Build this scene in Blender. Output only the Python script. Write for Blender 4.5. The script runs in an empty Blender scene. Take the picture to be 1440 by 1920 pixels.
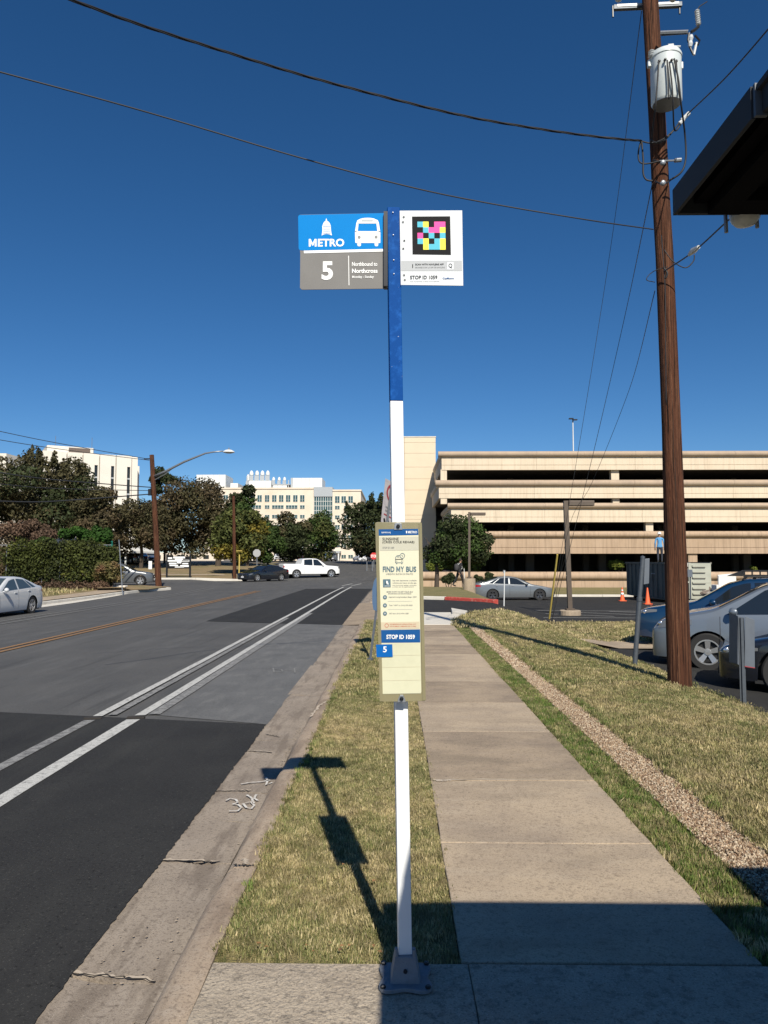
import bpy, math, random
import numpy as np
from mathutils import Vector, Matrix
random.seed(7)
rng = np.random.default_rng(11)
C = bpy.context.scene.collection
SC = bpy.context.scene
R = math.radians

# ------------------------------------------------------------------ camera
F = 1442.0
EYE = 1.65
YAW = math.atan(19 / F)
PIT = math.atan(90 / F)
cam_d = bpy.data.cameras.new('camera')
cam = bpy.data.objects.new('camera', cam_d)
C.objects.link(cam)
cam.location = (0, 0, EYE)
cam.rotation_euler = (math.pi / 2 + PIT, 0, YAW)
cam_d.sensor_fit = 'HORIZONTAL'
cam_d.sensor_width = 36
cam_d.lens = 36 * F / 1440
cam_d.clip_start = 0.05
cam_d.clip_end = 4000
SC.camera = cam

# ------------------------------------------------------------------ sky, sun, exposure
SUN_AZ = R(11.8)      # the sun stands behind the camera, a little to its right
SUN_EL = R(41.0)
world = bpy.data.worlds.new('World')
SC.world = world
world.use_nodes = True
nt = world.node_tree
nt.nodes.clear()
sky = nt.nodes.new('ShaderNodeTexSky')
sky.sky_type = 'NISHITA'
sky.sun_disc = False
sky.sun_elevation = SUN_EL
sky.sun_rotation = math.pi - SUN_AZ
sky.altitude = 1500
sky.air_density = 0.9
sky.dust_density = 0.3
sky.ozone_density = 5.0
hs = nt.nodes.new('ShaderNodeHueSaturation')
hs.inputs['Saturation'].default_value = 1.21
bg = nt.nodes.new('ShaderNodeBackground')
bg.inputs['Strength'].default_value = 0.075
wo = nt.nodes.new('ShaderNodeOutputWorld')
nt.links.new(sky.outputs[0], hs.inputs['Color'])
nt.links.new(hs.outputs[0], bg.inputs[0])
nt.links.new(bg.outputs[0], wo.inputs[0])
sun_d = bpy.data.lights.new('sun', 'SUN')
sun_d.energy = 5.0
sun_d.angle = R(0.5)
sun_d.color = (1.0, 0.925, 0.79)
sun = bpy.data.objects.new('sun', sun_d)
C.objects.link(sun)
sdir = Vector((-math.sin(SUN_AZ) * math.cos(SUN_EL), math.cos(SUN_AZ) * math.cos(SUN_EL), -math.sin(SUN_EL)))
sun.rotation_euler = sdir.to_track_quat('-Z', 'Y').to_euler()
sun.location = (10, -30, 40)
SC.view_settings.view_transform = 'Standard'
SC.view_settings.look = 'None'
SC.view_settings.gamma = 1
SC.view_settings.use_curve_mapping = False
SC.view_settings.exposure = 0.27
SC.render.engine = 'CYCLES'
SC.cycles.max_bounces = 5
SC.cycles.transparent_max_bounces = 6

# ------------------------------------------------------------------ reading positions off the survey picture
def ray(x, y):
    a = (x - 720) / F
    b = (960 - y) / F
    fy = math.cos(PIT) - b * math.sin(PIT)
    fz = math.sin(PIT) + b * math.cos(PIT)
    return Vector((a * math.cos(YAW) - fy * math.sin(YAW), a * math.sin(YAW) + fy * math.cos(YAW), fz))

def P(x, y, Y):
    r = ray(x, y)
    t = Y / r.y
    return Vector((r.x * t, Y, EYE + r.z * t))

def S(a, b, x):
    t = min(1.0, max(0.0, (x - a) / (b - a)))
    return t * t * (3 - 2 * t)

def zf(X, Y):
    """height of the ground"""
    rise = 0.04 * min(40, max(0, Y - 72)) * (1 - S(0, 9, X))
    a = S(40, 60, Y)
    zr = -0.12 - 0.02 * min(max(-1.38 - X, 0), 15) * (1 - a) - 0.11 * a
    if X < -1.38:
        if X < -16.2:
            zr += 0.13 * (1 - S(50, 53, Y)) + 0.13 * S(68, 69, Y)
        return zr + rise
    zl = -0.35 - 0.012 * min(61, max(0, Y - 14))
    w = max(S(3.4, 5.0, X) if Y < 30 else S(3.6, 5.6, X), S(44, 62, Y) * S(-1.3, 2, X))
    z = zl * w
    if Y > 40:
        z = z * (1 - (1 - S(-1.3, 2, X)) * S(40, 50, Y)) - 0.2 * (1 - S(-1.3, 2, X)) * S(40, 50, Y)
    return z + rise

def GP(x, y, dz=0.0):
    r = ray(x, y)
    lo, step = 1.0, 0.25
    t = lo
    prev = t
    while t < 400:
        p = r * t
        if EYE + p.z <= zf(p.x, p.y) + dz:
            break
        prev = t
        t += step
    a, b = prev, t
    for _ in range(24):
        m = (a + b) / 2
        p = r * m
        if EYE + p.z <= zf(p.x, p.y) + dz:
            b = m
        else:
            a = m
    p = r * b
    return Vector((p.x, p.y, zf(p.x, p.y) + dz))

# ------------------------------------------------------------------ materials
MATS = {}
def M(name, col, rough=0.8, metal=0.0, layers=(), bump=0.0, bscale=60, spec=0.5, coat=0.0, bdetail=4, emit=None, alpha=None, transl=0.0, bstretch=None, island=0.0, randv=0.0, bdist=0.01, bump2=None):
    """layers: (scale, colour, lo, hi, amount[, stretch]); noise driven mixes over the base colour"""
    m = bpy.data.materials.new(name)
    MATS[name] = m
    m.use_nodes = True
    n = m.node_tree
    n.nodes.clear()
    out = n.nodes.new('ShaderNodeOutputMaterial')
    b = n.nodes.new('ShaderNodeBsdfPrincipled')
    b.inputs['Roughness'].default_value = rough
    b.inputs['Metallic'].default_value = metal
    b.inputs['Specular IOR Level'].default_value = spec
    b.inputs['Coat Weight'].default_value = coat
    b.inputs['Coat Roughness'].default_value = 0.04
    tc = n.nodes.new('ShaderNodeTexCoord')
    cur = None
    for i, L in enumerate(layers):
        sc, c, lo, hi, am = L[:5]
        nz = n.nodes.new('ShaderNodeTexNoise')
        nz.inputs['Scale'].default_value = sc
        nz.inputs['Detail'].default_value = 5
        nz.inputs['Roughness'].default_value = 0.6
        mp = n.nodes.new('ShaderNodeMapping')
        mp.inputs['Location'].default_value = (i * 3.7, i * 1.3, i * 5.1)
        if len(L) > 5:
            mp.inputs['Scale'].default_value = L[5]
        n.links.new(tc.outputs['Object'], mp.inputs[0])
        n.links.new(mp.outputs[0], nz.inputs['Vector'])
        mr = n.nodes.new('ShaderNodeMapRange')
        mr.inputs['From Min'].default_value = lo
        mr.inputs['From Max'].default_value = hi
        mr.inputs['To Max'].default_value = am
        n.links.new(nz.outputs[0], mr.inputs[0])
        mx = n.nodes.new('ShaderNodeMix')
        mx.data_type = 'RGBA'
        n.links.new(mr.outputs[0], mx.inputs['Factor'])
        if cur is None:
            mx.inputs['A'].default_value = (*col, 1)
        else:
            n.links.new(cur, mx.inputs['A'])
        mx.inputs['B'].default_value = (*c, 1)
        cur = mx.outputs['Result']
    if island or randv:
        hv = n.nodes.new('ShaderNodeHueSaturation')
        if cur is None:
            hv.inputs['Color'].default_value = (*col, 1)
        else:
            n.links.new(cur, hv.inputs['Color'])
        mr = n.nodes.new('ShaderNodeMapRange')
        a = island or randv
        mr.inputs['To Min'].default_value = 1 - a
        mr.inputs['To Max'].default_value = 1 + a
        if island:
            g = n.nodes.new('ShaderNodeNewGeometry')
            n.links.new(g.outputs['Random Per Island'], mr.inputs[0])
        else:
            g = n.nodes.new('ShaderNodeObjectInfo')
            n.links.new(g.outputs['Random'], mr.inputs[0])
        n.links.new(mr.outputs[0], hv.inputs['Value'])
        cur = hv.outputs[0]
    if cur is None:
        b.inputs['Base Color'].default_value = (*col, 1)
    else:
        n.links.new(cur, b.inputs['Base Color'])
    if bump:
        nz = n.nodes.new('ShaderNodeTexNoise')
        nz.inputs['Scale'].default_value = bscale
        nz.inputs['Detail'].default_value = bdetail
        mp = n.nodes.new('ShaderNodeMapping')
        if bstretch:
            mp.inputs['Scale'].default_value = bstretch
        n.links.new(tc.outputs['Object'], mp.inputs[0])
        n.links.new(mp.outputs[0], nz.inputs['Vector'])
        bp = n.nodes.new('ShaderNodeBump')
        bp.inputs['Strength'].default_value = bump
        bp.inputs['Distance'].default_value = bdist
        n.links.new(nz.outputs[0], bp.inputs['Height'])
        n.links.new(bp.outputs[0], b.inputs['Normal'])
    if emit:
        b.inputs['Emission Color'].default_value = (*emit[:3], 1)
        b.inputs['Emission Strength'].default_value = emit[3]
    last = b.outputs[0]
    if transl:
        tr = n.nodes.new('ShaderNodeBsdfTranslucent')
        if cur is None:
            tr.inputs[0].default_value = (*col, 1)
        else:
            n.links.new(cur, tr.inputs[0])
        ms = n.nodes.new('ShaderNodeMixShader')
        ms.inputs[0].default_value = transl
        n.links.new(last, ms.inputs[1])
        n.links.new(tr.outputs[0], ms.inputs[2])
        last = ms.outputs[0]
    if alpha is not None:
        tr = n.nodes.new('ShaderNodeBsdfTransparent')
        ms = n.nodes.new('ShaderNodeMixShader')
        ms.inputs[0].default_value = alpha
        n.links.new(tr.outputs[0], ms.inputs[1])
        n.links.new(last, ms.inputs[2])
        last = ms.outputs[0]
    n.links.new(last, out.inputs[0])
    return m

# ------------------------------------------------------------------ mesh building
ORG = {}
class MB:
    def __init__(self):
        self.v = []
        self.f = []
        self.m = []
    def add(self, vs, fs, m=0):
        o = len(self.v)
        self.v.extend([tuple(v) for v in vs])
        self.f.extend([tuple(i + o for i in f) for f in fs])
        self.m.extend([m] * len(fs))
        return self
    def box(self, x0, x1, y0, y1, z0, z1, m=0):
        vs = [(x, y, z) for x in (x0, x1) for y in (y0, y1) for z in (z0, z1)]
        return self.add(vs, [(0, 1, 3, 2), (4, 6, 7, 5), (0, 4, 5, 1), (2, 3, 7, 6), (0, 2, 6, 4), (1, 5, 7, 3)], m)
    def obox(self, c, ax, ay, az, m=0):
        """box from centre and three half-axis vectors"""
        c, ax, ay, az = map(Vector, (c, ax, ay, az))
        vs = [c + sx * ax + sy * ay + sz * az for sx in (-1, 1) for sy in (-1, 1) for sz in (-1, 1)]
        return self.add(vs, [(0, 1, 3, 2), (4, 6, 7, 5), (0, 4, 5, 1), (2, 3, 7, 6), (0, 2, 6, 4), (1, 5, 7, 3)], m)
    def tube(self, pts, r, n=8, m=0, caps=True, sq=0.0):
        pts = [Vector(p) for p in pts]
        rs = r if isinstance(r, (list, tuple)) else [r] * len(pts)
        rings = []
        up = None
        for i, p in enumerate(pts):
            t = (pts[min(i + 1, len(pts) - 1)] - pts[max(i - 1, 0)]).normalized()
            if up is None:
                up = Vector((0, 0, 1)) if abs(t.z) < 0.9 else Vector((0, -1, 0))
            a = t.cross(up)
            if a.length < 1e-6:
                a = t.orthogonal()
            a.normalize()
            b = a.cross(t).normalized()
            up = b
            rings.append([p + rs[i] * (math.cos(2 * math.pi * k / n + sq) * a + math.sin(2 * math.pi * k / n + sq) * b) for k in range(n)])
        vs = [v for ring in rings for v in ring]
        fs = []
        for i in range(len(pts) - 1):
            for k in range(n):
                k2 = (k + 1) % n
                fs.append((i * n + k, i * n + k2, (i + 1) * n + k2, (i + 1) * n + k))
        if caps:
            fs.append(tuple(range(n))[::-1])
            fs.append(tuple(range((len(pts) - 1) * n, len(pts) * n)))
        return self.add(vs, fs, m)
    def lathe(self, prof, c=(0, 0, 0), n=16, m=0, axis='Z', caps=True):
        vs, fs = [], []
        for (r, h) in prof:
            for k in range(n):
                a = 2 * math.pi * k / n
                if axis == 'Z':
                    vs.append((c[0] + r * math.cos(a), c[1] + r * math.sin(a), c[2] + h))
                elif axis == 'Y':
                    vs.append((c[0] + r * math.cos(a), c[1] + h, c[2] + r * math.sin(a)))
                else:
                    vs.append((c[0] + h, c[1] + r * math.cos(a), c[2] + r * math.sin(a)))
        for i in range(len(prof) - 1):
            for k in range(n):
                k2 = (k + 1) % n
                fs.append((i * n + k, i * n + k2, (i + 1) * n + k2, (i + 1) * n + k))
        if caps and prof[0][0] > 1e-5:
            fs.append(tuple(range(n))[::-1])
        if caps and prof[-1][0] > 1e-5:
            fs.append(tuple(range((len(prof) - 1) * n, len(prof) * n)))
        return self.add(vs, fs, m)
    def prism(self, poly, d, m=0):
        """poly: list of 3D points, extruded by the vector d"""
        n = len(poly)
        d = Vector(d)
        vs = [Vector(p) for p in poly] + [Vector(p) + d for p in poly]
        fs = [tuple(range(n)), tuple(range(n, 2 * n))[::-1]] + [(i, i + n, (i + 1) % n + n, (i + 1) % n) for i in range(n)]
        return self.add(vs, fs, m)
    def build(self, name, mat, parent=None, org=None, smooth=False, bevel=0.0, fix=True):
        me = bpy.data.meshes.new(name)
        if org is None:
            org = ORG.get(parent.name, (0, 0, 0)) if parent is not None else (0, 0, 0)
        v = np.array(self.v, dtype=np.float64).reshape(-1, 3) - np.array(org)
        me.from_pydata([tuple(x) for x in v], [], self.f)
        mats = mat if isinstance(mat, (list, tuple)) else [mat]
        for mm in mats:
            me.materials.append(mm)
        if len(mats) > 1:
            me.polygons.foreach_set('material_index', self.m)
        if fix:
            import bmesh
            b = bmesh.new()
            b.from_mesh(me)
            bmesh.ops.recalc_face_normals(b, faces=b.faces)
            b.to_mesh(me)
            b.free()
        if smooth:
            me.polygons.foreach_set('use_smooth', [True] * len(me.polygons))
            if smooth is not True:
                me.set_sharp_from_angle(angle=R(smooth))
        me.update()
        o = bpy.data.objects.new(name, me)
        C.objects.link(o)
        if parent is not None:
            o.parent = parent
            ORG[o.name] = tuple(org)
        else:
            o.location = org
            ORG[o.name] = tuple(org)
        if bevel:
            bm_ = o.modifiers.new('edge', 'BEVEL')
            bm_.width = bevel
            bm_.segments = 2
            bm_.limit_method = 'ANGLE'
        return o

def tag(o, label=None, cat=None, group=None, kind=None):
    if label: o['label'] = label
    if cat: o['category'] = cat
    if group: o['group'] = group
    if kind: o['kind'] = kind
    return o

def thing(name, label, cat, loc=(0, 0, 0), group=None, kind=None):
    o = bpy.data.objects.new(name, None)
    o.empty_display_size = 0.2
    C.objects.link(o)
    o.location = loc
    ORG[o.name] = tuple(loc)
    return tag(o, label, cat, group, kind)

def copy_tree(o, parent=None):
    c = o.copy()
    C.objects.link(c)
    c.parent = parent
    for ch in list(o.children):
        copy_tree(ch, c)
    return c

def piece(src, loc, parent, scale=None):
    """another object on the same mesh"""
    c = bpy.data.objects.new(src.name.split('.')[0], src.data)
    C.objects.link(c)
    c.parent = parent
    c.location = loc
    if scale: c.scale = scale
    return c

def np_mesh(name, V, Fq, mat, parent=None, org=(0, 0, 0), smooth=False):
    """numpy quads or tris -> object"""
    me = bpy.data.meshes.new(name)
    V = np.asarray(V, dtype=np.float32) - np.array(org, dtype=np.float32)
    k = Fq.shape[1]
    me.vertices.add(len(V))
    me.vertices.foreach_set('co', V.ravel())
    me.loops.add(Fq.size)
    me.loops.foreach_set('vertex_index', Fq.astype(np.int32).ravel())
    me.polygons.add(len(Fq))
    me.polygons.foreach_set('loop_start', np.arange(0, Fq.size, k, dtype=np.int32))
    me.polygons.foreach_set('loop_total', np.full(len(Fq), k, dtype=np.int32))
    me.materials.append(mat)
    if smooth:
        me.polygons.foreach_set('use_smooth', [True] * len(Fq))
    me.update(calc_edges=True)
    me.validate()
    o = bpy.data.objects.new(name, me)
    C.objects.link(o)
    if parent is not None:
        o.parent = parent
    else:
        o.location = org
    return o

def resample(poly, n):
    pts = [Vector(p[:2]) for p in poly]
    d = [0]
    for a, b in zip(pts, pts[1:]):
        d.append(d[-1] + (b - a).length)
    out = []
    for i in range(n + 1):
        t = d[-1] * i / n
        for j in range(len(pts) - 1):
            if t <= d[j + 1] + 1e-9:
                u = (t - d[j]) / max(1e-9, d[j + 1] - d[j])
                out.append(pts[j].lerp(pts[j + 1], u))
                break
    return out

def ribbon(name, A, B, mat, off=0.0, n=20, m=4, parent=None, zfun=None, jag=0.0, build=True):
    """sheet between the two ground lines A and B, laid on the ground"""
    zfun = zfun or zf
    if zfun is zf and max(p[0] for p in list(A) + list(B)) < -1.36 + .001:
        zfun = lambda x, y: zf(min(x, -1.3805), y)
    a, b = resample(A, n), resample(B, n)
    V = []
    for i in range(n + 1):
        aa, bb = a[i].copy(), b[i].copy()
        if jag:
            bb.x += random.uniform(-jag, jag)
        for j in range(m + 1):
            p = aa.lerp(bb, j / m)
            V.append((p.x, p.y, zfun(p.x, p.y) + off))
    V = np.array(V)
    Fq = []
    for i in range(n):
        for j in range(m):
            k = i * (m + 1) + j
            Fq.append((k, k + 1, k + m + 2, k + m + 1))
    Fq = np.array(Fq)
    # face up
    q = Fq[0]
    nn = np.cross(V[q[1]] - V[q[0]], V[q[2]] - V[q[0]])
    if nn[2] < 0:
        Fq = Fq[:, ::-1]
    return np_mesh(name, V, Fq, mat, parent)

def text(s, x0, x1, y0, y1, Y, mat, parent, name='lettering', bold=0.0, up=None):
    """lettering in the plane Y, filling the picture box x0..x1, y0 (top)..y1"""
    cu = bpy.data.curves.new(name, 'FONT')
    cu.body = s
    cu.size = 1
    cu.offset = bold
    cu.resolution_u = 3
    ob = bpy.data.objects.new(name, cu)
    C.objects.link(ob)
    dg = bpy.context.evaluated_depsgraph_get()
    me = bpy.data.meshes.new_from_object(ob.evaluated_get(dg))
    bpy.data.objects.remove(ob)
    bpy.data.curves.remove(cu)
    n = len(me.vertices)
    co = np.zeros(n * 3)
    me.vertices.foreach_get('co', co)
    co = co.reshape(-1, 3)
    mn, mx = co.min(0), co.max(0)
    p0, p1 = P(x0, y1, Y), P(x1, y0, Y)
    org = ORG[parent.name]
    out = np.zeros_like(co)
    out[:, 0] = p0.x + (co[:, 0] - mn[0]) / (mx[0] - mn[0]) * (p1.x - p0.x) - org[0]
    out[:, 1] = Y - org[1]
    out[:, 2] = p0.z + (co[:, 1] - mn[1]) / (mx[1] - mn[1]) * (p1.z - p0.z) - org[2]
    me.vertices.foreach_set('co', out.ravel())
    # glyph outlines may overlap themselves: lay every face on its own hair-thin level
    V, Fc = [], []
    for i, p in enumerate(me.polygons):
        b = len(V)
        for vi in p.vertices:
            V.append((out[vi, 0], out[vi, 1] - (i % 8) * 4e-5, out[vi, 2]))
        Fc.append(tuple(range(b, len(V))))
    me = bpy.data.meshes.new(name)
    me.from_pydata(V, [], Fc)
    me.materials.append(mat)
    me.update()
    o = bpy.data.objects.new(name, me)
    C.objects.link(o)
    o.parent = parent
    ORG[o.name] = org
    return o

def letter_m(x0, x1, y0, y1, Y, mat, parent, t=.24, name='lettering'):
    q = [(0, 0), (0, 1), (t, 1), (.5, .45), (1 - t, 1), (1, 1), (1, 0), (1 - t, 0), (1 - t, .60), (.58, .14), (.42, .14), (t, .60), (t, 0)]
    pts = [P(x0 + (x1 - x0) * u, y1 + (y0 - y1) * v, Y) for u, v in q]
    return MB().add(pts, [tuple(range(len(pts)))]).build(name, mat, parent, fix=False)

def pxpoly(pts, Y):
    return [P(x, y, Y) for x, y in pts]

def flat(name, pts, Y, mat, parent, thick=0.0):
    """flat shape in the plane Y from picture outline"""
    mb = MB()
    pp = pxpoly(pts, Y)
    if thick:
        mb.prism(pp, (0, thick, 0))
    else:
        mb.add(pp, [tuple(range(len(pp)))])
    return mb.build(name, mat, parent, fix=bool(thick))

def circ(cx, cy, rx, ry=None, n=20):
    ry = ry or rx
    return [(cx + rx * math.cos(2 * math.pi * k / n), cy + ry * math.sin(2 * math.pi * k / n)) for k in range(n)]

def scatter(name, surf, meshes, density, smin, smax, label, cat, seed=0, tilt=0.25, patchy=(2.6, .22)):
    """geometry nodes: copies of small meshes spread over a surface"""
    col = bpy.data.collections.new(name + '_kinds')
    for i, (me) in enumerate(meshes):
        oo = bpy.data.objects.new(name + '_kind', me)
        col.objects.link(oo)
    g = bpy.data.node_groups.new(name, 'GeometryNodeTree')
    g.interface.new_socket('Geometry', in_out='INPUT', socket_type='NodeSocketGeometry')
    g.interface.new_socket('Geometry', in_out='OUTPUT', socket_type='NodeSocketGeometry')
    N = g.nodes
    gi, go = N.new('NodeGroupInput'), N.new('NodeGroupOutput')
    d = N.new('GeometryNodeDistributePointsOnFaces')
    d.inputs['Density'].default_value = density
    d.inputs['Seed'].default_value = seed
    ci = N.new('GeometryNodeCollectionInfo')
    ci.inputs['Collection'].default_value = col
    ci.inputs['Separate Children'].default_value = True
    ci.inputs['Reset Children'].default_value = True
    ip = N.new('GeometryNodeInstanceOnPoints')
    ip.inputs['Pick Instance'].default_value = True
    rr = N.new('FunctionNodeRandomValue'); rr.data_type = 'FLOAT_VECTOR'
    rr.inputs['Min'].default_value = (-tilt, -tilt, 0)
    rr.inputs['Max'].default_value = (tilt, tilt, 6.283)
    rs = N.new('FunctionNodeRandomValue'); rs.data_type = 'FLOAT'
    rs.inputs[2].default_value = smin
    rs.inputs[3].default_value = smax
    nz = N.new('ShaderNodeTexNoise'); nz.inputs['Scale'].default_value = patchy[0]; nz.inputs['Detail'].default_value = 4
    mr = N.new('ShaderNodeMapRange')
    mr.inputs['From Min'].default_value = .36; mr.inputs['From Max'].default_value = .56
    mr.inputs['To Min'].default_value = density * patchy[1]; mr.inputs['To Max'].default_value = density * 1.1
    g.links.new(nz.outputs[0], mr.inputs[0]); g.links.new(mr.outputs[0], d.inputs['Density'])
    g.links.new(gi.outputs[0], d.inputs['Mesh'])
    g.links.new(d.outputs['Points'], ip.inputs['Points'])
    g.links.new(ci.outputs[0], ip.inputs['Instance'])
    g.links.new(rr.outputs[0], ip.inputs['Rotation'])
    g.links.new(rs.outputs[1], ip.inputs['Scale'])
    g.links.new(ip.outputs[0], go.inputs[0])
    o = bpy.data.objects.new(name, surf.data.copy())
    C.objects.link(o)
    mo = o.modifiers.new('spread', 'NODES')
    mo.node_group = g
    tag(o, label, cat, kind='stuff')
    return o

# ------------------------------------------------------------------ the palette
asphalt = M('asphalt_worn', (0.078, 0.077, 0.076), 0.88, layers=[(0.6, (0.055, 0.056, 0.058), .4, .7, .8), (2.5, (0.13, 0.13, 0.128), .5, .72, .45, (1, .12, 1)), (90, (0.2, 0.195, 0.185), .56, .70, .6), (50, (0.025, 0.025, 0.025), .55, .68, .7), (.9, (0.04, 0.04, 0.04), .58, .66, .5, (6, .3, 1))], bump=.5, bscale=170, bdist=.006)
asphalt_new = M('asphalt_fresh', (0.029, 0.029, 0.029), 0.9, spec=.25, layers=[(1.1, (0.019, 0.019, 0.02), .4, .7, .8), (3, (0.042, 0.042, 0.04), .52, .75, .6, (1, .15, 1)), (85, (0.10, 0.098, 0.09), .58, .70, .6), (45, (0.004, 0.004, 0.004), .56, .7, .7)], bump=.5, bscale=200, bdist=.006)
asphalt_pale = M('asphalt_scuffed', (0.12, 0.122, 0.124), 0.9, layers=[(1.4, (0.085, 0.087, 0.09), .4, .68, .8), (6, (0.21, 0.21, 0.205), .5, .8, .5, (1, .3, 1)), (90, (0.24, 0.24, 0.23), .56, .70, .6), (50, (0.035, 0.035, 0.035), .55, .68, .7)], bump=.5, bscale=170, bdist=.006)
white_line = M('road_paint_white', (0.52, 0.52, 0.5), 0.8, layers=[(25, (0.12, 0.12, 0.12), .5, .7, .75), (120, (0.12, 0.12, 0.12), .5, .68, .7)])
ghost_line = M('road_paint_worn', (0.3, 0.3, 0.295), 0.85, layers=[(18, (0.1, 0.1, 0.1), .42, .62, .85), (120, (0.1, 0.1, 0.1), .45, .62, .8)])
fresh_white = M('lot_paint_white', (0.7, 0.7, 0.68), 0.7, layers=[(20, (0.35, 0.35, 0.34), .5, .75, .5)])
orange_line = M('road_paint_orange', (0.30, 0.155, 0.055), 0.85, layers=[(12, (0.1, 0.09, 0.08), .48, .66, .8), (90, (0.1, 0.09, 0.08), .5, .66, .7)])
walk_c = M('sidewalk_concrete', (0.44, 0.35, 0.25), 0.9, layers=[(1.2, (0.27, 0.215, 0.165), .42, .68, .85), (7, (0.42, 0.35, 0.27), .5, .75, .5, (.3, 1, 1)), (2.2, (0.27, 0.215, 0.155), .52, .68, .5, (.6, 1.6, 1)), (35, (0.2, 0.155, 0.11), .53, .70, .7), (110, (0.11, 0.085, 0.06), .54, .66, .65), (130, (0.66, 0.58, 0.47), .60, .70, .55)], bump=.7, bscale=120, bdist=.005)
walk_d = M('sidewalk_concrete_dark', (0.37, 0.29, 0.205), 0.9, layers=[(1.6, (0.21, 0.165, 0.125), .42, .66, .85), (9, (0.37, 0.30, 0.235), .5, .75, .5, (.3, 1, 1)), (2.2, (0.22, 0.175, 0.125), .5, .66, .6, (.6, 1.6, 1)), (35, (0.15, 0.115, 0.08), .53, .70, .7), (110, (0.09, 0.07, 0.05), .54, .66, .65), (130, (0.6, 0.53, 0.43), .61, .70, .55)], bump=.7, bscale=120, bdist=.005)
pad_c = M('pad_concrete', (0.40, 0.34, 0.265), 0.95, layers=[(3, (0.3, 0.25, 0.195), .42, .66, .7), (22, (0.2, 0.17, 0.135), .52, .66, .8), (45, (0.13, 0.11, 0.09), .57, .68, .7), (110, (0.11, 0.09, 0.075), .53, .66, .7), (130, (0.7, 0.63, 0.53), .59, .70, .6)], bump=1.0, bscale=55, bdist=.01)
kerb_c = M('kerb_concrete', (0.40, 0.315, 0.235), 0.92, layers=[(1.5, (0.25, 0.19, 0.145), .42, .68, .8), (12, (0.42, 0.35, 0.28), .5, .72, .6), (3.5, (0.2, 0.15, 0.11), .5, .62, .6, (2.5, .5, 1)), (40, (0.15, 0.115, 0.085), .53, .68, .7), (110, (0.1, 0.08, 0.06), .54, .66, .6), (130, (0.58, 0.5, 0.41), .61, .70, .5)], bump=.7, bscale=200, bdist=.005)
gutter_c = M('gutter_concrete', (0.31, 0.26, 0.21), 0.92, layers=[(1.3, (0.21, 0.175, 0.145), .42, .68, .85), (10, (0.36, 0.31, 0.26), .5, .72, .6, (1, .3, 1)), (3.5, (0.15, 0.12, 0.095), .5, .62, .65, (2.5, .4, 1)), (40, (0.12, 0.095, 0.075), .53, .68, .7), (110, (0.09, 0.072, 0.055), .54, .66, .6), (130, (0.52, 0.46, 0.38), .61, .70, .5)], bump=.7, bscale=200, bdist=.005)
crack_dark = M('crack_shadow_dirt', (0.03, 0.025, 0.02), 0.95)
crack_pale = M('chipped_concrete', (0.46, 0.39, 0.31), 0.95, layers=[(90, (0.3, 0.25, 0.2), .5, .7, .6)])
pale_conc = M('pale_concrete', (0.62, 0.59, 0.53), 0.85, layers=[(1.5, (0.5, 0.47, 0.41), .45, .7, .7), (30, (0.42, 0.38, 0.33), .55, .75, .6)], bump=.3, bscale=150)
red_kerb = M('red_kerb_paint', (0.45, 0.06, 0.045), 0.75, layers=[(7, (0.55, 0.22, 0.17), .52, .7, .8)])
soil = M('lawn_soil', (0.22, 0.185, 0.075), 0.95, layers=[(1.1, (0.14, 0.15, 0.05), .45, .66, .8), (14, (0.27, 0.215, 0.10), .5, .7, .8), (70, (0.07, 0.07, 0.025), .5, .68, .7), (.45, (0.26, 0.20, 0.10), .5, .7, .6)], bump=1.0, bscale=90, bdist=.02)
soil_brown = M('dry_lawn', (0.27, 0.195, 0.105), 0.95, layers=[(.35, (0.17, 0.16, 0.065), .45, .66, .8), (12, (0.2, 0.145, 0.08), .5, .7, .7), (70, (0.1, 0.08, 0.045), .5, .68, .6)], bump=.8, bscale=60, bdist=.03)
gravel_bed = M('gravel_bed', (0.20, 0.14, 0.09), 0.95, layers=[(90, (0.45, 0.35, 0.26), .5, .66, .8), (60, (0.08, 0.055, 0.04), .55, .7, .8)], bump=1, bscale=90, bdist=.02)
ground_m = M('far_ground', (0.2, 0.16, 0.085), 0.95, layers=[(.08, (0.12, 0.115, 0.05), .45, .65, .8), (3, (0.12, 0.1, 0.05), .5, .7, .6)])
chalk = M('spray_chalk', (0.62, 0.61, 0.58), 0.9, layers=[(40, (0.33, 0.28, 0.23), .42, .62, .8)])
paint_w = M('white_enamel', (0.78, 0.8, 0.82), 0.4, layers=[(6, (0.66, 0.68, 0.7), .5, .8, .6, (1, 1, .2)), (90, (0.55, 0.55, 0.53), .66, .75, .5)])
paint_b = M('blue_enamel', (0.003, 0.06, 0.26), 0.6, spec=.08, layers=[(30, (0.02, 0.14, 0.5), .5, .7, .5), (70, (0.55, 0.62, 0.7), .70, .74, .8)])
sign_blue = M('sign_sheet_blue', (0.0, 0.21, 0.60), 0.6, spec=.1, layers=[(9, (0.0, 0.19, 0.55), .45, .7, .5)])
sign_grey = M('sign_sheet_grey', (0.155, 0.15, 0.145), 0.6, layers=[(9, (0.19, 0.185, 0.18), .45, .7, .5)])
sign_white = M('sign_sheet_white', (0.70, 0.73, 0.76), 0.6, spec=.1, layers=[(7, (.66, .69, .72), .45, .7, .6)])
ink_white = M('ink_white', (0.85, 0.86, 0.86), 0.5)
ink_dark = M('ink_dark', (0.012, 0.014, 0.016), 0.7, spec=.1)
ink_grey = M('ink_grey', (0.2, 0.21, 0.22), 0.5)
ink_light = M('ink_pale_grey', (0.46, 0.48, 0.50), 0.6, spec=.1)
cyan = M('tile_cyan', (0.05, 0.45, 0.60), 0.6)
yellow = M('tile_yellow', (0.9, 0.85, 0.02), 0.5)
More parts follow.
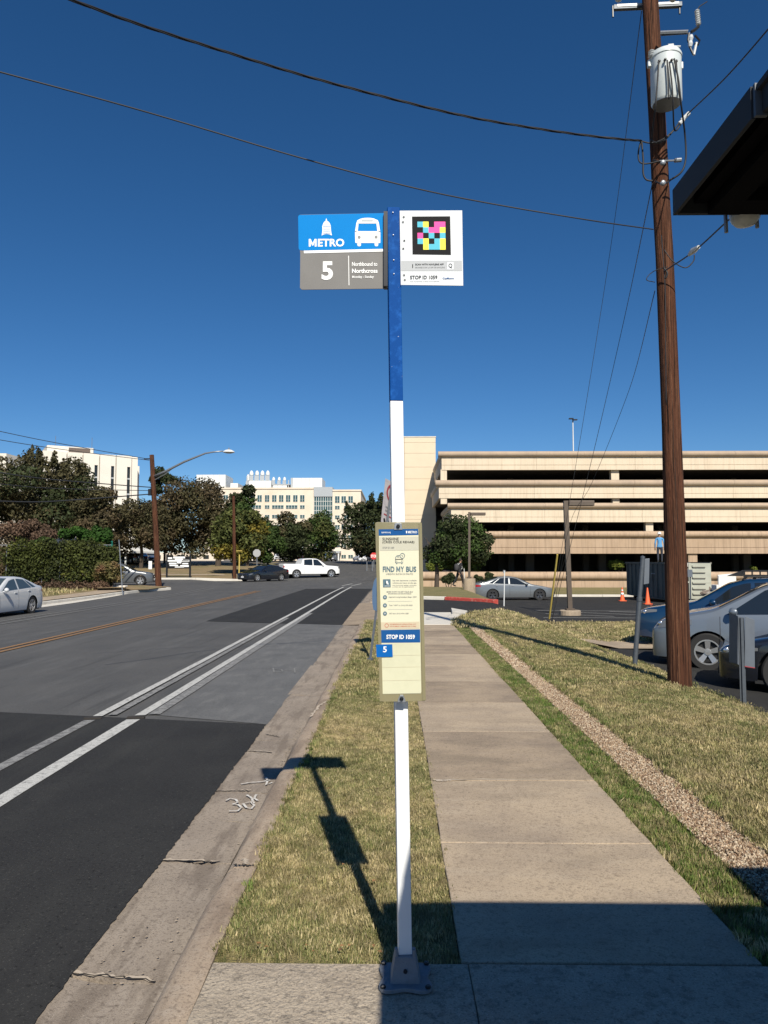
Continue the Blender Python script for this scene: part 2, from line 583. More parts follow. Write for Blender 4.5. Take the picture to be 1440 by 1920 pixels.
magenta = M('tile_magenta', (0.85, 0.01, 0.3), 0.5)
black_tile = M('tile_black', (0.012, 0.012, 0.014), 0.7, spec=.15)
paper = M('yellowed_paper', (0.66, 0.645, 0.50), 0.7, spec=.2, layers=[(4, (0.61, 0.60, 0.455), .45, .7, .5)])
paper_old = M('faded_paper', (0.60, 0.60, 0.44), 0.7, spec=.2, layers=[(12, (0.53, 0.53, 0.385), .45, .7, .7)])
paper_grey = M('paper_header_grey', (0.50, 0.49, 0.40), 0.6)
paper_tan = M('paper_band_tan', (0.56, 0.49, 0.35), 0.6)
paper_blue = M('paper_band_blue', (0.012, 0.085, 0.27), 0.7, spec=.1)
paper_teal = M('ink_slate', (0.09, 0.16, 0.20), 0.5)
paper_red = M('ink_red', (0.5, 0.12, 0.08), 0.5)
sticker_b = M('sticker_blue', (0.0, 0.11, 0.40), 0.6, spec=.2)
case_m = M('yellowed_acrylic', (0.30, 0.27, 0.16), 0.25, layers=[(5, (0.22, 0.20, 0.12), .4, .7, .6, (1, 1, .2))], alpha=.80)
galv = M('galvanised_steel', (0.30, 0.32, 0.35), 0.45, .6, layers=[(30, (0.22, 0.24, 0.26), .45, .7, .6)])
galv_dark = M('weathered_steel', (0.10, 0.115, 0.135), 0.5, .4, layers=[(20, (0.07, 0.08, 0.095), .45, .7, .6)])
sign_back = M('sign_back_grey', (0.13, 0.15, 0.18), 0.5, .2, layers=[(6, (0.1, 0.115, 0.14), .45, .7, .6)])
bronze = M('bronze_painted_steel', (0.11, 0.085, 0.065), 0.5, .2, layers=[(8, (0.085, 0.065, 0.05), .45, .7, .6)])
dark_metal = M('dark_metal', (0.02, 0.022, 0.027), 0.35, .3)
shelter_m = M('shelter_dark_paint', (0.032, 0.036, 0.042), 0.65, 0, spec=.2, layers=[(5, (0.022, 0.028, 0.036), .4, .7, .6)])
base_m = M('pole_base_iron', (0.20, 0.22, 0.25), 0.6, .1, layers=[(20, (0.13, 0.145, 0.165), .45, .7, .6)], bump=.3, bscale=120)
wood = M('creosote_wood', (0.115, 0.046, 0.025), 0.9, spec=.2, layers=[(1.3, (0.06, 0.025, 0.015), .38, .62, .9, (9, 9, .25)), (4, (0.17, 0.08, 0.045), .5, .66, .9, (9, 9, .2)), (9, (0.012, 0.007, 0.005), .53, .62, .95, (7, 7, .1))], bump=1, bscale=14, bstretch=(7, 7, .3), bdist=.03)
wood_grey = M('weathered_wood', (0.21, 0.13, 0.085), 0.9, layers=[(4, (0.12, 0.07, 0.045), .42, .68, .85, (7, 7, .35)), (30, (0.04, 0.025, 0.018), .56, .68, .7, (6, 6, .15))], bump=1, bscale=14, bstretch=(7, 7, .3), bdist=.03)
transf_m = M('transformer_paint', (0.60, 0.65, 0.66), 0.4, layers=[(10, (0.48, 0.53, 0.55), .5, .75, .6)])
ceramic = M('porcelain', (0.55, 0.57, 0.58), 0.25)
cable = M('cable_black', (0.012, 0.012, 0.014), 0.6)
wire_m = M('wire_steel', (0.03, 0.032, 0.036), 0.6)
yellow_guard = M('yellow_guard', (0.55, 0.42, 0.10), 0.6, layers=[(10, (0.35, 0.26, 0.08), .5, .7, .6)])
rubber = M('tyre_rubber', (0.018, 0.018, 0.019), 0.8)
rim_m = M('alloy_rim', (0.55, 0.56, 0.58), 0.3, .7)
rim_dark = M('alloy_rim_dark', (0.10, 0.10, 0.105), 0.3, .7)
glass_m = M('tinted_glass', (0.012, 0.016, 0.02), 0.04, spec=.9)
glass_lt = M('car_glass_pale', (0.05, 0.07, 0.08), 0.04, spec=.9)
trim = M('black_trim', (0.015, 0.015, 0.016), 0.55)
lamp_c = M('headlamp_glass', (0.16, 0.17, 0.18), 0.06, .2, spec=.8)
lamp_in = M('headlamp_reflector', (0.75, 0.77, 0.8), 0.15, .9)
lamp_r = M('taillamp_red', (0.35, 0.01, 0.01), 0.15)
chrome = M('chrome', (0.7, 0.7, 0.72), 0.12, 1.0)
plate_m = M('licence_plate_white', (0.75, 0.76, 0.78), 0.5)
bark = M('bark', (0.075, 0.058, 0.045), 0.95, layers=[(6, (0.035, 0.027, 0.021), .45, .7, .8, (4, 4, .6))], bump=1, bscale=12, bdist=.04)
def leafm(name, c, c2, c3, isl=.38):
    return M(name, c, .75, layers=[(.55, c2, .42, .62, .85), (.9, c3, .55, .72, .8)], transl=.16, island=isl, spec=.25)
leaf_oak = leafm('leaf_live_oak', (0.082, 0.072, 0.034), (0.050, 0.050, 0.023), (0.121, 0.097, 0.049))
leaf_brown = leafm('leaf_oak_brown', (0.095, 0.071, 0.038), (0.060, 0.050, 0.026), (0.130, 0.095, 0.056))
leaf_green = leafm('leaf_green', (0.048, 0.082, 0.019), (0.030, 0.052, 0.014), (0.086, 0.103, 0.026))
leaf_yellow = leafm('leaf_turning', (0.170, 0.136, 0.021), (0.076, 0.089, 0.019), (0.272, 0.178, 0.025))
leaf_lt = leafm('leaf_light_green', (0.087, 0.099, 0.028), (0.055, 0.072, 0.020), (0.134, 0.119, 0.040))
leaf_vivid = leafm('leaf_vivid_green', (0.036, 0.094, 0.014), (0.022, 0.058, 0.010), (0.065, 0.122, 0.022))
leaf_dark = leafm('leaf_dark', (0.042, 0.056, 0.021), (0.026, 0.035, 0.014), (0.075, 0.079, 0.033))
leaf_twig = leafm('dry_twigs', (0.137, 0.086, 0.058), (0.086, 0.058, 0.040), (0.187, 0.122, 0.079))
leaf_hedge = leafm('leaf_vine', (0.057, 0.070, 0.016), (0.033, 0.041, 0.013), (0.158, 0.158, 0.025), .5)
leaf_dome = leafm('leaf_clipped', (0.15, 0.18, 0.03), (0.10, 0.13, 0.025), (0.2, 0.2, 0.04), .3)

# ================================================================== GROUND
def terrain():
    xs = np.concatenate([np.linspace(-900, -80, 12), np.linspace(-70, -20, 20), np.linspace(-18, 12, 61), np.linspace(14, 80, 24), np.linspace(100, 900, 10)])
    ys = np.concatenate([np.linspace(-60, 0, 8), np.linspace(1, 80, 80), np.linspace(84, 240, 30), np.linspace(300, 2500, 12)])
    V = [(x, y, zf(x, y) - (0.40 if y < 48 and -17 < x < 62 else 0.12 if y < 70 else 0.04)) for y in ys for x in xs]
    nx = len(xs)
    Fq = [(j * nx + i, j * nx + i + 1, (j + 1) * nx + i + 1, (j + 1) * nx + i) for j in range(len(ys) - 1) for i in range(nx - 1)]
    o = np_mesh('ground', V, np.array(Fq), ground_m)
    tag(o, 'dry brownish ground stretching out below everything', kind='structure')
terrain()

def st(o, label):
    return tag(o, label, kind='structure')

# street
road = st(ribbon('road', [(-16.1, -12), (-16.1, 50)], [(-1.372, -12), (-1.372, 50)], asphalt, 0.0, 140, 14), 'worn grey asphalt street running away from the bus stop')
st(ribbon('road_crossing', [(-80, 50), (-80, 69)], [(2.4, 50), (2.4, 69)], asphalt, 0.003, 20, 40), 'grey asphalt crossing with the side street at the end of the block')
st(ribbon('road_beyond', [(-14, 69), (-22, 230)], [(-1.0, 69), (6, 230)], asphalt, 0.006, 60, 6), 'asphalt street climbing away past the crossing towards the pale building')
def road_z(o):
    return lambda x, y: zf(x, y)
A = [(-16.1, -12), (-16.1, 6), (-9, 7.6), (-4.63, 8.95)]
pn = MB()
# fresh patch nearest the camera: straight cut across the street, ragged along the gutter
def patch(name, near, far, xl, mat, label, off, y0l, y0r, y1l, y1r, xr, jag=0.012, n=60):
    V, Fq = [], []
    m = 10
    for i in range(n + 1):
        u = i / n
        jr = xr + (random.choice([.25, .4, 1]) * random.uniform(-jag, jag) + 0.006 * math.sin(u * 23 + math.sin(u * 71)) * (jag > 0) if 0 < i < n else 0)
        for j in range(m + 1):
            v = j / m
            ya, yb = y0l + (y0r - y0l) * v, y1l + (y1r - y1l) * v
            y = ya + (yb - ya) * u
            x = xl + (jr - xl) * v
            if i == n: y += random.uniform(-.015, .015)
            V.append((x, y, zf(min(x, -1.381), y) + off))
    for i in range(n):
        for j in range(m):
            k = i * (m + 1) + j
            Fq.append((k, k + 1, k + m + 2, k + m + 1))
    o = np_mesh(name, V, np.array(Fq), mat)
    return st(o, label)
patch('road_patch', 0, 0, -16.0, asphalt_new, 'black fresh asphalt patch filling the lane nearest the camera', .012, -12, -12, 12.5, 8.35, -1.366, .009, 700)
patch('road_patch', 0, 0, -5.7, asphalt_new, 'black fresh asphalt patch further up the lane beyond the pale strip', .008, 23.4, 21.0, 50, 48.5, -1.42, .01, 50)
patch('road_patch', 0, 0, -2.75, asphalt_pale, 'pale scuffed asphalt strip beside the gutter between the two black patches', .006, 9.0, 8.38, 22.2, 21.0, -1.37, .01, 60)

def stripe(name, pts, w, mat, label, off=.017, dash=None, parent=None):
    V, Fq = [], []
    n = max(2, int((Vector(pts[-1]) - Vector(pts[0])).length / .5))
    c = resample(pts, n)
    for i, p in enumerate(c):
        t = (c[min(i + 1, n)] - c[max(i - 1, 0)]).normalized()
        nn = Vector((t.y, -t.x))
        for s in (-.5, .5):
            q = p + nn * w * s + nn * random.uniform(-.004, .004)
            V.append((q.x, q.y, zf(min(q.x, q.x), q.y) + off))
    for i in range(n):
        Fq.append((2 * i, 2 * i + 1, 2 * i + 3, 2 * i + 2))
    o = np_mesh(name, V, np.array(Fq), mat, parent)
    return st(o, label)
stripe('lane_line', [(-2.93, -6), (-2.93, 8.72)], .15, white_line, 'white painted line across the near black patch, closest to the gutter')
stripe('lane_line', [(-2.93, 8.95), (-2.93, 53)], .12, white_line, 'long white line nearest the gutter beyond the near black patch')
stripe('lane_line', [(-2.78, 9.0), (-2.8, 26)], .14, ghost_line, 'worn ghost of an older white line just right of the newer one')
stripe('lane_line', [(-3.42, -6), (-3.42, 8.72)], .12, ghost_line, 'second paler line across the near black patch', off=.018)
stripe('lane_line', [(-3.42, 8.95), (-3.46, 53)], .11, white_line, 'inner white line of the pair running up the street')
stripe('lane_line', [(-3.27, 9.0), (-3.3, 24)], .1, ghost_line, 'worn inner ghost line left of the gap between the pair')
stripe('centre_line', [(-8.15, 2), (-8.15, 47)], .13, orange_line, 'faded orange centre line, the one nearer the bus stop', off=.014)
stripe('centre_line', [(-8.42, 2), (-8.42, 47)], .13, orange_line, 'faded orange centre line, the one farther from the bus stop', off=.014)
stripe('lane_line', [(-12.15, 2), (-12.15, 52)], .09, ghost_line, 'thin white line along the far lane, nearer of its pair', off=.014)
stripe('lane_line', [(-12.75, 2), (-12.75, 52)], .09, ghost_line, 'thin white line along the far lane, farther of its pair', off=.014)
stripe('lane_line', [(-3.1, 56), (-2.6, 61)], .14, white_line, 'short white dash at the crossing, left of two', off=.014)
stripe('lane_line', [(-3.8, 56), (-3.3, 61)], .14, white_line, 'short white dash at the crossing, right of two', off=.014)
for x in (-3.42, -2.93):
    mb = MB()
    zq = zf(x, 8.84)
    mb.prism([(x + a, 8.84 + b, zq - .01) for a, b in ((-.10, -.05), (-.03, -.065), (.04, -.04), (.10, -.055), (.09, .03), (.02, .05), (-.06, .035), (-.11, .02))], (0, 0, .032))
    tag(mb.build('marker_stub', crack_dark, bevel=.004), 'broken raised road marker stub on the %s white line at the patch edge' % ('inner' if x < -3 else 'outer'), 'road marker')

# kerb and gutter, in cast lengths with open joints
kerb = thing('kerb', None, None, (0, 0, 0), kind='structure')
tag(kerb, 'brownish concrete kerb and gutter between the grass strip and the street')
def kerb_len(y0, y1):
    mb = MB()
    n = max(2, int((y1 - y0) / .35))
    prof = [(-.748, -.2), (-.748, .0), (-.80, .004), (-.872, -.004), (-.905, -.03), (-.935, -.085), (-.95, -.115), (-.95, -.25)]
    V, fs = [], []
    for i in range(n + 1):
        y = y0 + (y1 - y0) * i / n
        dx = .006 * math.sin(y * 3.1) + .004 * math.sin(y * 11)
        for (x, z) in prof:
            V.append((x + dx * (z > -.15), y, z + .003 * math.sin(y * 7) * (z > -.1)))
    m = len(prof)
    for i in range(n):
        for j in range(m - 1):
            fs.append((i * m + j, i * m + j + 1, (i + 1) * m + j + 1, (i + 1) * m + j))
    fs.append(tuple(range(m)))
    fs.append(tuple(range(n * m, n * m + m)))
    mb.add(V, fs)
    return mb.build('kerb_length', kerb_c, kerb, smooth=40)
ks = [-6, -2.2, .9, 2.2, 4.25, 6.1, 8.9, 11.8, 14.8, 17.9, 20.7]
for a, b in zip(ks, ks[1:]):
    kerb_len(a + .006, b - .006)
def gutter_len(y0, y1, tl=0, th=0):
    V, fs = [], []
    n = max(2, int((y1 - y0) / .3))
    m = 5
    for i in range(n + 1):
        for j in range(m + 1):
            u = j / m
            x = -.953 + (-1.40 + .953) * u
            y = y0 + (y1 - y0) * i / n + (.03 * math.sin(u * 5 + y0) if i in (0, n) else 0)
            V.append((x, y, -.118 - .006 * math.sin(u * 3.14) + .004 * u + tl * (1 - i / n) + th * (i / n)))
    for i in range(n):
        for j in range(m):
            k = i * (m + 1) + j
            fs.append((k, k + 1, k + m + 2, k + m + 1))
    k = (n + 1) * (m + 1)
    # sides down
    border = [(0, j) for j in range(m + 1)] + [(i, m) for i in range(1, n + 1)] + [(n, j) for j in range(m - 1, -1, -1)] + [(i, 0) for i in range(n - 1, 0, -1)]
    idx = [i * (m + 1) + j for i, j in border]
    V2 = [(V[q][0], V[q][1], -.25) for q in idx]
    fs += [(idx[a], idx[(a + 1) % len(idx)], k + (a + 1) % len(idx), k + a) for a in range(len(idx))]
    mb = MB().add(V + V2, fs)
    return mb.build('gutter_slab', gutter_c, kerb, smooth=30)
gs = [-6, -1.5, 2.02, 3.35, 4.62, 5.32, 5.95, 6.75, 7.2, 7.7, 8.3, 10.2, 13.0, 15.9, 18.8, 21.2]
for a, b in zip(gs, gs[1:]):
    gutter_len(a + .005, b - .005, random.uniform(-.003, .003), random.uniform(-.003, .003))
tag(ribbon('kerb_bed', [(-.70, -6), (-.70, 21)], [(-1.42, -6), (-1.42, 21)], crack_dark, -.02, 4, 1, parent=kerb, zfun=lambda x, y: -.14))
# kerb further on (beyond the driveway mouth)
mb = MB()
for (ya, yb) in ((31.5, 49.5),):
    mb.box(-1.0, -.82, ya, yb, -.3, -.06)
mb.build('kerb_length', kerb_c, kerb, bevel=.02)
st(ribbon('driveway_apron', [(-1.42, 20.95), (-1.42, 31.6)], [(.26, 20.95), (.26, 31.6)], walk_d, .004, 8, 6, zfun=lambda x, y: -.12 + .12 * S(-1.4, .2, x)), 'worn concrete apron where the driveway meets the street')

st(ribbon('far_gutter_strip', [(-1.42, 31.6), (-1.42, 49.6)], [(-1.0, 31.6), (-1.0, 49.6)], gutter_c, .0, 10, 2, zfun=lambda x, y: -.13 - .1 * S(40, 50, y)), 'continuing concrete gutter beyond the driveway mouth')
# cracks and chips in the gutter (real ragged strips of broken-out concrete)
def ragged(name, pts, w, mat, z, parent):
    V, fs = [], []
    n = 16
    c = resample(pts, n)
    for i, p in enumerate(c):
        t = (c[min(i + 1, n)] - c[max(i - 1, 0)]).normalized()
        nn = Vector((t.y, -t.x))
        off = nn * random.uniform(-.012, .012)
        ww = w * random.uniform(.25, 1)
        for s in (-1, 1):
            q = p + off + nn * ww * s
            V.append((q.x, q.y, z if not callable(z) else z(q.x, q.y)))
    for i in range(n):
        fs.append((2 * i, 2 * i + 1, 2 * i + 3, 2 * i + 2))
    return MB().add(V, fs).build(name, mat, parent, fix=False)
for (ya, yb, x0, x1) in ((4.62, 4.6, -1.37, -1.02), (5.97, 5.99, -1.36, -1.1), (7.22, 7.16, -1.36, -1.12), (3.38, 3.32, -1.4, -1.0), (7.9, 7.8, -1.3, -1.15)):
    ragged('chipped_edge', [(x0, ya + .012), ((x0 + x1) / 2, (ya + yb) / 2 + .02), (x1, yb + .012)], .013, crack_pale, -.1105, kerb)
    ragged('crack', [(x0, ya), ((x0 + x1) / 2, (ya + yb) / 2 + .01), (x1, yb)], .007, crack_dark, -.109, kerb)
ragged('crack', [(-.76, 4.25), (-.87, 4.26)], .012, crack_dark, .0062, kerb)
ragged('chipped_edge', [(-.88, 8.2), (-.84, 8.9), (-.78, 9.1)], .02, crack_pale, .0065, kerb)
ragged('chipped_edge', [(-.8, 4.27), (-.83, 4.35)], .02, crack_pale, .0064, kerb)
# spray-painted survey marks
def chalkline(pts, w=.012):
    V, fs = [], []
    c = [GP(x, y) for x, y in pts]
    for i, p in enumerate(c):
        q = c[min(i + 1, len(c) - 1)] - c[max(i - 1, 0)]
        t = Vector((q.x, q.y)).normalized()
        nn = Vector((t.y, -t.x)) * w
        for s in (-1, 1):
            V.append((p.x + nn.x * s, p.y + nn.y * s, -.1065 if p.x < -.95 else .007))
    for i in range(len(c) - 1):
        fs.append((2 * i, 2 * i + 1, 2 * i + 3, 2 * i + 2))
    return V, fs
mb = MB()
for L in ([(424, 1473), (432, 1469), (443, 1471), (446, 1476), (437, 1479), (447, 1480), (453, 1485), (446, 1491), (430, 1491)], [(456, 1478), (462, 1485), (472, 1487), (477, 1481), (470, 1475), (461, 1477)], [(463, 1463), (472, 1468), (476, 1478)], [(481, 1462), (477, 1469), (484, 1473)],
          [(452, 1444), (470, 1441), (490, 1440), (507, 1437)], [(499, 1432), (502, 1438), (499, 1446), (511, 1441)]):
    mb.add(*chalkline(L, .009))
tag(mb.build('survey_mark', chalk, fix=False), 'white sprayed figure 3 and W scrawled on the gutter by the sign shadow', 'paint mark', kind='stuff')
mb = MB()
for L in ([(512, 1254), (514, 1263)], [(514, 1256), (528, 1257), (530, 1261), (516, 1262)], [(552, 1255), (553, 1263)], [(534, 1257), (550, 1257)]):
    mb.add(*[x if i else [(a, b, zf(a, b) + .016) for a, b, c in x] for i, x in enumerate(chalkline(L, .012))])
tag(mb.build('survey_mark', ghost_line, fix=False), 'faint chalked box and arrow on the pale asphalt strip', 'paint mark', kind='stuff')
# rubble in the gutter
mb = MB()
for k in range(110):
    if random.random() < .7:
        x, y = -.955 - abs(random.gauss(0, .03)), random.uniform(6.6, 8.2)
        if random.random() < .3: y = random.uniform(3.0, 14)
    else:
        x, y = random.uniform(-1.3, -.96), random.uniform(3.3, 3.9)
    r = random.uniform(.002, .008)
    mb.lathe([(0, -r * .6), (r, -r * .2), (r * .8, r * .5), (0, r * .7)], (x, y, -.112 + r * .5), 5)
tag(mb.build('gutter_grit', gutter_c), 'loose grit and crumbs of concrete lying in the gutter', 'grit', kind='stuff')

# the landing pad in front and the sidewalk slabs
walk = thing('sidewalk', None, None, (0, 0, 0), kind='structure')
tag(walk, 'tan concrete sidewalk running beside the grass strip')
def slab(x0, x1, y0, y1, z, mat, name='slab', jag=.0, bev=.006, n=10, par=None):
    V = []
    nx, ny = 4, max(2, int((y1 - y0) / .25))
    for j in range(ny + 1):
        for i in range(nx + 1):
            x = x0 + (x1 - x0) * i / nx
            y = y0 + (y1 - y0) * j / ny
            if i in (0, nx): x += random.uniform(-jag, jag)
            V.append((x, y, z + .002 * math.sin(x * 3 + y * 1.7)))
    k = len(V)
    fs = [(j * (nx + 1) + i, j * (nx + 1) + i + 1, (j + 1) * (nx + 1) + i + 1, (j + 1) * (nx + 1) + i) for j in range(ny) for i in range(nx)]
    bd = [(0, i) for i in range(nx + 1)] + [(j, nx) for j in range(1, ny + 1)] + [(ny, i) for i in range(nx - 1, -1, -1)] + [(j, 0) for j in range(ny - 1, 0, -1)]
    idx = [j * (nx + 1) + i for j, i in bd]
    V2 = [(V[q][0], V[q][1], z - .12) for q in idx]
    fs += [(idx[a], idx[(a + 1) % len(idx)], k + (a + 1) % len(idx), k + a) for a in range(len(idx))]
    return MB().add(V + V2, fs).build(name, mat, par or walk, bevel=bev)
ys = [3.262, 4.6, 5.87, 7.5, 9.0, 10.55, 12.1, 13.6, 15.15, 16.7, 18.2, 19.75]
for i, (a, b) in enumerate(zip(ys, ys[1:])):
    big = i in (1, 4, 7)
    slab(.272, 1.498, a + .003, b - (.006 if big else .003), random.choice([.0, .001, .003]) + .006, [walk_c, walk_c, walk_d, walk_c, walk_d][i % 5], jag=.003, bev=.006)
# white chipped line along the open joint
ragged('joint_filler', [(.29, 5.865), (.8, 5.89), (1.49, 5.90)], .014, crack_pale, .0105, walk)
ragged('joint_filler', [(.29, 5.86), (.36, 5.845), (.42, 5.87)], .022, crack_pale, .0107, walk)
tag(ribbon('joint_bed', [(.26, 3.2), (.26, 19.8)], [(1.5, 3.2), (1.5, 19.8)], crack_dark, -.02, 4, 1, parent=walk, zfun=lambda x, y: 0))
pad = thing('landing_pad', None, None, (0, 0, 0), kind='structure')
tag(pad, 'rough weathered concrete boarding pad at the foot of the bus stop sign')
slab(-.742, .30, -2, 3.248, .008, pad_c, jag=.002, par=pad)
slab(.303, 5.4, -2, 3.245, .010, pad_c, jag=.002, par=pad)
# ramp in pale concrete before the driveway
ramp = thing('kerb_ramp', None, None, (0, 0, 0), kind='structure')
tag(ramp, 'pale new concrete ramp where the sidewalk meets the driveway')
mb = MB()
mb.prism([(.2, 19.77, -.1), (1.55, 19.77, -.1), (1.62, 21.4, -.1), (2.0, 22.9, -.1), (1.75, 24.3, -.1), (.2, 24.3, -.1)], (0, 0, .115))
mb.build('ramp_slab', pale_conc, ramp, bevel=.01)
mb = MB()
mb.prism([(1.75, 23.4, -.1), (2.1, 22.95, -.1), (2.25, 23.8, -.1), (1.85, 25.2, -.1)], (0, 0, .2))
mb.build('flared_side', pale_conc, ramp, bevel=.015)
# driveway and car park asphalt
st(ribbon('driveway', [(.2, 24.3), (12, 24.3)], [(.2, 33.5), (12, 33.5)], asphalt_new, .012, 26, 8), 'dark asphalt driveway leading from the street into the car park')
st(ribbon('car_park', [(4.5, 3), (4.9, 52)], [(70, 3), (70, 52)], asphalt_new, .0, 60, 40), 'dark asphalt car park in front of the parking garage')
st(ribbon('car_park_aisle', [(2.6, 24.3), (4.0, 50)], [(4.95, 24.3), (5.0, 52)], asphalt_new, -.004, 30, 4), 'dark asphalt edge of the car park aisle')
path_o = st(ribbon('footpath', [(4.35, 17.6), (13, 17.2)], [(4.55, 19.4), (13, 19.4)], walk_c, .055, 12, 4), 'short tan concrete footpath across the lawn to the parked cars')
# island and garden kerbs
def kerb_run(name, pxs, w, h, mat, label, cuts=1.6):
    k = thing(name, None, None, (0, 0, 0), kind='structure')
    tag(k, label)
    pts = [GP(x, y) for x, y in pxs] if len(pxs[0]) == 2 and abs(pxs[0][0]) > 100 else [Vector((x, y, zf(x, y))) for x, y in pxs]
    d = sum((b - a).length for a, b in zip(pts, pts[1:]))
    n = max(1, int(d / cuts))
    c = resample(pts, n)
    for a, b in zip(c, c[1:]):
        t = (b - a).normalized() * .006
        a2, b2 = a + t, b - t
        za, zb = zf(a.x, a.y), zf(b.x, b.y)
        nn = Vector((t.y, -t.x)).normalized() * w
        mb = MB()
        V = []
        for p, z in ((a2, za), (b2, zb)):
            for s, hh in ((0, -.1), (0, h), (1, h), (1, -.1)):
                V.append((p.x + nn.x * s, p.y + nn.y * s, z + hh))
        mb.add(V, [(0, 1, 5, 4), (1, 2, 6, 5), (2, 3, 7, 6), (3, 0, 4, 7), (0, 1, 2, 3), (4, 5, 6, 7)])
        mb.build('kerb_length', mat, k, bevel=.02)
    return k
kerb_run('red_kerb', [(833, 1125.5), (860, 1127), (895, 1129.5), (926, 1131.5)], -.3, .14, red_kerb, 'red painted kerb curving round the corner of the driveway')
kerb_run('white_kerb', [(740, 1123), (832, 1125.4)], -.3, .14, pale_conc, 'pale kerb at the driveway mouth left of the red painted kerb')
kerb_run('garden_kerb', [(4.7, 52), (60, 52)], .22, .15, pale_conc, 'long pale kerb between the car park and the grass before the garage', 3)

# lawns
def bx(y):
    return np.interp(y, [3, 9, 11.8, 13.5, 15, 17.5], [5.0, 4.95, 4.72, 4.65, 4.75, 4.45])
verge = st(ribbon('grass_strip', [(-.748, 3.25), (-.748, 21.3)], [(.27, 3.25), (.27, 21.3)], soil, -.012, 60, 6), 'strip of short dry grass between kerb and sidewalk')
strip2 = st(ribbon('grass_strip', [(1.50, 3.25), (1.50, 19)], [(1.8, 3.25), (1.82, 19)], soil, -.02, 60, 3), 'narrow strip of greener grass between the sidewalk and the gravel band')
yy = np.linspace(3.25, 19.4, 50)
lawn = st(ribbon('lawn', [(2.12, y) for y in yy], [(bx(y), y) for y in yy], soil, .0, 50, 14), 'patchy lawn sloping from the gravel band down to the parked cars')
lawn2 = st(ribbon('lawn', [(1.52, 19.0), (1.65, 21.2), (2.05, 22.9), (2.5, 24.3), (3.9, 26.3)], [(13, 19.4), (13, 21), (13, 23), (13, 25), (13, 27)], soil, .02, 24, 20), 'lawn island between driveway and footpath holding the lamp post')
gravel = st(ribbon('gravel_band', [(1.8, 3.25), (1.83, 19.2)], [(2.12, 3.25), (2.12, 19.2)], gravel_bed, -.008, 60, 3), 'band of loose tan gravel edging the lawn')
st(ribbon('garden_lawn', [(4.6, 52.2), (60, 52.2)], [(0, 74.9), (60, 74.9)], soil, .08, 24, 40), 'grass bank between the car park and the parking garage')
st(ribbon('corner_lawn', [(-.8, 32.6), (2.1, 32.2), (3.0, 31.6), (4.0, 30.6), (4.6, 30.6)], [(-.8, 75), (4.6, 75)], soil, .07, 14, 30), 'lawn with a shade tree beside the driveway corner')
# far side of the street
fk = kerb_run('far_kerb', [(-16.1, 4), (-16.1, 46), (-15.4, 49), (-14.6, 50.4), (-15.0, 51.6), (-17, 52.6), (-26, 53)][::-1], .2, .15, pale_conc, 'pale kerb along the far side of the street turning into the side street', 3)
st(ribbon('far_gutter', [(-15.2, 4), (-15.2, 36), (-15.9, 46)], [(-16.1, 4), (-16.1, 36), (-16.1, 46)], pale_conc, .012, 40, 2), 'pale concrete gutter along the far kerb by the white sedan')
st(ribbon('far_sidewalk', [(-16.35, 4), (-16.35, 46), (-16.3, 50)], [(-17.9, 4), (-17.9, 46), (-18.5, 50)], walk_c, .05, 40, 3), 'tan sidewalk along the far side of the street')
farlawn = st(ribbon('far_lawn', [(-17.9, 4), (-17.9, 46), (-18.5, 51)], [(-60, 4), (-60, 46), (-60, 51)], soil_brown, .04, 30, 20), 'dry brown grass in front of the overgrown fence')
st(ribbon('corner_verge', [(-15.2, 47.5), (-14.9, 51.4)], [(-18, 46.5), (-20, 52.3)], soil_brown, .19, 8, 6), 'dry grass corner round the far utility pole')
kerb_run('cross_kerb', [(-60, 69.2), (-13.6, 69.2)], .2, .16, pale_conc, 'pale kerb across the end of the side street below the oaks', 4)
st(ribbon('oak_lawn', [(-60, 69.4), (-13.6, 69.4)], [(-60, 104), (-18, 104)], soil_brown, .08, 24, 20), 'dry brown lawn under the oaks across the side street')
st(ribbon('cross_sidewalk', [(-60, 76), (-14.5, 76)], [(-60, 77.6), (-14.5, 77.6)], walk_c, .11, 14, 3), 'tan sidewalk crossing the oak lawn')
st(ribbon('far_car_park', [(-75, 104), (-75, 150)], [(20, 104), (20, 150)], asphalt, .03, 12, 14), 'grey asphalt car park in front of the pale buildings')
# car park markings
lm = [([(5.0, 13.9), (9.5, 11.8)], 'white stall line under the silver minivan'), ([(4.85, 10.9), (9.4, 8.8)], 'white stall line in front of the black car'), ([(5.3, 17.0), (9.8, 14.9)], 'white stall line beside the blue car')]
for pts, lb in lm:
    stripe('stall_line', pts, .1, fresh_white, lb, .012)
for k in range(4):
    stripe('hatch_line', [(4.9 + k * 2.2, 33 + k * .3), (8.5 + k * 2.2, 30 + k * .3)], .1, white_line, 'white hatch line across the car park aisle, %s from the red kerb' % ['first', 'second', 'third', 'fourth'][k], .02)
stripe('hatch_line', [(4.9, 34.5), (16, 33)], .1, white_line, 'long white line closing the hatching beside the grey sedan', .02)
stripe('hatch_line', [(5.0, 29.3), (14, 28.7)], .1, white_line, 'white line along the near side of the car park aisle', .02)

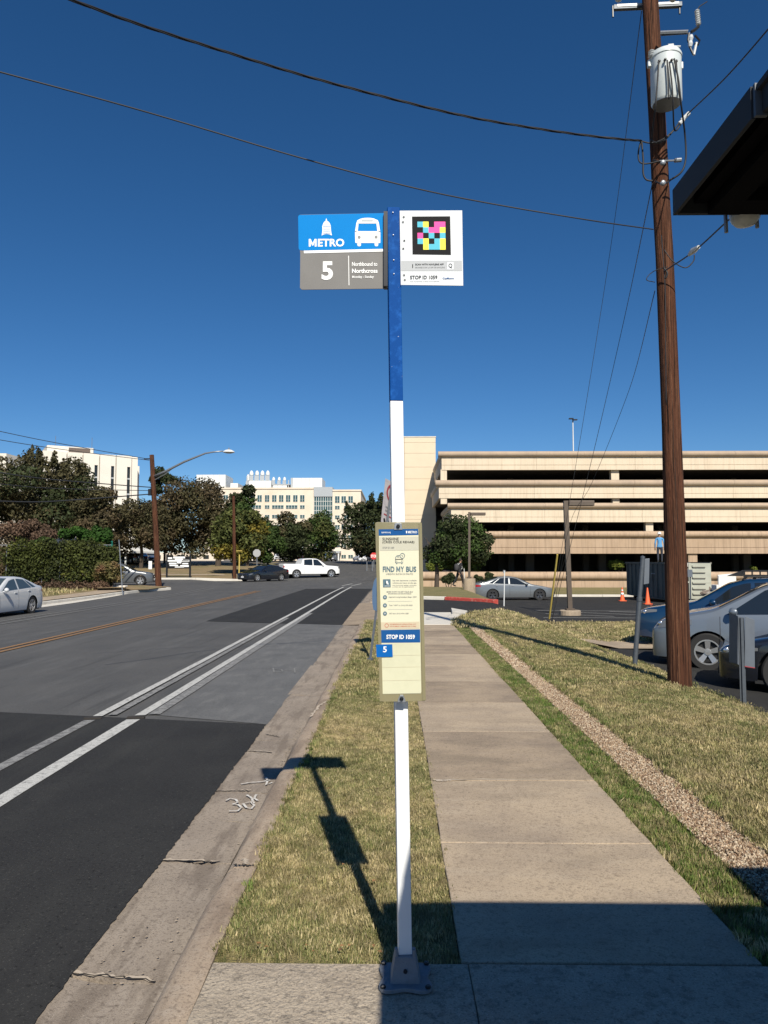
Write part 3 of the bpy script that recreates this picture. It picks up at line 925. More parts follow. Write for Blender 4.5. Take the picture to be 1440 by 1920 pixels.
# grass blades and gravel
def clump(nb, rad, h0, h1, mat, seed, lean=.6, w=.0022):
    r = np.random.default_rng(seed)
    V, Fq = [], []
    for i in range(nb):
        a = r.uniform(0, 6.283)
        d = rad * math.sqrt(r.uniform())
        bx_, by_ = d * math.cos(a), d * math.sin(a)
        h = r.uniform(h0, h1)
        a2 = r.uniform(0, 6.283)
        l = r.uniform(.1, lean) * h
        dx, dy = math.cos(a2) * l, math.sin(a2) * l
        px, py = -math.sin(a2) * w, math.cos(a2) * w
        k = len(V)
        V += [(bx_ - px, by_ - py, -.004), (bx_ + px, by_ + py, -.004), (bx_ + dx * .35 + px * .8, by_ + dy * .35 + py * .8, h * .6), (bx_ + dx * .35 - px * .8, by_ + dy * .35 - py * .8, h * .6),
              (bx_ + dx + px * .1, by_ + dy + py * .1, h), (bx_ + dx - px * .1, by_ + dy - py * .1, h)]
        Fq += [(k, k + 1, k + 2, k + 3), (k + 3, k + 2, k + 4, k + 5)]
    me = bpy.data.meshes.new('tuft')
    me.from_pydata(V, [], Fq)
    me.materials.append(mat)
    return me
def blade_mat(name, c1, c2, c3, thr=.5):
    m = bpy.data.materials.new(name)
    m.use_nodes = True
    n = m.node_tree
    n.nodes.clear()
    out = n.nodes.new('ShaderNodeOutputMaterial')
    b = n.nodes.new('ShaderNodeBsdfPrincipled')
    b.inputs['Roughness'].default_value = .6
    b.inputs['Specular IOR Level'].default_value = .25
    oi = n.nodes.new('ShaderNodeObjectInfo')
    nz = n.nodes.new('ShaderNodeTexNoise')
    nz.inputs['Scale'].default_value = .9
    nz.inputs['Detail'].default_value = 4
    n.links.new(oi.outputs['Location'], nz.inputs['Vector'])
    mr = n.nodes.new('ShaderNodeMapRange')
    mr.inputs['From Min'].default_value = thr - .08
    mr.inputs['From Max'].default_value = thr + .12
    n.links.new(nz.outputs[0], mr.inputs[0])
    mx = n.nodes.new('ShaderNodeMix'); mx.data_type = 'RGBA'
    mx.inputs['A'].default_value = (*c1, 1)
    mx.inputs['B'].default_value = (*c2, 1)
    n.links.new(mr.outputs[0], mx.inputs['Factor'])
    g = n.nodes.new('ShaderNodeNewGeometry')
    mx2 = n.nodes.new('ShaderNodeMix'); mx2.data_type = 'RGBA'
    mr2 = n.nodes.new('ShaderNodeMapRange')
    mr2.inputs['From Min'].default_value = .45
    mr2.inputs['From Max'].default_value = 1
    mr2.inputs['To Max'].default_value = .9
    n.links.new(g.outputs['Random Per Island'], mr2.inputs[0])
    n.links.new(mr2.outputs[0], mx2.inputs['Factor'])
    n.links.new(mx.outputs['Result'], mx2.inputs['A'])
    mx2.inputs['B'].default_value = (*c3, 1)
    hv = n.nodes.new('ShaderNodeHueSaturation')
    mr3 = n.nodes.new('ShaderNodeMapRange')
    mr3.inputs['To Min'].default_value = .5
    mr3.inputs['To Max'].default_value = 1.45
    n.links.new(oi.outputs['Random'], mr3.inputs[0])
    n.links.new(mr3.outputs[0], hv.inputs['Value'])
    n.links.new(mx2.outputs['Result'], hv.inputs['Color'])
    n.links.new(hv.outputs[0], b.inputs['Base Color'])
    tr = n.nodes.new('ShaderNodeBsdfTranslucent')
    n.links.new(hv.outputs[0], tr.inputs[0])
    ms = n.nodes.new('ShaderNodeMixShader')
    ms.inputs[0].default_value = .25
    n.links.new(b.outputs[0], ms.inputs[1])
    n.links.new(tr.outputs[0], ms.inputs[2])
    n.links.new(ms.outputs[0], out.inputs[0])
    return m
g_dry = blade_mat('grass_dry', (0.28, 0.26, 0.115), (0.45, 0.37, 0.20), (0.62, 0.51, 0.31))
g_grn = blade_mat('grass_green', (0.16, 0.185, 0.065), (0.27, 0.245, 0.105), (0.44, 0.37, 0.19))
g_rich = blade_mat('grass_rich', (0.10, 0.175, 0.035), (0.15, 0.2, 0.05), (0.28, 0.27, 0.09))
def tufts(mats, h0, h1, nb=42, rad=.055, w=.0022, lean=.8):
    return [clump(nb, rad, h0, h1, m, 50 + i, lean, w) for i, m in enumerate(mats)]
scatter('grass', verge_near := ribbon('tmp', [(-.735, 3.27), (-.75, 9.5)], [(.262, 3.27), (.262, 9.5)], soil, -.012, 10, 2), tufts([g_dry, g_grn, g_dry, g_dry, g_grn],   .010, .025, 48, .05, .0017), 950, .75, 1.2, 'short dry and green grass blades in the strip between kerb and sidewalk, near the sign', 'grass', 1)
scatter('grass', vf := ribbon('tmp', [(-.745, 9.5), (-.745, 21.3)], [(.26, 9.5), (.26, 21.3)], soil, -.012, 10, 2), tufts([g_dry, g_grn, g_grn, g_dry], .02, .045, 30, .09, .004), 260, .8, 1.25, 'grass blades in the far part of the strip between kerb and sidewalk', 'grass', 2)
scatter('grass', s2 := ribbon('tmp', [(1.51, 3.25), (1.51, 19)], [(1.81, 3.25), (1.82, 19)], soil, -.02, 10, 2), tufts([g_rich, g_grn, g_rich, g_dry], .015, .036, 44, .05, .0019), 700, .8, 1.25, 'greener grass blades between the sidewalk and the gravel band', 'grass', 3)
yn = np.linspace(3.25, 10, 12)
scatter('grass', l1 := ribbon('tmp', [(2.12, y) for y in yn], [(bx(y), y) for y in yn], soil, .0, 24, 8), tufts([g_dry, g_grn, g_dry, g_grn, g_dry], .014, .034, 40, .07, .0026), 480, .8, 1.3, 'grass blades on the lawn between the gravel band and the black car', 'grass', 4)
yn = np.linspace(10, 19.2, 12)
scatter('grass', l2 := ribbon('tmp', [(2.12, y) for y in yn], [(bx(y), y) for y in yn], soil, .0, 24, 8), tufts([g_dry, g_grn, g_dry, g_grn], .016, .038, 34, .1, .0038), 240, .8, 1.3, 'grass blades on the lawn round the big utility pole', 'grass', 5)
scatter('grass', l3 := ribbon('tmp', [(1.52, 19.0), (1.65, 21.2), (2.05, 22.9), (2.5, 24.3), (3.9, 26.3)], [(13, 19.4), (13, 21), (13, 23), (13, 25), (13, 27)], soil, .02, 24, 16), tufts([g_dry, g_grn, g_dry], .03, .06, 22, .16, .009), 60, .8, 1.3, 'grass blades on the island lawn by the lamp post', 'grass', 6)
edge_t = tufts([g_grn, g_dry, g_rich, g_grn], .015, .042, 26, .03, .0020)
scatter('grass', e1 := ribbon('tmp', [(-.755, 3.27), (-.755, 12)], [(-.70, 3.27), (-.70, 12)], soil, -.005, 10, 1), edge_t, 600, .7, 1.2, 'taller green blades leaning over the kerb edge', 'grass', 7)
scatter('grass', e2 := ribbon('tmp', [(1.502, 3.27), (1.502, 16)], [(1.55, 3.27), (1.55, 16)], soil, -.005, 10, 1), edge_t, 900, .7, 1.2, 'taller green blades along the right edge of the sidewalk', 'grass', 8)
weed = tufts([leaf_twig, g_dry], .02, .05, 20, .05, .003)
scatter('grass', e3 := ribbon('tmp', [(2.10, 3.3), (2.10, 18)], [(2.16, 3.3), (2.16, 18)], soil, .01, 10, 1), edge_t, 900, .8, 1.3, 'taller blades along the lawn edge above the gravel band', 'grass', 9)
# far dry grass
scatter('grass', f1 := ribbon('tmp', [(-18.5, 20), (-18.5, 50)], [(-22, 20), (-22, 50)], soil, .04, 10, 3), tufts([g_dry, g_dry, g_grn], .08, .2, 16, .3, .02), 7, .8, 1.3, 'dry tufts of grass below the overgrown fence', 'grass', 10)
def pebble(seed, mat):
    r = np.random.default_rng(seed)
    mb = MB()
    mb.lathe([(0, -.006), (.009, -.003), (.0105, .002), (.006, .006), (0, .0075)], (0, 0, 0), 6)
    me = bpy.data.meshes.new('pebble')
    v = [tuple(np.array(p) * (1 + r.uniform(-.3, .3, 3)) * (1.2, .8, .8)) for p in mb.v]
    me.from_pydata(v, [], mb.f)
    me.materials.append(mat)
    return me
pb = [M('pebble_tan', (0.33, 0.235, 0.15), .8, randv=.4), M('pebble_brown', (0.17, 0.105, 0.065), .8, randv=.45), M('pebble_pale', (0.46, 0.38, 0.28), .8, randv=.3)]
scatter('gravel', gv := ribbon('tmp', [(1.80, 3.25), (1.83, 12)], [(2.12, 3.25), (2.12, 12)], soil, -.0, 10, 1), [pebble(i, pb[i % 3]) for i in range(6)], 9000, .4, .9, 'loose tan and brown gravel stones in the near part of the band', 'gravel', 12, 1.5, (2, .7))
scatter('gravel', gv2 := ribbon('tmp', [(1.83, 12), (1.83, 19.2)], [(2.12, 12), (2.12, 19.2)], soil, -.0, 10, 1), [pebble(i, pb[i % 3]) for i in range(6)], 2600, 1.0, 1.7, 'loose tan gravel stones in the far part of the band', 'gravel', 13, 1.5, (2, .7))
for o in (verge_near, vf, s2, l1, l2, l3, e1, e2, e3, f1, gv, gv2):
    bpy.data.objects.remove(o)
# a few dead leaves and a mound of dirt patches
mb = MB()
for k in range(40):
    x, y = random.choice([(random.uniform(-.6, .2), 3.3 + abs(random.gauss(0, .05))), (random.uniform(-.7, .25), random.uniform(3.4, 9)), (random.uniform(2.2, 4.2), random.uniform(5, 16))])
    a = random.uniform(0, 6.28)
    l, w_ = random.uniform(.012, .03), random.uniform(.006, .012)
    z = zf(x, y) + .03
    mb.add([(x, y, z), (x + l * .5 * math.cos(a) - w_ * math.sin(a), y + l * .5 * math.sin(a) + w_ * math.cos(a), z + .006), (x + l * math.cos(a), y + l * math.sin(a), z + .002), (x + l * .5 * math.cos(a) + w_ * math.sin(a), y + l * .5 * math.sin(a) - w_ * math.cos(a), z + .004)], [(0, 1, 2, 3)])
tag(mb.build('dead_leaves', M('dead_leaf', (.22, .12, .05), .8), fix=False), 'small dead brown leaves scattered on the grass', 'leaves', kind='stuff')

# ================================================================== LARGE STRUCTURES
def grey_mat(name, c, **k): return M(name, c, **k)
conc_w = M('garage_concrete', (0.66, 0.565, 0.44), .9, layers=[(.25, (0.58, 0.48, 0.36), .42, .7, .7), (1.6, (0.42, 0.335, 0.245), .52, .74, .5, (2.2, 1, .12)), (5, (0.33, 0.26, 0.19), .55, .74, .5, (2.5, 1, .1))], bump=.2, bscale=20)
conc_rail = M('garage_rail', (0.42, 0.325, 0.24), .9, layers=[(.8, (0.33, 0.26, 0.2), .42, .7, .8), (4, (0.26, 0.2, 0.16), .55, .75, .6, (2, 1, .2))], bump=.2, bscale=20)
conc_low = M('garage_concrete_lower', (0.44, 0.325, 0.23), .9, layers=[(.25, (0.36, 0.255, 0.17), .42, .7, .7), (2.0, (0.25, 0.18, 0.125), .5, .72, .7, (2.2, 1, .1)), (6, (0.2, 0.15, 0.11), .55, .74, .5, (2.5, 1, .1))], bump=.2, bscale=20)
conc_dark = M('garage_interior_shaded', (0.10, 0.085, 0.07), .95)  # concrete toned dark, the shade of the open decks put into its colour
tower_m = M('cream_panel', (0.68, 0.575, 0.43), .85, layers=[(.4, (0.62, 0.52, 0.39), .42, .7, .7)])
lab_m = M('lab_limestone', (0.70, 0.62, 0.52), .85, layers=[(.15, (0.62, 0.5, 0.37), .45, .68, .7), (2, (0.66, 0.54, 0.41), .5, .7, .4)])
lab_glass = M('lab_glass', (0.03, 0.075, 0.08), .08, spec=.8)
lab_mull = M('window_frame_pale', (0.5, 0.52, 0.5), .5)
metal_w = M('white_cladding', (0.66, 0.68, 0.68), .5, layers=[(.6, (0.58, 0.6, 0.61), .45, .7, .5)])
metal_g = M('grey_cladding', (0.36, 0.39, 0.42), .5)
cream_m = M('cream_precast', (0.70, 0.66, 0.59), .85, layers=[(.2, (0.62, 0.58, 0.51), .45, .7, .6)])
dark_win = M('dark_window', (0.02, 0.022, 0.022), .15)
roof_w = M('white_canopy', (0.75, 0.74, 0.70), .7)
brown_m = M('brown_louver', (0.12, 0.09, 0.075), .7)

# ---- parking garage
GY = 75.0
def gz(y, Y=GY): return P(1000, y, Y).z
GX0 = P(822, 1000, GY).x
GX1 = 62.0
garage = thing('parking_garage', 'long tan concrete parking garage with open decks and rounded rails', 'parking garage', (GX0, GY, -1.0))
levels = [  # rail top, rail bottom, spandrel bottom (picture rows), material
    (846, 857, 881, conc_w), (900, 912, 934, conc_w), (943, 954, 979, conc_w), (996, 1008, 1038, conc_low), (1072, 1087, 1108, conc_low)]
GD = 13.5   # depth of the left flank up to the stair tower
def rail_prof(zt, zb):
    h = (zt - zb) / 2
    zc = (zt + zb) / 2
    return [(-.34 * math.cos(a), zc + h * math.sin(a)) for a in np.linspace(-math.pi / 2, math.pi / 2, 7)]
for li, (a, b, c, mt) in enumerate(levels):
    zt, zm, zb = gz(a), gz(b), gz(c)
    if li == 4: zb = -1.6
    xo = GX0 - (.28 if li in (1,) else 0) + (.9 if li == 2 else 0) + (1.0 if li > 2 else 0)
    L = GX1 - xo
    nseg = 6
    for k in range(nseg):
        xa, xb = xo + L * k / nseg + (.008 if k else 0), xo + L * (k + 1) / nseg - .008
        # rounded rail
        pr = rail_prof(zt, zm)
        mb = MB().prism([(xa, GY + 0.05, zm)] + [(xa, GY + y, z) for y, z in pr] + [(xa, GY + .05, zt)], (xb - xa, 0, 0))
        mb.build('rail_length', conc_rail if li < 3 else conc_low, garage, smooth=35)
        # spandrel with a groove
        zg = zb + (zm - zb) * .36
        xa2 = xa + (.35 if k == 0 else 0)
        mb = MB()
        mb.box(xa2, xb, GY + .02, GY + .3, zg + .045, zm)
        mb.box(xa2, xb, GY + .06, GY + .3, zg - .02, zg + .045)
        mb.box(xa2, xb, GY + .0, GY + .3, zb, zg - .02)
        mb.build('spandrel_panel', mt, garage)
    # flank running back
    for k in range(2):
        ya, yb = GY + .31 + GD * k / 2, GY + .31 + GD * (k + 1) / 2 - .02
        mb = MB()
        mb.box(xo + .35, xo + .6, ya, yb, zb, zm)
        mb.prism([(xo + .35 + y * .6 + .02, ya, z) for y, z in rail_prof(zt, zm)] + [(xo + .6, ya, zt), (xo + .6, ya, zm)], (0, yb - ya, 0))
        mb.build('side_spandrel', mt, garage)
    # deck behind
    if li < 4:
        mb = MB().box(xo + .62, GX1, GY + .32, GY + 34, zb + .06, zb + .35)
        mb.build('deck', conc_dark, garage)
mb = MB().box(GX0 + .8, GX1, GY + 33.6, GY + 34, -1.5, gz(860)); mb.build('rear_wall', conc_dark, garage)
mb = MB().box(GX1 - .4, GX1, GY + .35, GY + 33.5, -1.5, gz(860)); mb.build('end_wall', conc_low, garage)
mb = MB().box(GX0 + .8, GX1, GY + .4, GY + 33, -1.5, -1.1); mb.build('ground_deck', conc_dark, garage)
def colm(px0, px1, li, mt, dy=.35):
    z1, z0 = gz(levels[li][2]) , gz(levels[li + 1][0])
    x0, x1 = P(px0, 900, GY + dy).x, P(px1, 900, GY + dy).x
    mb = MB().box(x0, x1, GY + dy, GY + dy + .7, z0 - .1, z1 + .07)
    mb.build('column', mt, garage, bevel=.03)
colm(826, 838, 0, conc_w, .05); colm(1146, 1161, 0, conc_w)
colm(826, 838, 1, conc_w, .05); colm(1148, 1161, 1, conc_w)
colm(1209, 1223, 2, conc_w); colm(1287, 1304, 3, conc_low, .2)
colm(985, 1000, 3, conc_dark, 6); colm(1120, 1134, 3, conc_dark, 6); colm(1390, 1404, 3, conc_dark, 6)
for yy_ in (8, 16, 24):
    for xx in range(8, 60, 8):
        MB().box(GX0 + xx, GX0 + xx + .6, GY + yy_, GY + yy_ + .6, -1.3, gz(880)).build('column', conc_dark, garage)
# rounded end of ground rail post left
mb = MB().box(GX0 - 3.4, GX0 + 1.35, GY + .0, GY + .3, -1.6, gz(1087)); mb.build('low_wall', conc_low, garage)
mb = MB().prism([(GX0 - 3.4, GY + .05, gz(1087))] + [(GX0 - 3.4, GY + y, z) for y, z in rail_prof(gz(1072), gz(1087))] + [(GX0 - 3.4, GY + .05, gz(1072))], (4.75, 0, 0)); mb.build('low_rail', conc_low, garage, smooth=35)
# lamp mast on the garage roof
q = P(1075, 848, GY + 14)
mast = thing('roof_lamp', 'thin white lamp mast on top of the parking garage', 'street lamp', (q.x, q.y, gz(881) + .3))
MB().tube([(q.x, q.y, gz(881) + .3), (q.x, q.y, P(1075, 790, q.y).z)], [.09, .06], 8).build('pole', metal_w, mast)
zt = P(1075, 786, q.y).z
MB().box(q.x - .45, q.x + .05, q.y - .2, q.y + .2, zt, zt + .12).box(q.x - .06, q.x + .06, q.y - .06, q.y + .06, zt - .4, zt).box(q.x + .0, q.x + .5, q.y - .2, q.y + .2, zt - .12, zt - .02).build('lamp_head', dark_metal, mast)

# ---- stair tower of cream panels behind the garage's left end
TY = GY + 14.2
tx0, tx1 = P(751, 900, TY).x, P(817, 900, TY).x
tower = thing('stair_tower', 'tall windowless cream panelled tower behind the left end of the garage', 'tower', (tx0, TY, -1))
rows = [820, 830, 850, 876, 898, 919, 945, 966, 974, 1000, 1025, 1050, 1075, 1100]
xm = P(758.5, 900, TY).x
for a, b in zip(rows, rows[1:]):
    z1, z0 = P(780, a, TY).z, P(780, b, TY).z
    if b == 1100: z0 = -1.4
    MB().box(xm + .012, tx1, TY, TY + .15, z0 + .02, z1).build('wall_panel', tower_m, tower, bevel=.01)
    MB().box(tx0, xm - .012, TY, TY + .15, z0 + .02, z1).build('wall_panel', tower_m, tower, bevel=.01)
zt = P(780, 820, TY).z
MB().box(tx0 + .02, tx1 - .02, TY + .1, TY + 9, -1.4, zt - .03).build('tower_core', tower_m, tower)
MB().box(tx0 - .03, tx1 + .05, TY - .04, TY + 9.05, zt, zt + .12).build('coping', pale_conc, tower)

# ---- laboratory building
LY = 250.0
def lp(x, y, Y=LY): return P(x, y, Y)
lab = thing('laboratory_building', 'long pale stone laboratory building with rows of square windows and rooftop stacks', 'building', (lp(640, 1050).x, LY, 1.5))
zb_ = 1.0
zpar = lp(500, 917).z
xl, xc0, xc1, xr = lp(385, 950).x, lp(588, 950).x, lp(623.5, 950).x, lp(676.5, 950).x
MB().box(xl, xc0, LY, LY + 40, zb_, zpar).build('wing_wall', lab_m, lab)
MB().box(xc1, xr, LY, LY + 40, zb_, lp(500, 921).z).build('wing_wall', lab_m, lab)
MB().box(xl - .2, xc0, LY - .25, LY + 40.2, zpar, zpar + .5).build('parapet', lab_m, lab)
MB().box(xc1, xr + .2, LY - .25, LY + 40.2, lp(500, 921).z, lp(500, 921).z + .5).build('parapet', lab_m, lab)
# atrium
z0a, z1a = lp(600, 962).z, lp(600, 931).z
MB().box(xc0 + .05, xc1 - .05, LY + .6, LY + 39, zb_, z1a).build('atrium_glass', lab_glass, lab)
MB().box(xc0 + .04, xc1 - .04, LY + .2, LY + 39, z1a + .02, lp(600, 913).z).build('atrium_crown', metal_g, lab)
for k in range(9):
    x = xc0 + .1 + (xc1 - xc0 - .2) * k / 8
    MB().box(x - .09, x + .09, LY + .4, LY + .58, zb_, z1a).build('mullion', lab_mull, lab)
for k in range(13):
    z = zb_ + 3 + (z1a - zb_ - 3) * k / 12
    MB().box(xc0 + .1, xc1 - .1, LY + .42, LY + .6, z - .09, z + .09).build('transom', lab_mull, lab)
def lab_win(x0, x1, y0, y1, nv):
    a, b = lp(x0, y1), lp(x1, y0)
    w = MB().box(a.x, b.x, LY - .12, LY - .02, a.z, b.z).build('window', lab_mull, lab)
    n = nv
    for k in range(n):
        g0, g1 = a.x + (b.x - a.x) * k / n + .08, a.x + (b.x - a.x) * (k + 1) / n - .08
        zz = a.z + (b.z - a.z) * .38
        MB().box(g0, g1, LY - .17, LY - .13, a.z + .1, zz - .05).box(g0, g1, LY - .17, LY - .13, zz + .05, b.z - .1).build('pane', lab_glass, w)
for x in [405, 419, 432, 445, 458, 470, 482.5, 496.5, 510, 523, 536, 549.5, 562.5]:
    lab_win(x, x + 8.8, 928, 941, 2)
for x in (418, 443, 468, 496.5, 510, 536): lab_win(x, x + (22 if x not in (496.5,) else 9), 947, 954, 4 if x != 496.5 else 2)
lab_win(562.5, 571.5, 947, 954, 2)
for x in (443, 468, 496.5, 510, 536): lab_win(x, x + (22 if x not in (496.5,) else 9), 965, 972, 4 if x != 496.5 else 2)
lab_win(562.5, 571.5, 965, 972, 2)
for y in (984, 1003, 1022):
    for x in (443, 468, 510, 536, 562): lab_win(x, x + (22 if x < 560 else 9), y, y + 7, 4)
for x in (628, 640, 653): lab_win(x, x + 9, 930, 943, 2)
for y in (948, 966): 
    for x in (628, 645): lab_win(x, x + 9, y, y + 7, 2)
for y in (984, 1003, 1018): 
    for x in (628, 640, 653): lab_win(x, x + 9, y, y + 8, 2)
for x in (640, 653): lab_win(x, x + 9, 1040, 1047, 2)
# entrance canopy
a = lp(596, 1046); b = lp(640, 1032)
MB().box(a.x, b.x, LY - 8, LY - .3, b.z - .9, b.z - .3).build('entrance_canopy', metal_g, lab)
for x in (598, 612, 626, 638):
    xx = lp(x, 1000).x
    MB().box(xx - .2, xx + .2, LY - 7.8, LY - 7.4, zb_, b.z - .9).build('canopy_post', metal_w, lab)
# penthouses
def pent(x0, x1, y0, y1, mat=metal_w, dy=6, dep=12, n=5):
    a, b = P(x0, y1, LY + dy), P(x1, y0, LY + dy)
    base = MB().box(a.x, b.x, LY + dy, LY + dy + dep, a.z - 1.5, b.z).build('penthouse', mat, lab)
    for k in range(1, n):
        x = a.x + (b.x - a.x) * k / n
        MB().box(x - .05, x + .05, LY + dy - .06, LY + dy - .01, a.z - 1.4, b.z - .1).build('cladding_rib', metal_g, base)
    return base
pent(368, 423, 890, 916); pent(545, 549, 896, 917, metal_g, 6.2, 10, 1); pent(549, 604, 896, 917, n=7); pent(432, 446, 906, 916, n=2)
pent(467, 508, 901, 917, n=4); pent(512, 538, 909, 917, n=3)
MB().box(P(509, 908, LY + 5.8).x, P(543, 906, LY + 5.8).x, LY + 5.8, LY + 18, P(509, 909, LY + 5.8).z, P(509, 907.5, LY + 5.8).z).build('stack_deck', metal_g, lab)
def stack(x, ytop, ybot, w):
    a, b = P(x, ybot, LY + 8), P(x, ytop, LY + 8)
    r = w / 2 * LY / F
    h = b.z - a.z
    s = MB().lathe([(r * .95, 0), (r * .95, h * .30), (r * .55, h * .34), (r * .55, h * .5), (r * 1.0, h * .55), (r * 1.0, h * .72), (r * .8, h * .86), (r * .35, h), (0, h)], (a.x, LY + 8, a.z), 12).build('exhaust_stack', metal_w, lab, smooth=40)
    MB().box(a.x - r * 1.1, a.x + r * 1.1, LY + 7.2, LY + 7.4, a.z, a.z + h * .5).build('stack_frame', metal_g, s)
for x in (471.5, 482, 492, 502): stack(x, 882.5, 901, 8)
for x in (465, ): stack(x, 889.5, 916, 6.5)
for x in (513, 523.5, 533.5): stack(x, 894.5, 909, 6)
for x in (463, 510, 541):
    a = P(x, 916, LY + 6); b = P(x, 900 if x != 463 else 892, LY + 6)
    MB().box(a.x - .15, a.x + .15, LY + 6, LY + 6.3, a.z - 1, b.z).build('pipe', metal_g, lab)

# ---- cream hospital block, upper left
def hosp():
    A0, A1 = P(85, 845, 150), P(258.5, 858, 159)
    Hz0 = 1.0
    b = thing('clinic_building', 'tall cream precast building with dark slit windows above the oaks on the left', 'building', (A0.x, A0.y, Hz0))
    ax = Vector((A1.x - A0.x, A1.y - A0.y, 0)); L = ax.length; ax.normalize()
    nv = Vector((ax.y, -ax.x, 0))
    if nv.y > 0: nv = -nv
    top = A0.z
    org = Vector((A0.x, A0.y, 0))
    def bx_(u0, u1, d0, d1, z0, z1, name, mat, par=b):
        c = org + ax * ((u0 + u1) / 2) + nv * ((d0 + d1) / 2) + Vector((0, 0, (z0 + z1) / 2))
        return MB().obox(c, ax * ((u1 - u0) / 2), nv * ((d1 - d0) / 2), Vector((0, 0, (z1 - z0) / 2))).build(name, mat, par)
    bx_(-.6, L, -30, -.3, Hz0, top - .1, 'wall_core', cream_m)
    # pixel joints at 123,153,184.5,215,245,258.5
    js = [-.6]
    for x in (92, 123, 153, 184.5, 215.5, 245.5):
        r = ray(x, 950); t = (org.x * nv.x + org.y * nv.y) / (r.x * nv.x + r.y * nv.y)
        js.append((Vector((r.x * t, r.y * t, 0)) - org).dot(ax))
    js.append(L)
    for i, (u0, u1) in enumerate(zip(js, js[1:])):
        um = u0 + (u1 - u0) * .70
        if i == len(js) - 2:
            bx_(u0 + .06, u1, -.3, .0, Hz0, top - .3, 'precast_panel', cream_m); continue
        slit0, slit1 = um, um + .62
        bx_(u0 + .1, slit0, -.3, .25, Hz0, top, 'precast_panel', cream_m)
        bx_(slit1, u1 - .1, -.3, .25, Hz0, top, 'precast_panel', cream_m)
        zs = top - 2.3
        bx_(slit0 + .002, slit1 - .002, -.3, .22, zs, top, 'precast_head', cream_m)
        w = bx_(slit0, slit1, -.45, -.12, Hz0, zs, 'slit_window', dark_win)
        for k in range(7):
            bx_(slit0, slit1, -.12, -.06, zs - 2.6 - k * 3.2, zs - 2.3 - k * 3.2, 'spandrel', metal_g, w)
    r = bx_(js[1] - .5, js[3] + 2.2, -12, -1.5, top, top + 1.35, 'penthouse', cream_m)
    bx_(js[2] + .5, js[3] + 1.6, -1.5, -1.44, top + .2, top + 1.15, 'louver', brown_m, r)
    bx_(L, L + 1.2, -26, -4, Hz0, top - 1.5, 'side_wing', cream_m)
    for u, h in ((js[2] - 1.5, 4), (js[3] + 2.6, 4.2), (js[2] + 6, 2)):
        p = org + ax * u + nv * -6
        MB().tube([(p.x, p.y, top), (p.x, p.y, top + h)], .05, 5).build('aerial', galv, b)
hosp()
# small white building piece at the far left edge
a = P(0, 1040, 170); bb_ = P(12, 850, 170)
MB().box(a.x - 12, bb_.x, 170, 190, 1, bb_.z).build('white_building', cream_m)
bpy.data.objects['white_building']['label'] = 'sliver of a pale building behind the oaks at the far left edge'
bpy.data.objects['white_building']['category'] = 'building'

# drive-up canopy between the oaks
cy = 96.0
a, b2 = P(190, 1037, cy), P(253, 1012, cy)
can = thing('drive_canopy', 'low white roofed canopy with thin posts below the oaks', 'canopy', (a.x, cy, zf(a.x, cy)))
MB().prism([(a.x - 6, cy, a.z), (b2.x, cy, a.z), (b2.x - .1, cy, a.z + .25), (b2.x - 2.0, cy, P(0, 1013, cy).z), (a.x - 6, cy, P(0, 1005, cy).z)], (0, 9, 0)).build('canopy_roof', roof_w, can)
for x in (196, 213, 236):
    q = P(x, 1040, cy + .5)
    MB().box(q.x - .1, q.x + .1, cy + .4, cy + .6, zf(q.x, cy), a.z).build('canopy_post', metal_w, can)
    MB().box(q.x - .1, q.x + .1, cy + 8, cy + 8.2, zf(q.x, cy), a.z).build('canopy_post', metal_w, can)
MB().box(a.x - 6, P(262, 1040, 104).x, 106, 112, .8, 3.2).build('low_building', M('brick_red_brown', (.25, .12, .085), .9, layers=[(8, (.16, .08, .06), .45, .7, .7)]))
tag(bpy.data.objects['low_building'], 'low brick building in the shade behind the canopy', 'building')
# low pale buildings glimpsed between trunks
for i, (x0, x1, y0, Y, lb) in enumerate([(262, 420, 1036, 150, 'low tan building glimpsed behind the big oak trunk'), (440, 560, 1030, 180, 'low tan building glimpsed behind the turning tree')]):
    a, b = P(x0, 1050, Y), P(x1, y0, Y)
    bl = thing('low_building', lb, 'building', (a.x, Y, 1.4))
    MB().box(a.x, b.x, Y, Y + 15, 1.2, b.z).build('wall', lab_m, bl)
    n = 7
    for k in range(n):
        xx = a.x + (b.x - a.x) * (k + .3) / n
        MB().box(xx, xx + (b.x - a.x) / n * .45, Y - .1, Y - .02, 1.9, b.z - .5).build('window', dark_win, bl)

# ================================================================== BUS STOP SIGN
BY = 3.09
b0 = P(760, 1851, BY)
stop = thing('bus_stop_sign', 'white and blue square pole carrying the METRO route 5 sign and the framed stop notice', 'bus stop sign', (b0.x, BY, .01))
def polex(y): return 760 + (737 - 760) * (1850 - y) / (1850 - 388)
def polebox(name, y0, y1, mat, wpx=25.5, m=None):
    """square tube between picture rows, slightly leaning"""
    h = .0262
    t, b = P(polex(y0), y0, BY), P(polex(y1), y1, BY)
    c0 = Vector((b.x, BY + h, b.z)); c1 = Vector((t.x, BY + h, t.z))
    mb = MB()
    R0 = [(-h, -h), (h, -h), (h, h), (-h, h)]
    ca, sa = math.cos(R(5)), math.sin(R(5))
    V = [c0 + Vector((x * ca - y * sa, x * sa + y * ca, 0)) for x, y in R0] + [c1 + Vector((x * ca - y * sa, x * sa + y * ca, 0)) for x, y in R0]
    mb.add(V, [(0, 1, 5, 4), (1, 2, 6, 5), (2, 3, 7, 6), (3, 0, 4, 7), (0, 1, 2, 3), (4, 5, 6, 7)])
    return mb.build(name, mat, stop, bevel=.003)
polebox('lower_pole', 751.5, 1836, paint_w)
polebox('upper_pole', 388, 751, paint_b)
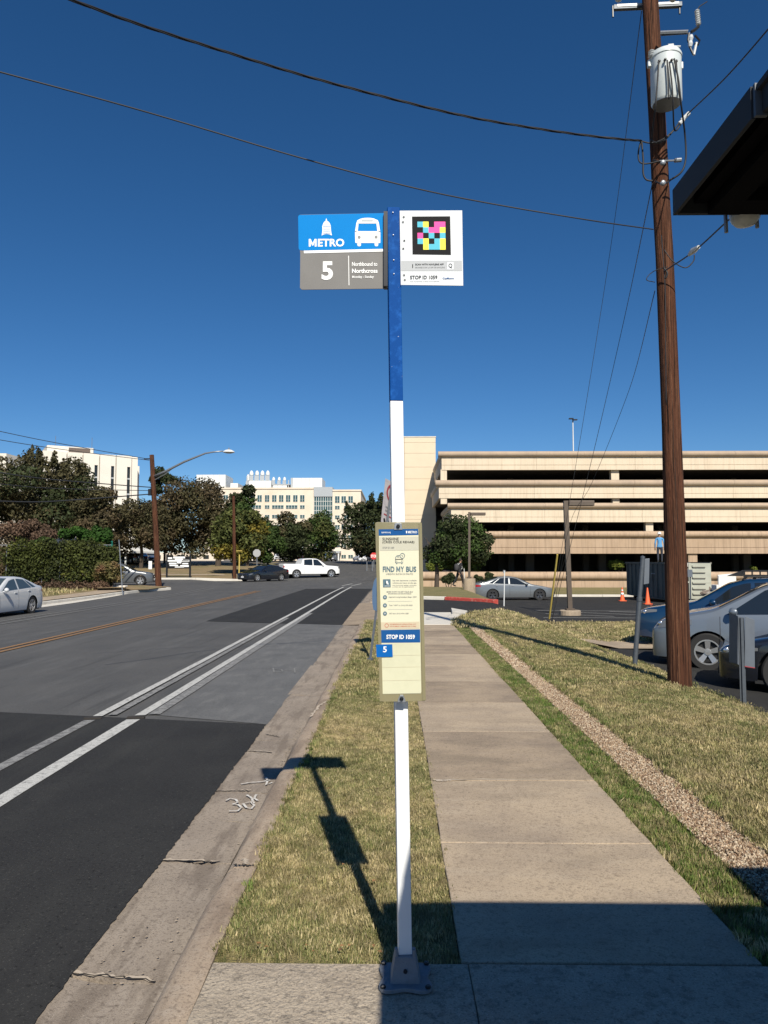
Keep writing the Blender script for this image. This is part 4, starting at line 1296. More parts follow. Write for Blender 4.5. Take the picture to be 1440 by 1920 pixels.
# cast foot
fc = Vector((b0.x, BY + .026, 0))
mb = MB()
out = []
for k in range(48):
    a = 2 * math.pi * k / 48
    # four lobes with waisted sides
    rr = .100 + .030 * (abs(math.sin(2 * a)) ** 2.5) - .012 * (abs(math.cos(2 * a)) ** 2)
    out.append((fc.x + rr * math.cos(a) * 1.0, fc.y + rr * math.sin(a) * 1.0, .011))
mb.prism(out, (0, 0, .016))
mb.build('foot_plate', base_m, stop, bevel=.003)
mb = MB()
def sqring(h, z): return [(fc.x - h, fc.y - h, z), (fc.x + h, fc.y - h, z), (fc.x + h, fc.y + h, z), (fc.x - h, fc.y + h, z)]
V = sqring(.058, .027) + sqring(.051, .06) + sqring(.041, .118) + sqring(.030, .12)
mb.add(V, [(i * 4 + k, i * 4 + (k + 1) % 4, i * 4 + 4 + (k + 1) % 4, i * 4 + 4 + k) for i in range(3) for k in range(4)] + [(12, 13, 14, 15)])
mb.build('socket', base_m, stop, bevel=.004)
for sx in (-1, 1):
    MB().box(fc.x + sx * .034 - .006, fc.x + sx * .034 + .006, fc.y - .040, fc.y - .028, .08, .145).build('socket_rib', base_m, stop, bevel=.003)
for sx in (-1, 1):
    for sy in (-1, 1):
        MB().lathe([(.011, 0), (.011, .007), (.008, .011), (0, .011)], (fc.x + sx * .086, fc.y + sy * .086, .0275), 6).build('anchor_bolt', dark_metal, stop)
MB().lathe([(.008, 0), (.008, -.006), (0, -.007)], (fc.x, fc.y - .050, .07), 8, axis='Y').build('set_screw', dark_metal, stop)

# left sign
LYs = 3.075
def Z1(pts): return [(560 + x / 7.58, 380 + y / 7.58) for x, y in pts]
left = flat('route_sign', [(561, 406), (563.5, 402.5), (722.5, 399.5), (724, 470), (724, 541), (566, 543), (562.5, 540), (563, 474), (562, 468)], LYs, sign_grey, stop, .004)
def lay(name, pts, mat, k, par=left): return flat(name, pts, LYs - .0008 * k, mat, par)
lay('blue_panel', [(559, 406), (561, 403), (723, 399.5), (723.5, 466.5), (571, 469.5), (562, 469), (560, 466)], sign_blue, 1)
lay('white_band', [(569.5, 470), (724, 466.5), (724, 471.5), (570, 475)], ink_white, 2)
mb = MB()
mb.add(pxpoly(Z1([(835, 250), (880, 228), (930, 218), (975, 215), (1025, 217), (1070, 225), (1125, 250), (1140, 290), (835 - 15, 290)]), LYs - .0016), [tuple(range(9))])
mb.add(pxpoly(Z1([(820, 290), (850, 295), (840, 405), (800, 420)]), LYs - .0016), [(0, 1, 2, 3)])
mb.add(pxpoly(Z1([(1105, 295), (1140, 290), (1160, 420), (1118, 405)]), LYs - .0016), [(0, 1, 2, 3)])
mb.add(pxpoly(Z1([(800, 405), (1160, 405), (1160, 570), (1135, 575), (1078, 572), (885, 572), (832, 577), (805, 568)]), LYs - .0016), [tuple(range(8))])
for cx in (860, 1105):
    mb.add(pxpoly(Z1([(cx - 26, 570), (cx + 26, 570), (cx + 24, 608), (cx + 10, 619), (cx - 10, 619), (cx - 24, 608)]), LYs - .0016), [tuple(range(6))])
mb.add(pxpoly(Z1([(850, 288), (1108, 288), (1105, 296), (850, 296)]), LYs - .0016), [(0, 1, 2, 3)])
mb.build('bus_symbol', ink_white, left, fix=False)
lay('bus_slot', Z1([(892, 252), (1056, 252), (1056, 263), (892, 263)]), paper_teal, 3)
for cx, cy_ in ((860, 490), (1100, 487)): lay('bus_headlamp', Z1(circ(cx, cy_, 22)), ink_grey, 3)
dome_l = Z1([(388, 232), (393, 222), (398, 232), (404, 258), (430, 275), (448, 305), (455, 335), (460, 400), (472, 468), (440, 450), (398, 443), (356, 450), (326, 468), (337, 400), (335, 340), (345, 305), (363, 272), (383, 258)])
c0_ = Z1([(395, 350)])[0]
pp = pxpoly([c0_] + dome_l, LYs - .0016)
MB().add(pp, [(0, i, i % 18 + 1) for i in range(1, 19)]).build('capitol_dome_symbol', ink_white, left, fix=False)
for y in (337, 372, 430): lay('dome_line', Z1([(345, y), (450, y), (450, y + 5), (345, y + 5)]), sign_blue, 3)
for k in range(7): lay('dome_window', Z1([(352 + k * 14, 392), (358 + k * 14, 392), (358 + k * 14, 416), (352 + k * 14, 416)]), sign_blue, 3)
letter_m(579, 593.5, 448, 462.3, LYs - .0016, ink_white, left)
text('ETRO', 596, 645.5, 447.5, 462.5, LYs - .0016, ink_white, left, bold=.03)
text('5', 603, 624.5, 490, 525, LYs - .0016, ink_white, left, 'route_number', bold=.035)
lay('divider', [(653, 479.5), (654.2, 479.5), (655, 535), (653.8, 535)], ink_white, 2)
text('Northbound to', 660, 707.5, 491, 499, LYs - .0016, ink_white, left, bold=.02)
text('Northcross', 660, 708, 503.5, 512, LYs - .0016, ink_white, left, bold=.03)
letter_m(660.5, 664.2, 517, 521.2, LYs - .0016, ink_white, left)
text('onday - Sunday', 664.8, 701, 516.5, 522.5, LYs - .0016, ink_white, left, bold=.02)
mb = MB()
c = P(725, 470, 3.08)
mb.box(c.x - .012, c.x + .004, 3.055, 3.10, P(725, 540, 3.08).z, P(725, 401, 3.08).z)
mb.build('sign_bracket', dark_metal, stop)
# right sign
RYs = 3.085
right = flat('stop_sign_plate', [(749.5, 395), (866.5, 394.5), (868.5, 535.5), (751.5, 534)], RYs, sign_white, stop, .004)
def layr(name, pts, mat, k, par=right): return flat(name, pts, RYs - .0008 * k, mat, par)
tile0 = layr('tile_board', [(772.5, 406), (844, 405.5), (845.5, 478), (773.5, 477)], black_tile, 1)
grid = ['CYKMM', 'KCMMY', 'MKCKC', 'CYKCY', 'KYCCY']
for r_, row in enumerate(grid):
    for c_, ch in enumerate(row):
        if ch != 'K':
            x0, y0 = 782.5 + c_ * 10.5 + r_ * .12, 415.5 + r_ * 10.5
            layr('colour_tile', [(x0, y0), (x0 + 10.5, y0), (x0 + 10.6, y0 + 10.5), (x0 + .1, y0 + 10.5)], dict(C=cyan, Y=yellow, M=magenta)[ch], 2, tile0)
layr('grey_band', [(752, 489), (866, 488.5), (866.5, 508), (752, 508)], ink_light, 1)
layr('app_icon', [(838.5, 491.5), (850.5, 491.5), (850.5, 505.5), (838.5, 505.5)], sign_white, 2)
text('Q', 841, 848, 494, 503, RYs - .0024, ink_dark, right, bold=.01)
text('i', 773, 774.5, 495, 502, RYs - .0024, ink_dark, right, bold=.03)
text('SCAN WITH NAVILENS APP', 778.5, 832, 494, 497.5, RYs - .0016, ink_dark, right, bold=.02)
text('ESCANEE CON LA APP DE NAVILENS', 778.5, 834, 500, 502.8, RYs - .0016, ink_grey, right, bold=.01)
text('STOP ID 1059', 769, 820, 516.5, 523.5, RYs - .0016, ink_dark, right, bold=.015)
text('5201 SUNSHINE (CRISS COLE REHAB)', 769, 824, 526.5, 529, RYs - .0016, ink_grey, right, bold=.01)
text('CapMetro', 830, 851, 520, 524.5, RYs - .0016, paper_blue, right, bold=.02)
for x, y in ((757, 406.5), (755.5, 416), (758, 451), (756, 466), (757.5, 515.5), (759, 524.5)):
    s = layr('rivet', circ(x, y, 2.3, n=10), ink_light, 2)
    layr('rivet_head', circ(x + .2, y + .2, 1.3, n=8), ink_dark, 3)
for y in (399, 441, 488, 514):
    q = P(polex(y) - .5, y, BY)
    MB().lathe([(.0028, 0), (.0028, -.0015), (0, -.002)], (q.x, BY - .0025, q.z), 8, axis='Y').build('bolt', galv, stop)

# framed notice
NY = 3.045
MBc = MB().prism(pxpoly([(703.5, 981), (706, 979), (788.5, 979), (791, 981), (798.5, 1311), (796.5, 1314.5), (714.5, 1316), (712, 1313)], NY + .004), (0, .006, 0))
case = MBc.build('notice_case', case_m, stop, bevel=.001)
for pts in ([(703.5, 981), (709.5, 981), (718, 1315), (712, 1315)], [(785.5, 981), (791, 981), (798.5, 1313), (792.5, 1314)]):
    MB().prism(pxpoly(pts, NY), (0, .012, 0)).build('case_edge', case_m, case)
def layn(name, pts, mat, k, par=None): return flat(name, pts, NY + .0008 * (4 - k), mat, par or notice)
notice = flat('notice_sheet', [(710.5, 994), (784.5, 992.5), (790, 1297), (789, 1300), (714, 1301.5), (713, 1299)], NY + .0032, paper, stop)
layn('blue_header', [(709.5, 992.5), (784, 991.5), (784.6, 1003), (710, 1004.5)], paper_blue, 1)
layn('grey_header', [(711.5, 1007), (784.7, 1006), (785.3, 1031.5), (712, 1032.5)], paper_grey, 1)
text('capmetro.org', 715, 732.5, 996.8, 1000.5, NY + .0016, ink_white, notice, bold=.01)
letter_m(765, 768.4, 995.5, 1000, NY + .0016, ink_white, notice)
text('ETRO', 769.2, 782, 995.5, 1000, NY + .0016, ink_white, notice, bold=.02)
layn('metro_mark', [(761, 995.5), (763.5, 995.5), (763, 1000), (761.5, 1000)], ink_white, 2)
text('SUNSHINE', 717, 747.5, 1008, 1013.3, NY + .0016, ink_dark, notice, bold=.01)
text('(CRISS COLE REHAB)', 717, 777, 1014.2, 1019.8, NY + .0016, ink_dark, notice, bold=.01)
text('STOP ID 1059', 717.5, 739, 1025.3, 1028.8, NY + .0016, ink_grey, notice, bold=.01)
# bus icon outline
def line_px(pts, w, Y, mat, par, name='icon_line', closed=False):
    V, fs = [], []
    if closed: pts = pts + [pts[0], pts[1]]
    for i, (x, y) in enumerate(pts):
        x0, y0 = pts[max(i - 1, 0)]; x1, y1 = pts[min(i + 1, len(pts) - 1)]
        dx, dy = x1 - x0, y1 - y0; l = math.hypot(dx, dy) or 1
        V += [P(x - dy / l * w / 2, y + dx / l * w / 2, Y), P(x + dy / l * w / 2, y - dx / l * w / 2, Y)]
    for i in range(len(pts) - 1): fs.append((2 * i, 2 * i + 1, 2 * i + 3, 2 * i + 2))
    return MB().add(V, fs).build(name, mat, par, fix=False)
line_px([(741.5, 1055), (741.5, 1045), (744, 1042), (750, 1041)], .9, NY + .0016, paper_teal, notice)
line_px([(741.5, 1048.5), (755.5, 1048.5), (755.5, 1055), (741.5, 1055)], .9, NY + .0016, paper_teal, notice, closed=True)
line_px([(744, 1044), (749, 1044)], .8, NY + .0016, paper_teal, notice)
line_px(circ(754.5, 1042, 4.3, 4.6), .9, NY + .0016, paper_teal, notice, closed=True)
line_px([(753, 1041), (756, 1043)], .8, NY + .0016, paper_teal, notice)
for x in (744, 753.5): layn('icon_wheel', [(x - .8, 1055), (x + .8, 1055), (x + .8, 1057.5), (x - .8, 1057.5)], paper_teal, 2)
for x in (744, 753): layn('icon_lamp', circ(x, 1051.8, .8, n=6), paper_teal, 2)
text('FIND', 717.8, 739.6, 1062, 1072.3, NY + .0016, paper_teal, notice, bold=.03)
letter_m(743.2, 750.4, 1062.1, 1072.2, NY + .0016, paper_teal, notice, .22)
text('Y', 751.2, 757.6, 1062.1, 1072.2, NY + .0016, paper_teal, notice, bold=.03)
text('BUS', 761.5, 780.5, 1062, 1072.3, NY + .0016, paper_teal, notice, bold=.03)
text('¡UBIQUE SU BUS EN UN MINUTO!', 724, 774.5, 1074.6, 1078.4, NY + .0016, ink_grey, notice)
layn('app_square', [(718, 1086.2), (732.2, 1086), (732.5, 1100.8), (718.3, 1101)], paper_teal, 2)
MB().add(pxpoly([(722.2, 1096), (724.3, 1089), (726.5, 1089), (728.8, 1096), (726.8, 1096), (726.2, 1094), (724.6, 1094), (724.1, 1096)], NY + .0008), [(0, 1, 4 + 3, 7), (1, 2, 5, 6), (2, 3, 4, 5), (0, 1, 6, 7)]).build('app_mark', ink_white, notice, fix=False)
text('CAPMETRO', 720, 731, 1098, 1099.6, NY + .0008, ink_white, notice)
for s, x0, x1, y0, y1 in (('See next departures, trackable', 736, 781, 1087, 1090), ('vehicles and more on the app.', 736, 781.5, 1091.6, 1094.6), ('Vea proximas salidas, vehiculos', 736, 781, 1096.5, 1098.6), ('y mas en la aplicacion', 736, 776, 1099.4, 1101.3),
                          ('MORE WAYS TO GET YOUR BUS', 725, 774, 1108.3, 1110.8), ('MAS MANERAS DE ENCONTRARLO', 728, 771, 1112, 1114),
                          ('capmetro.org/nextbus Stop: 1059', 729, 781, 1118, 1121), ('Text "1059" to (512) 629-5020', 729.5, 773.5, 1133.6, 1136.4), ('GO line: (512) 474-1200', 730, 766, 1149, 1151.8)):
    text(s, x0, x1, y0, y1, NY + .0016, ink_grey, notice, bold=.012)
for y in (1119.7, 1135, 1150.3):
    layn('round_icon', circ(721.8, y, 3.8, 3.9), paper_teal, 2)
    layn('icon_glyph', [(720.5, y - 1.3), (723, y - 1.3), (723, y + 1.5), (720.5, y + 1.5)], ink_light, 3)
for y in (1127, 1142.3): layn('rule', [(727, y), (773, y - .2), (773, y + .2), (727, y + .4)], ink_light, 2)
layn('tan_band', [(712.3, 1167), (786.5, 1165.5), (786.8, 1178.8), (712.8, 1180)], paper_tan, 1)
line_px(circ(725, 1172.8, 3.4), .9, NY + .0016, paper_red, notice, closed=True)
text('NO SMOKING OR VAPING WITHIN 15 FT', 731, 780, 1169.4, 1171.6, NY + .0016, paper_red, notice, bold=.005)
text('NO FUMAR A MENOS DE 15 PIES', 731, 780, 1173.4, 1175.4, NY + .0016, paper_red, notice, bold=.005)
layn('blue_band', [(712.2, 1181.3), (787.6, 1180), (788, 1204.6), (712.8, 1205.3)], paper_blue, 1)
text('STOP ID 1059', 724.5, 777.8, 1190, 1198.3, NY + .0016, ink_white, notice, bold=.03)
layn('blank_sheet', [(713, 1206.5), (788.2, 1206), (789.6, 1298), (788.5, 1300), (715, 1301), (714, 1299)], paper_old, 1)
for y in (1229, 1251, 1276): layn('fold', [(716, y), (788.6, y - 1), (788.6, y - .6), (716, y + .5)], paper_tan, 2)
stk = flat('route_sticker', [(705, 1208.6), (735.5, 1208), (736.5, 1231.5), (706.2, 1232.2)], NY - .001, sticker_b, case)
text('5', 718.2, 725.2, 1212, 1223, NY - .002, ink_white, case, 'sticker_number', bold=.02)
for (x, y) in ((746.5, 986.5), (753, 1309.5)):
    q = P(x, y, NY)
    b = MB().prism(pxpoly([(x - 6.5, y - 5 + (6 if y > 1200 else 0)), (x - 3, y - 6.5), (x + 3, y - 6.5), (x + 6.5, y - 5 + (6 if y > 1200 else 0)), (x + 8, y + 7), (x - 8, y + 7)], NY - .001), (0, .012, 0)).build('clamp', galv, stop, bevel=.001)
    MB().lathe([(.0078, 0), (.0078, -.006), (.004, -.009), (0, -.009)], (q.x, NY - .002, q.z), 6, axis='Y').build('clamp_bolt', dark_metal, b)

# ================================================================== NO PARKING SIGN (leaning, behind the bus stop)
g = GP(694, 1238)
npk = thing('no_parking_sign', 'leaning no parking sign on a grey post behind the bus stop notice', 'sign', g)
tp = P(736, 898, g.y + .1)
d = (tp - g).normalized()
MB().tube([g - d * .05, tp], .028, 4, sq=.78).build('post', galv_dark, npk)
MB().box(g.x - .05, g.x + .05, g.y - .04, g.y + .06, g.z, g.z + .03).build('ground_sleeve', galv_dark, npk)
def sgn(pts, Y): return pxpoly(pts, Y)
A = P(722.5, 897, g.y); B = P(714, 978, g.y)
ux = Vector((.17, .17, .0))
faceV = [A, A + Vector((.30, .34, -.12)), B + Vector((.30, .34, -.16)), B]
nplate = MB().prism(faceV, Vector((.003, -.003, 0))).build('no_parking_plate', M('aged_sign_white', (0.42, 0.40, 0.42), .6, layers=[(12, (.3, .28, .3), .45, .7, .7)]), npk)
def on(u, v, k=1):
    return A.lerp(faceV[1], u).lerp(B.lerp(faceV[2], u), v) + Vector((.002, -.004, 0)) * k + Vector((0.003, -.003, 0))
red_s = M('aged_sign_red', (0.28, 0.04, 0.05), .6)
V, fs = [], []
for k in range(24):
    a = 2 * math.pi * k / 24
    for r_ in (.30, .38): V.append(on(.5 + r_ * math.cos(a) * 1.0, .27 + r_ * math.sin(a) * .6))
for k in range(24):
    k2 = (k + 1) % 24; fs.append((2 * k, 2 * k + 1, 2 * k2 + 1, 2 * k2))
MB().add(V, fs).build('red_ring', red_s, nplate, fix=False)
MB().add([on(.2, .12, 1.5), on(.28, .1, 1.5), on(.8, .42, 1.5), on(.72, .44, 1.5)], [(0, 1, 2, 3)]).build('red_slash', red_s, nplate, fix=False)
MB().add([on(.38, .16, 1.2), on(.46, .16, 1.2), on(.46, .40, 1.2), on(.38, .40, 1.2), on(.46, .16, 1.2), on(.66, .19, 1.2), on(.66, .28, 1.2), on(.46, .30, 1.2)], [(0, 1, 2, 3), (4, 5, 6, 7)]).build('letter_p', ink_dark, nplate, fix=False)
for v in (.60, .68): MB().add([on(.15, v), on(.85, v), on(.85, v + .035), on(.15, v + .035)], [(0, 1, 2, 3)]).build('lettering', ink_grey, nplate, fix=False)
MB().add([on(.1, .78), on(.9, .78), on(.9, .81), on(.1, .81)], [(0, 1, 2, 3)]).build('red_arrow', red_s, nplate, fix=False)
for k in range(4):
    MB().add([on(.1 + k * .22, .90), on(.18 + k * .22, .88), on(.24 + k * .22, .96), on(.14 + k * .22, .98)], [(0, 1, 2, 3)]).build('symbol', ink_dark, nplate, fix=False)
MB().prism([P(x, y, g.y) for x, y in ((706, 1082), (701, 1090), (698, 1105), (698, 1130), (700, 1143), (706, 1146))], (.02, .10, 0)).build('side_plate', M('blue_grey_plate', (.06, .12, .22), .5), npk)

# ================================================================== SHELTER
sh = thing('bus_shelter', 'dark metal bus shelter whose roof corner juts in at the upper right', 'bus shelter', (2.4, .3, .01))
q = P(1262, 404, 1.27)
zr = q.z; x0s = q.x
MB().box(x0s + .004, 4.7, -.75, 1.266, zr + .034, zr + .042).build('roof_sheet', shelter_m, sh)
MB().box(x0s, x0s + .006, .985, 1.27, zr, zr + .044).build('fascia', shelter_m, sh)
MB().box(x0s + .010, x0s + .016, -.75, .975, zr + .003, zr + .047).build('fascia', shelter_m, sh)
MB().box(x0s + .002, x0s + .018, .977, .983, zr + .0, zr + .044).build('fascia_joint', galv_dark, sh)
MB().box(x0s + .007, 4.7, 1.262, 1.27, zr, zr + .043).build('front_fascia', shelter_m, sh)
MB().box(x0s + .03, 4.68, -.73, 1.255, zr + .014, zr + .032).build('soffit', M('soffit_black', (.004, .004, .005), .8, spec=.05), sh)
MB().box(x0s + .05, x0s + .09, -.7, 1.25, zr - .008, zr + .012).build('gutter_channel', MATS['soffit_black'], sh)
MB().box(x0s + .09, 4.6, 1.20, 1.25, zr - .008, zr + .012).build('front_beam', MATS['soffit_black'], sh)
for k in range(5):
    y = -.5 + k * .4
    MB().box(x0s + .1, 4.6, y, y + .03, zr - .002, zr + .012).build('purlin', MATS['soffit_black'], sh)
for x in (.95, 2.6, 4.3):
    MB().box(x - .04, x + .04, -.62, -.54, .01, zr + .02).build('post', shelter_m, sh)
MB().box(.9, 4.35, -.60, -.57, .25, 1.9).build('rear_panel', glass_m, sh)
MB().box(1.3, 3.9, -.5, -.12, .45, .5).build('bench_seat', galv_dark, sh)
for x in (1.5, 3.7): MB().box(x - .03, x + .03, -.4, -.2, .01, .45).build('bench_leg', galv_dark, sh)
# unseen raised panel, added to cast the higher shadow on the gravel
MB().box(2.38, 4.5, .2, 1.36, zr + .32, zr + .36).build('shadow_panel', dark_metal, sh)
for x in (2.9, 4.3): MB().box(x - .02, x + .02, .6, .64, zr + .043, zr + .32).build('panel_strut', galv_dark, sh)
# small dome lamp on a bracket on the front beam
q = P(1397, 404, 1.285)
dl = thing('dome_lamp', 'small pale dome lamp on a bracket under the shelter roof front', 'lamp', (q.x, q.y, q.z))
MB().lathe([(0, -.020), (.016, -.016), (.023, -.008), (.026, .003), (.022, .01), (0, .012)], q, 16).build('dome', M('lamp_dome', (.45, .47, .42), .4), dl, smooth=50)
for px, py, h in ((1420, 427, .03), (1384, 415, .02), (1362, 436, .035)):
    a = P(px, py, 1.285)
    MB().tube([a, (a.x - .001, a.y, q.z + .016)], .0035, 6).build('bracket_rod', galv, dl)
MB().box(P(1360, 400, 1.285).x, P(1430, 400, 1.285).x, 1.272, 1.292, q.z + .013, q.z + .018).build('bracket_plate', shelter_m, dl)

# ================================================================== MAIN UTILITY POLE
UY = GP(1275, 1289).y
ub = GP(1275, 1289)
up = thing('utility_pole', 'tall brown wooden utility pole with a grey transformer, standing on the lawn', 'utility pole', ub)
topy = -260
pts, rs = [], []
for i, (px, py, w) in enumerate([(1275, 1292, 43), (1270, 1150, 41), (1259, 800, 34), (1246, 480, 32), (1240, 380, 31.5), (1232, 220, 31), (1219, 0, 29.5), (1206, -250, 28)]):
    p = P(px, py, UY + .15)
    pts.append(p); rs.append(w / 2 * (UY + .15) / F * (1.0 if i < 1 else 1.02))
pts[0].z = ub.z - .1
MB().tube(pts, rs, 24).build('pole', wood, up, smooth=60)
def up_(x, y, dy=0): return P(x, y, UY + dy)
# splits in the wood
for k in range(16):
    a = random.uniform(math.pi * 1.05, math.pi * 1.95)
    z0 = random.uniform(.2, 8.5); l = random.uniform(.5, 2.4)
    V = []
    pA = []
    for j in range(7):
        z = z0 + l * j / 6
        # interpolate the axis
        for (p0, p1, r0, r1) in zip(pts, pts[1:], rs, rs[1:]):
            if p0.z <= z <= p1.z:
                t = (z - p0.z) / (p1.z - p0.z); c = p0.lerp(p1, t); rr = r0 + (r1 - r0) * t
                aa = a + .05 * math.sin(j * 1.3 + k)
                w = .035 * (1 - abs(j / 3 - 1)) + .004
                for s in (-1, 1):
                    V.append((c.x + (rr + .0015) * math.cos(aa + s * w / 2), c.y + (rr + .0015) * math.sin(aa + s * w / 2), z))
    n = len(V) // 2
    MB().add(V, [(2 * i, 2 * i + 1, 2 * i + 3, 2 * i + 2) for i in range(n - 1)]).build('split', crack_dark, up, fix=False)
# crossarm
ca0, ca1 = up_(1150, 15, .32), up_(1278, 9, .32)
dv = (ca1 - ca0).normalized()
MB().obox((ca0 + ca1) / 2, dv * ((ca1 - ca0).length / 2), Vector((0, .03, 0)), Vector((0, 0, .035))).build('crossarm', galv_dark, up, bevel=.004)
MB().obox((ca0 + ca1) / 2 + Vector((0, -.034, .012)), dv * ((ca1 - ca0).length / 2 - .05), Vector((0, .003, 0)), Vector((0, 0, .018))).build('crossarm_strap', ceramic, up)
for x, y in ((1149, 20), (1274, 14)):
    a = up_(x, y, .32)
    MB().tube([a + Vector((0, 0, .07)), a - Vector((0, 0, .10))], .014, 6).build('arm_bolt', dark_metal, up)
for x in (1160, 1262):
    a = up_(x, 2, -.05)
    MB().lathe([(.03, 0), (.05, .02), (.03, .04), (.055, .07), (.03, .09), (.045, .12), (0, .15)], a, 10).build('insulator', ceramic, up, smooth=50)
# cutout bracket
a, b = up_(1238, 62, -.1), up_(1290, 60, -.2)
MB().tube([a, b], .028, 6).build('bracket_arm', galv, up)
MB().tube([up_(1240, 66, -.1), up_(1287, 63, -.2)], .012, 5).build('bracket_brace', dark_metal, up)
def ribbed(p0, p1, r, n, name, mat=ceramic):
    p0, p1 = Vector(p0), Vector(p1)
    pp, rr = [], []
    for i in range(n * 2 + 1):
        pp.append(p0.lerp(p1, i / (n * 2))); rr.append(r * (1.0 if i % 2 else .62))
    return MB().tube(pp, rr, 10).build(name, mat, up)
ribbed(up_(1310, 47, -.2), up_(1307, 19, -.2), .038, 7, 'arrester')
MB().tube([up_(1307, 19, -.2), up_(1312, 12, -.2), up_(1326, 3, -.2)], .008, 5).build('lead_wire', wire_m, up)
ribbed(up_(1296, 66, -.2), up_(1294, 88, -.2), .035, 2, 'cutout_insulator')
MB().tube([up_(1296, 60, -.2), up_(1303, 56, -.2), up_(1310, 50, -.2)], .022, 6).build('cutout_hinge', dark_metal, up)
MB().tube([up_(1292, 62, -.2), up_(1290, 75, -.2), up_(1295, 92, -.2), up_(1300, 102, -.2)], .016, 6).build('fuse_tube', dark_metal, up)
MB().tube([up_(1303, 66, -.2), up_(1312, 76, -.2), up_(1309, 84, -.2), up_(1302, 82, -.2)], .014, 6).build('fuse_clip', dark_metal, up)
MB().tube([up_(1306, 80, -.2), up_(1301, 103, -.2)], .018, 6).build('fuse_barrel', ceramic, up)
# transformer tank
ta, tb = up_(1250, 196, -.32), up_(1247, 108, -.32)
ax_ = (tb - ta); hh = ax_.length
tank = MB().lathe([(0, 0), (.185, .0), (.205, .03), (.205, hh - .04), (.215, hh - .03), (.215, hh), (.19, hh + .05), (.1, hh + .085), (0, hh + .09)], ta, 28).build('transformer_tank', transf_m, up, smooth=40)
MB().lathe([(.187, -.004), (.187, .0)], ta, 28).build('tank_bottom', galv, tank)
for x, y in ((1218, 104), (1276, 108)):
    p = up_(x, y + 16, -.3); MB().obox(p, (.03, 0, 0), (0, .03, 0), (0, 0, .05)).build('lifting_lug', transf_m, tank, bevel=.01)
ribbed(up_(1222, 108, -.35), up_(1222, 95, -.35), .05, 3, 'bushing')
p = up_(1254, 90, -.35)
MB().tube([up_(1256, 96, -.35), p], .03, 8).build('bushing_base', galv, tank)
MB().tube([up_(1252, 88, -.35), up_(1262, 87, -.35)], .036, 8).tube([up_(1262, 87, -.35), up_(1276, 87, -.35)], .012, 6).build('terminal', ceramic, tank)
for x in (1235, 1246, 1258, 1267):
    p = up_(x, 113 + abs(x - 1250) * .25, -.54 + abs(x - 1250) * .004)
    MB().lathe([(.018, 0), (.018, -.035), (.01, -.05), (0, -.05)], p, 8, axis='Y').build('secondary_bushing', dark_metal, tank)
def cab(name, pxs, r, mat=cable, Y0=-.2, n=10, par=up):
    P3 = [up_(x, y, dy) for x, y, dy in pxs]
    # smooth through
    out_ = []
    for i in range(len(P3) - 1):
        p0, p1, p2, p3 = P3[max(i - 1, 0)], P3[i], P3[i + 1], P3[min(i + 2, len(P3) - 1)]
        for k in range(6):
            t = k / 6
            out_.append(.5 * ((2 * p1) + (-p0 + p2) * t + (2 * p0 - 5 * p1 + 4 * p2 - p3) * t * t + (-p0 + 3 * p1 - 3 * p2 + p3) * t ** 3))
    out_.append(P3[-1])
    return MB().tube(out_, r, 6).build(name, mat, par, smooth=True)
cab('drop_cable', [(1235, 113, -.56), (1233, 150, -.56), (1229, 200, -.56), (1224, 240, -.3), (1222, 266, -.1)], .011)
cab('drop_cable', [(1251, 113, -.56), (1253, 150, -.56), (1254, 186, -.56)], .011)
cab('drop_cable', [(1255, 116, -.56), (1260, 160, -.56), (1262, 200, -.5), (1264, 240, -.3), (1270, 243, -.2), (1282, 222, -.2)], .011)
cab('drop_cable', [(1264, 110, -.56), (1272, 150, -.56), (1277, 195, -.5), (1284, 250, -.25), (1286, 295, -.2), (1278, 322, -.2), (1256, 338, -.15)], .013)
cab('drop_cable', [(1268, 112, -.55), (1272, 165, -.55), (1276, 190, -.5)], .009)
cab('loop_cable', [(1202, 264, -.1), (1197, 285, -.1), (1199, 303, -.1), (1212, 307, -.1), (1238, 302, -.15)], .011)
cab('loop_cable', [(1203, 264, -.1), (1206, 300, -.1), (1206, 325, -.1), (1212, 337, -.1), (1224, 339, -.1)], .013)
cab('clevis_wire', [(1204, 265, -.1), (1222, 268, -.1), (1248, 258, -.15), (1275, 230, -.15), (1288, 215, -.2)], .010)
cab('clevis_wire', [(1224, 268, -.1), (1245, 263, -.2), (1262, 246, -.2), (1272, 232, -.2)], .010)
for x, y in ((1282, 222), (1288, 216), (1278, 228)):
    p = up_(x, y, -.2); MB().tube([p - Vector((.03, 0, .03)), p + Vector((.03, 0, .03))], .028, 8).build('wedge_clamp', ceramic, up)
MB().tube([up_(1236, 302, -.1), up_(1268, 301, -.1)], .012, 6).tube([up_(1265, 301, -.1), up_(1277, 300, -.1)], .03, 8).build('spool_rack', galv, up)
for y in (305, 343):
    p = up_(1243, y, -.16); MB().lathe([(.02, -.03), (.034, -.02), (.022, 0), (.034, .02), (.02, .03)], p, 12, axis='Y').build('spool_insulator', galv, up, smooth=50)
cab('pole_strap', [(1220, 262, 0), (1232, 268, -.14), (1248, 262, 0)], .012)
cab('pole_strap', [(1226, 300, 0), (1240, 304, -.14), (1252, 299, 0)], .012)
cab('pole_strap', [(1229, 340, 0), (1243, 345, -.14), (1256, 339, 0)], .012)
cab('spare_cable', [(1245, 468, -.15), (1262, 490, -.2), (1285, 502, -.2), (1300, 490, -.2), (1302, 478, -.2)], .008)
cab('spare_cable', [(1252, 500, -.15), (1225, 509, -.1), (1212, 524, -.1), (1228, 529, -.1)], .006)
cab('riser_cable', [(1240, 440, -.16), (1243, 480, -.16), (1247, 540, -.165), (1248, 640, -.17), (1249, 760, -.175)], .007)
cab('pole_hook', [(1245, 503, -.16), (1251, 512, -.18), (1248, 522, -.17)], .014)

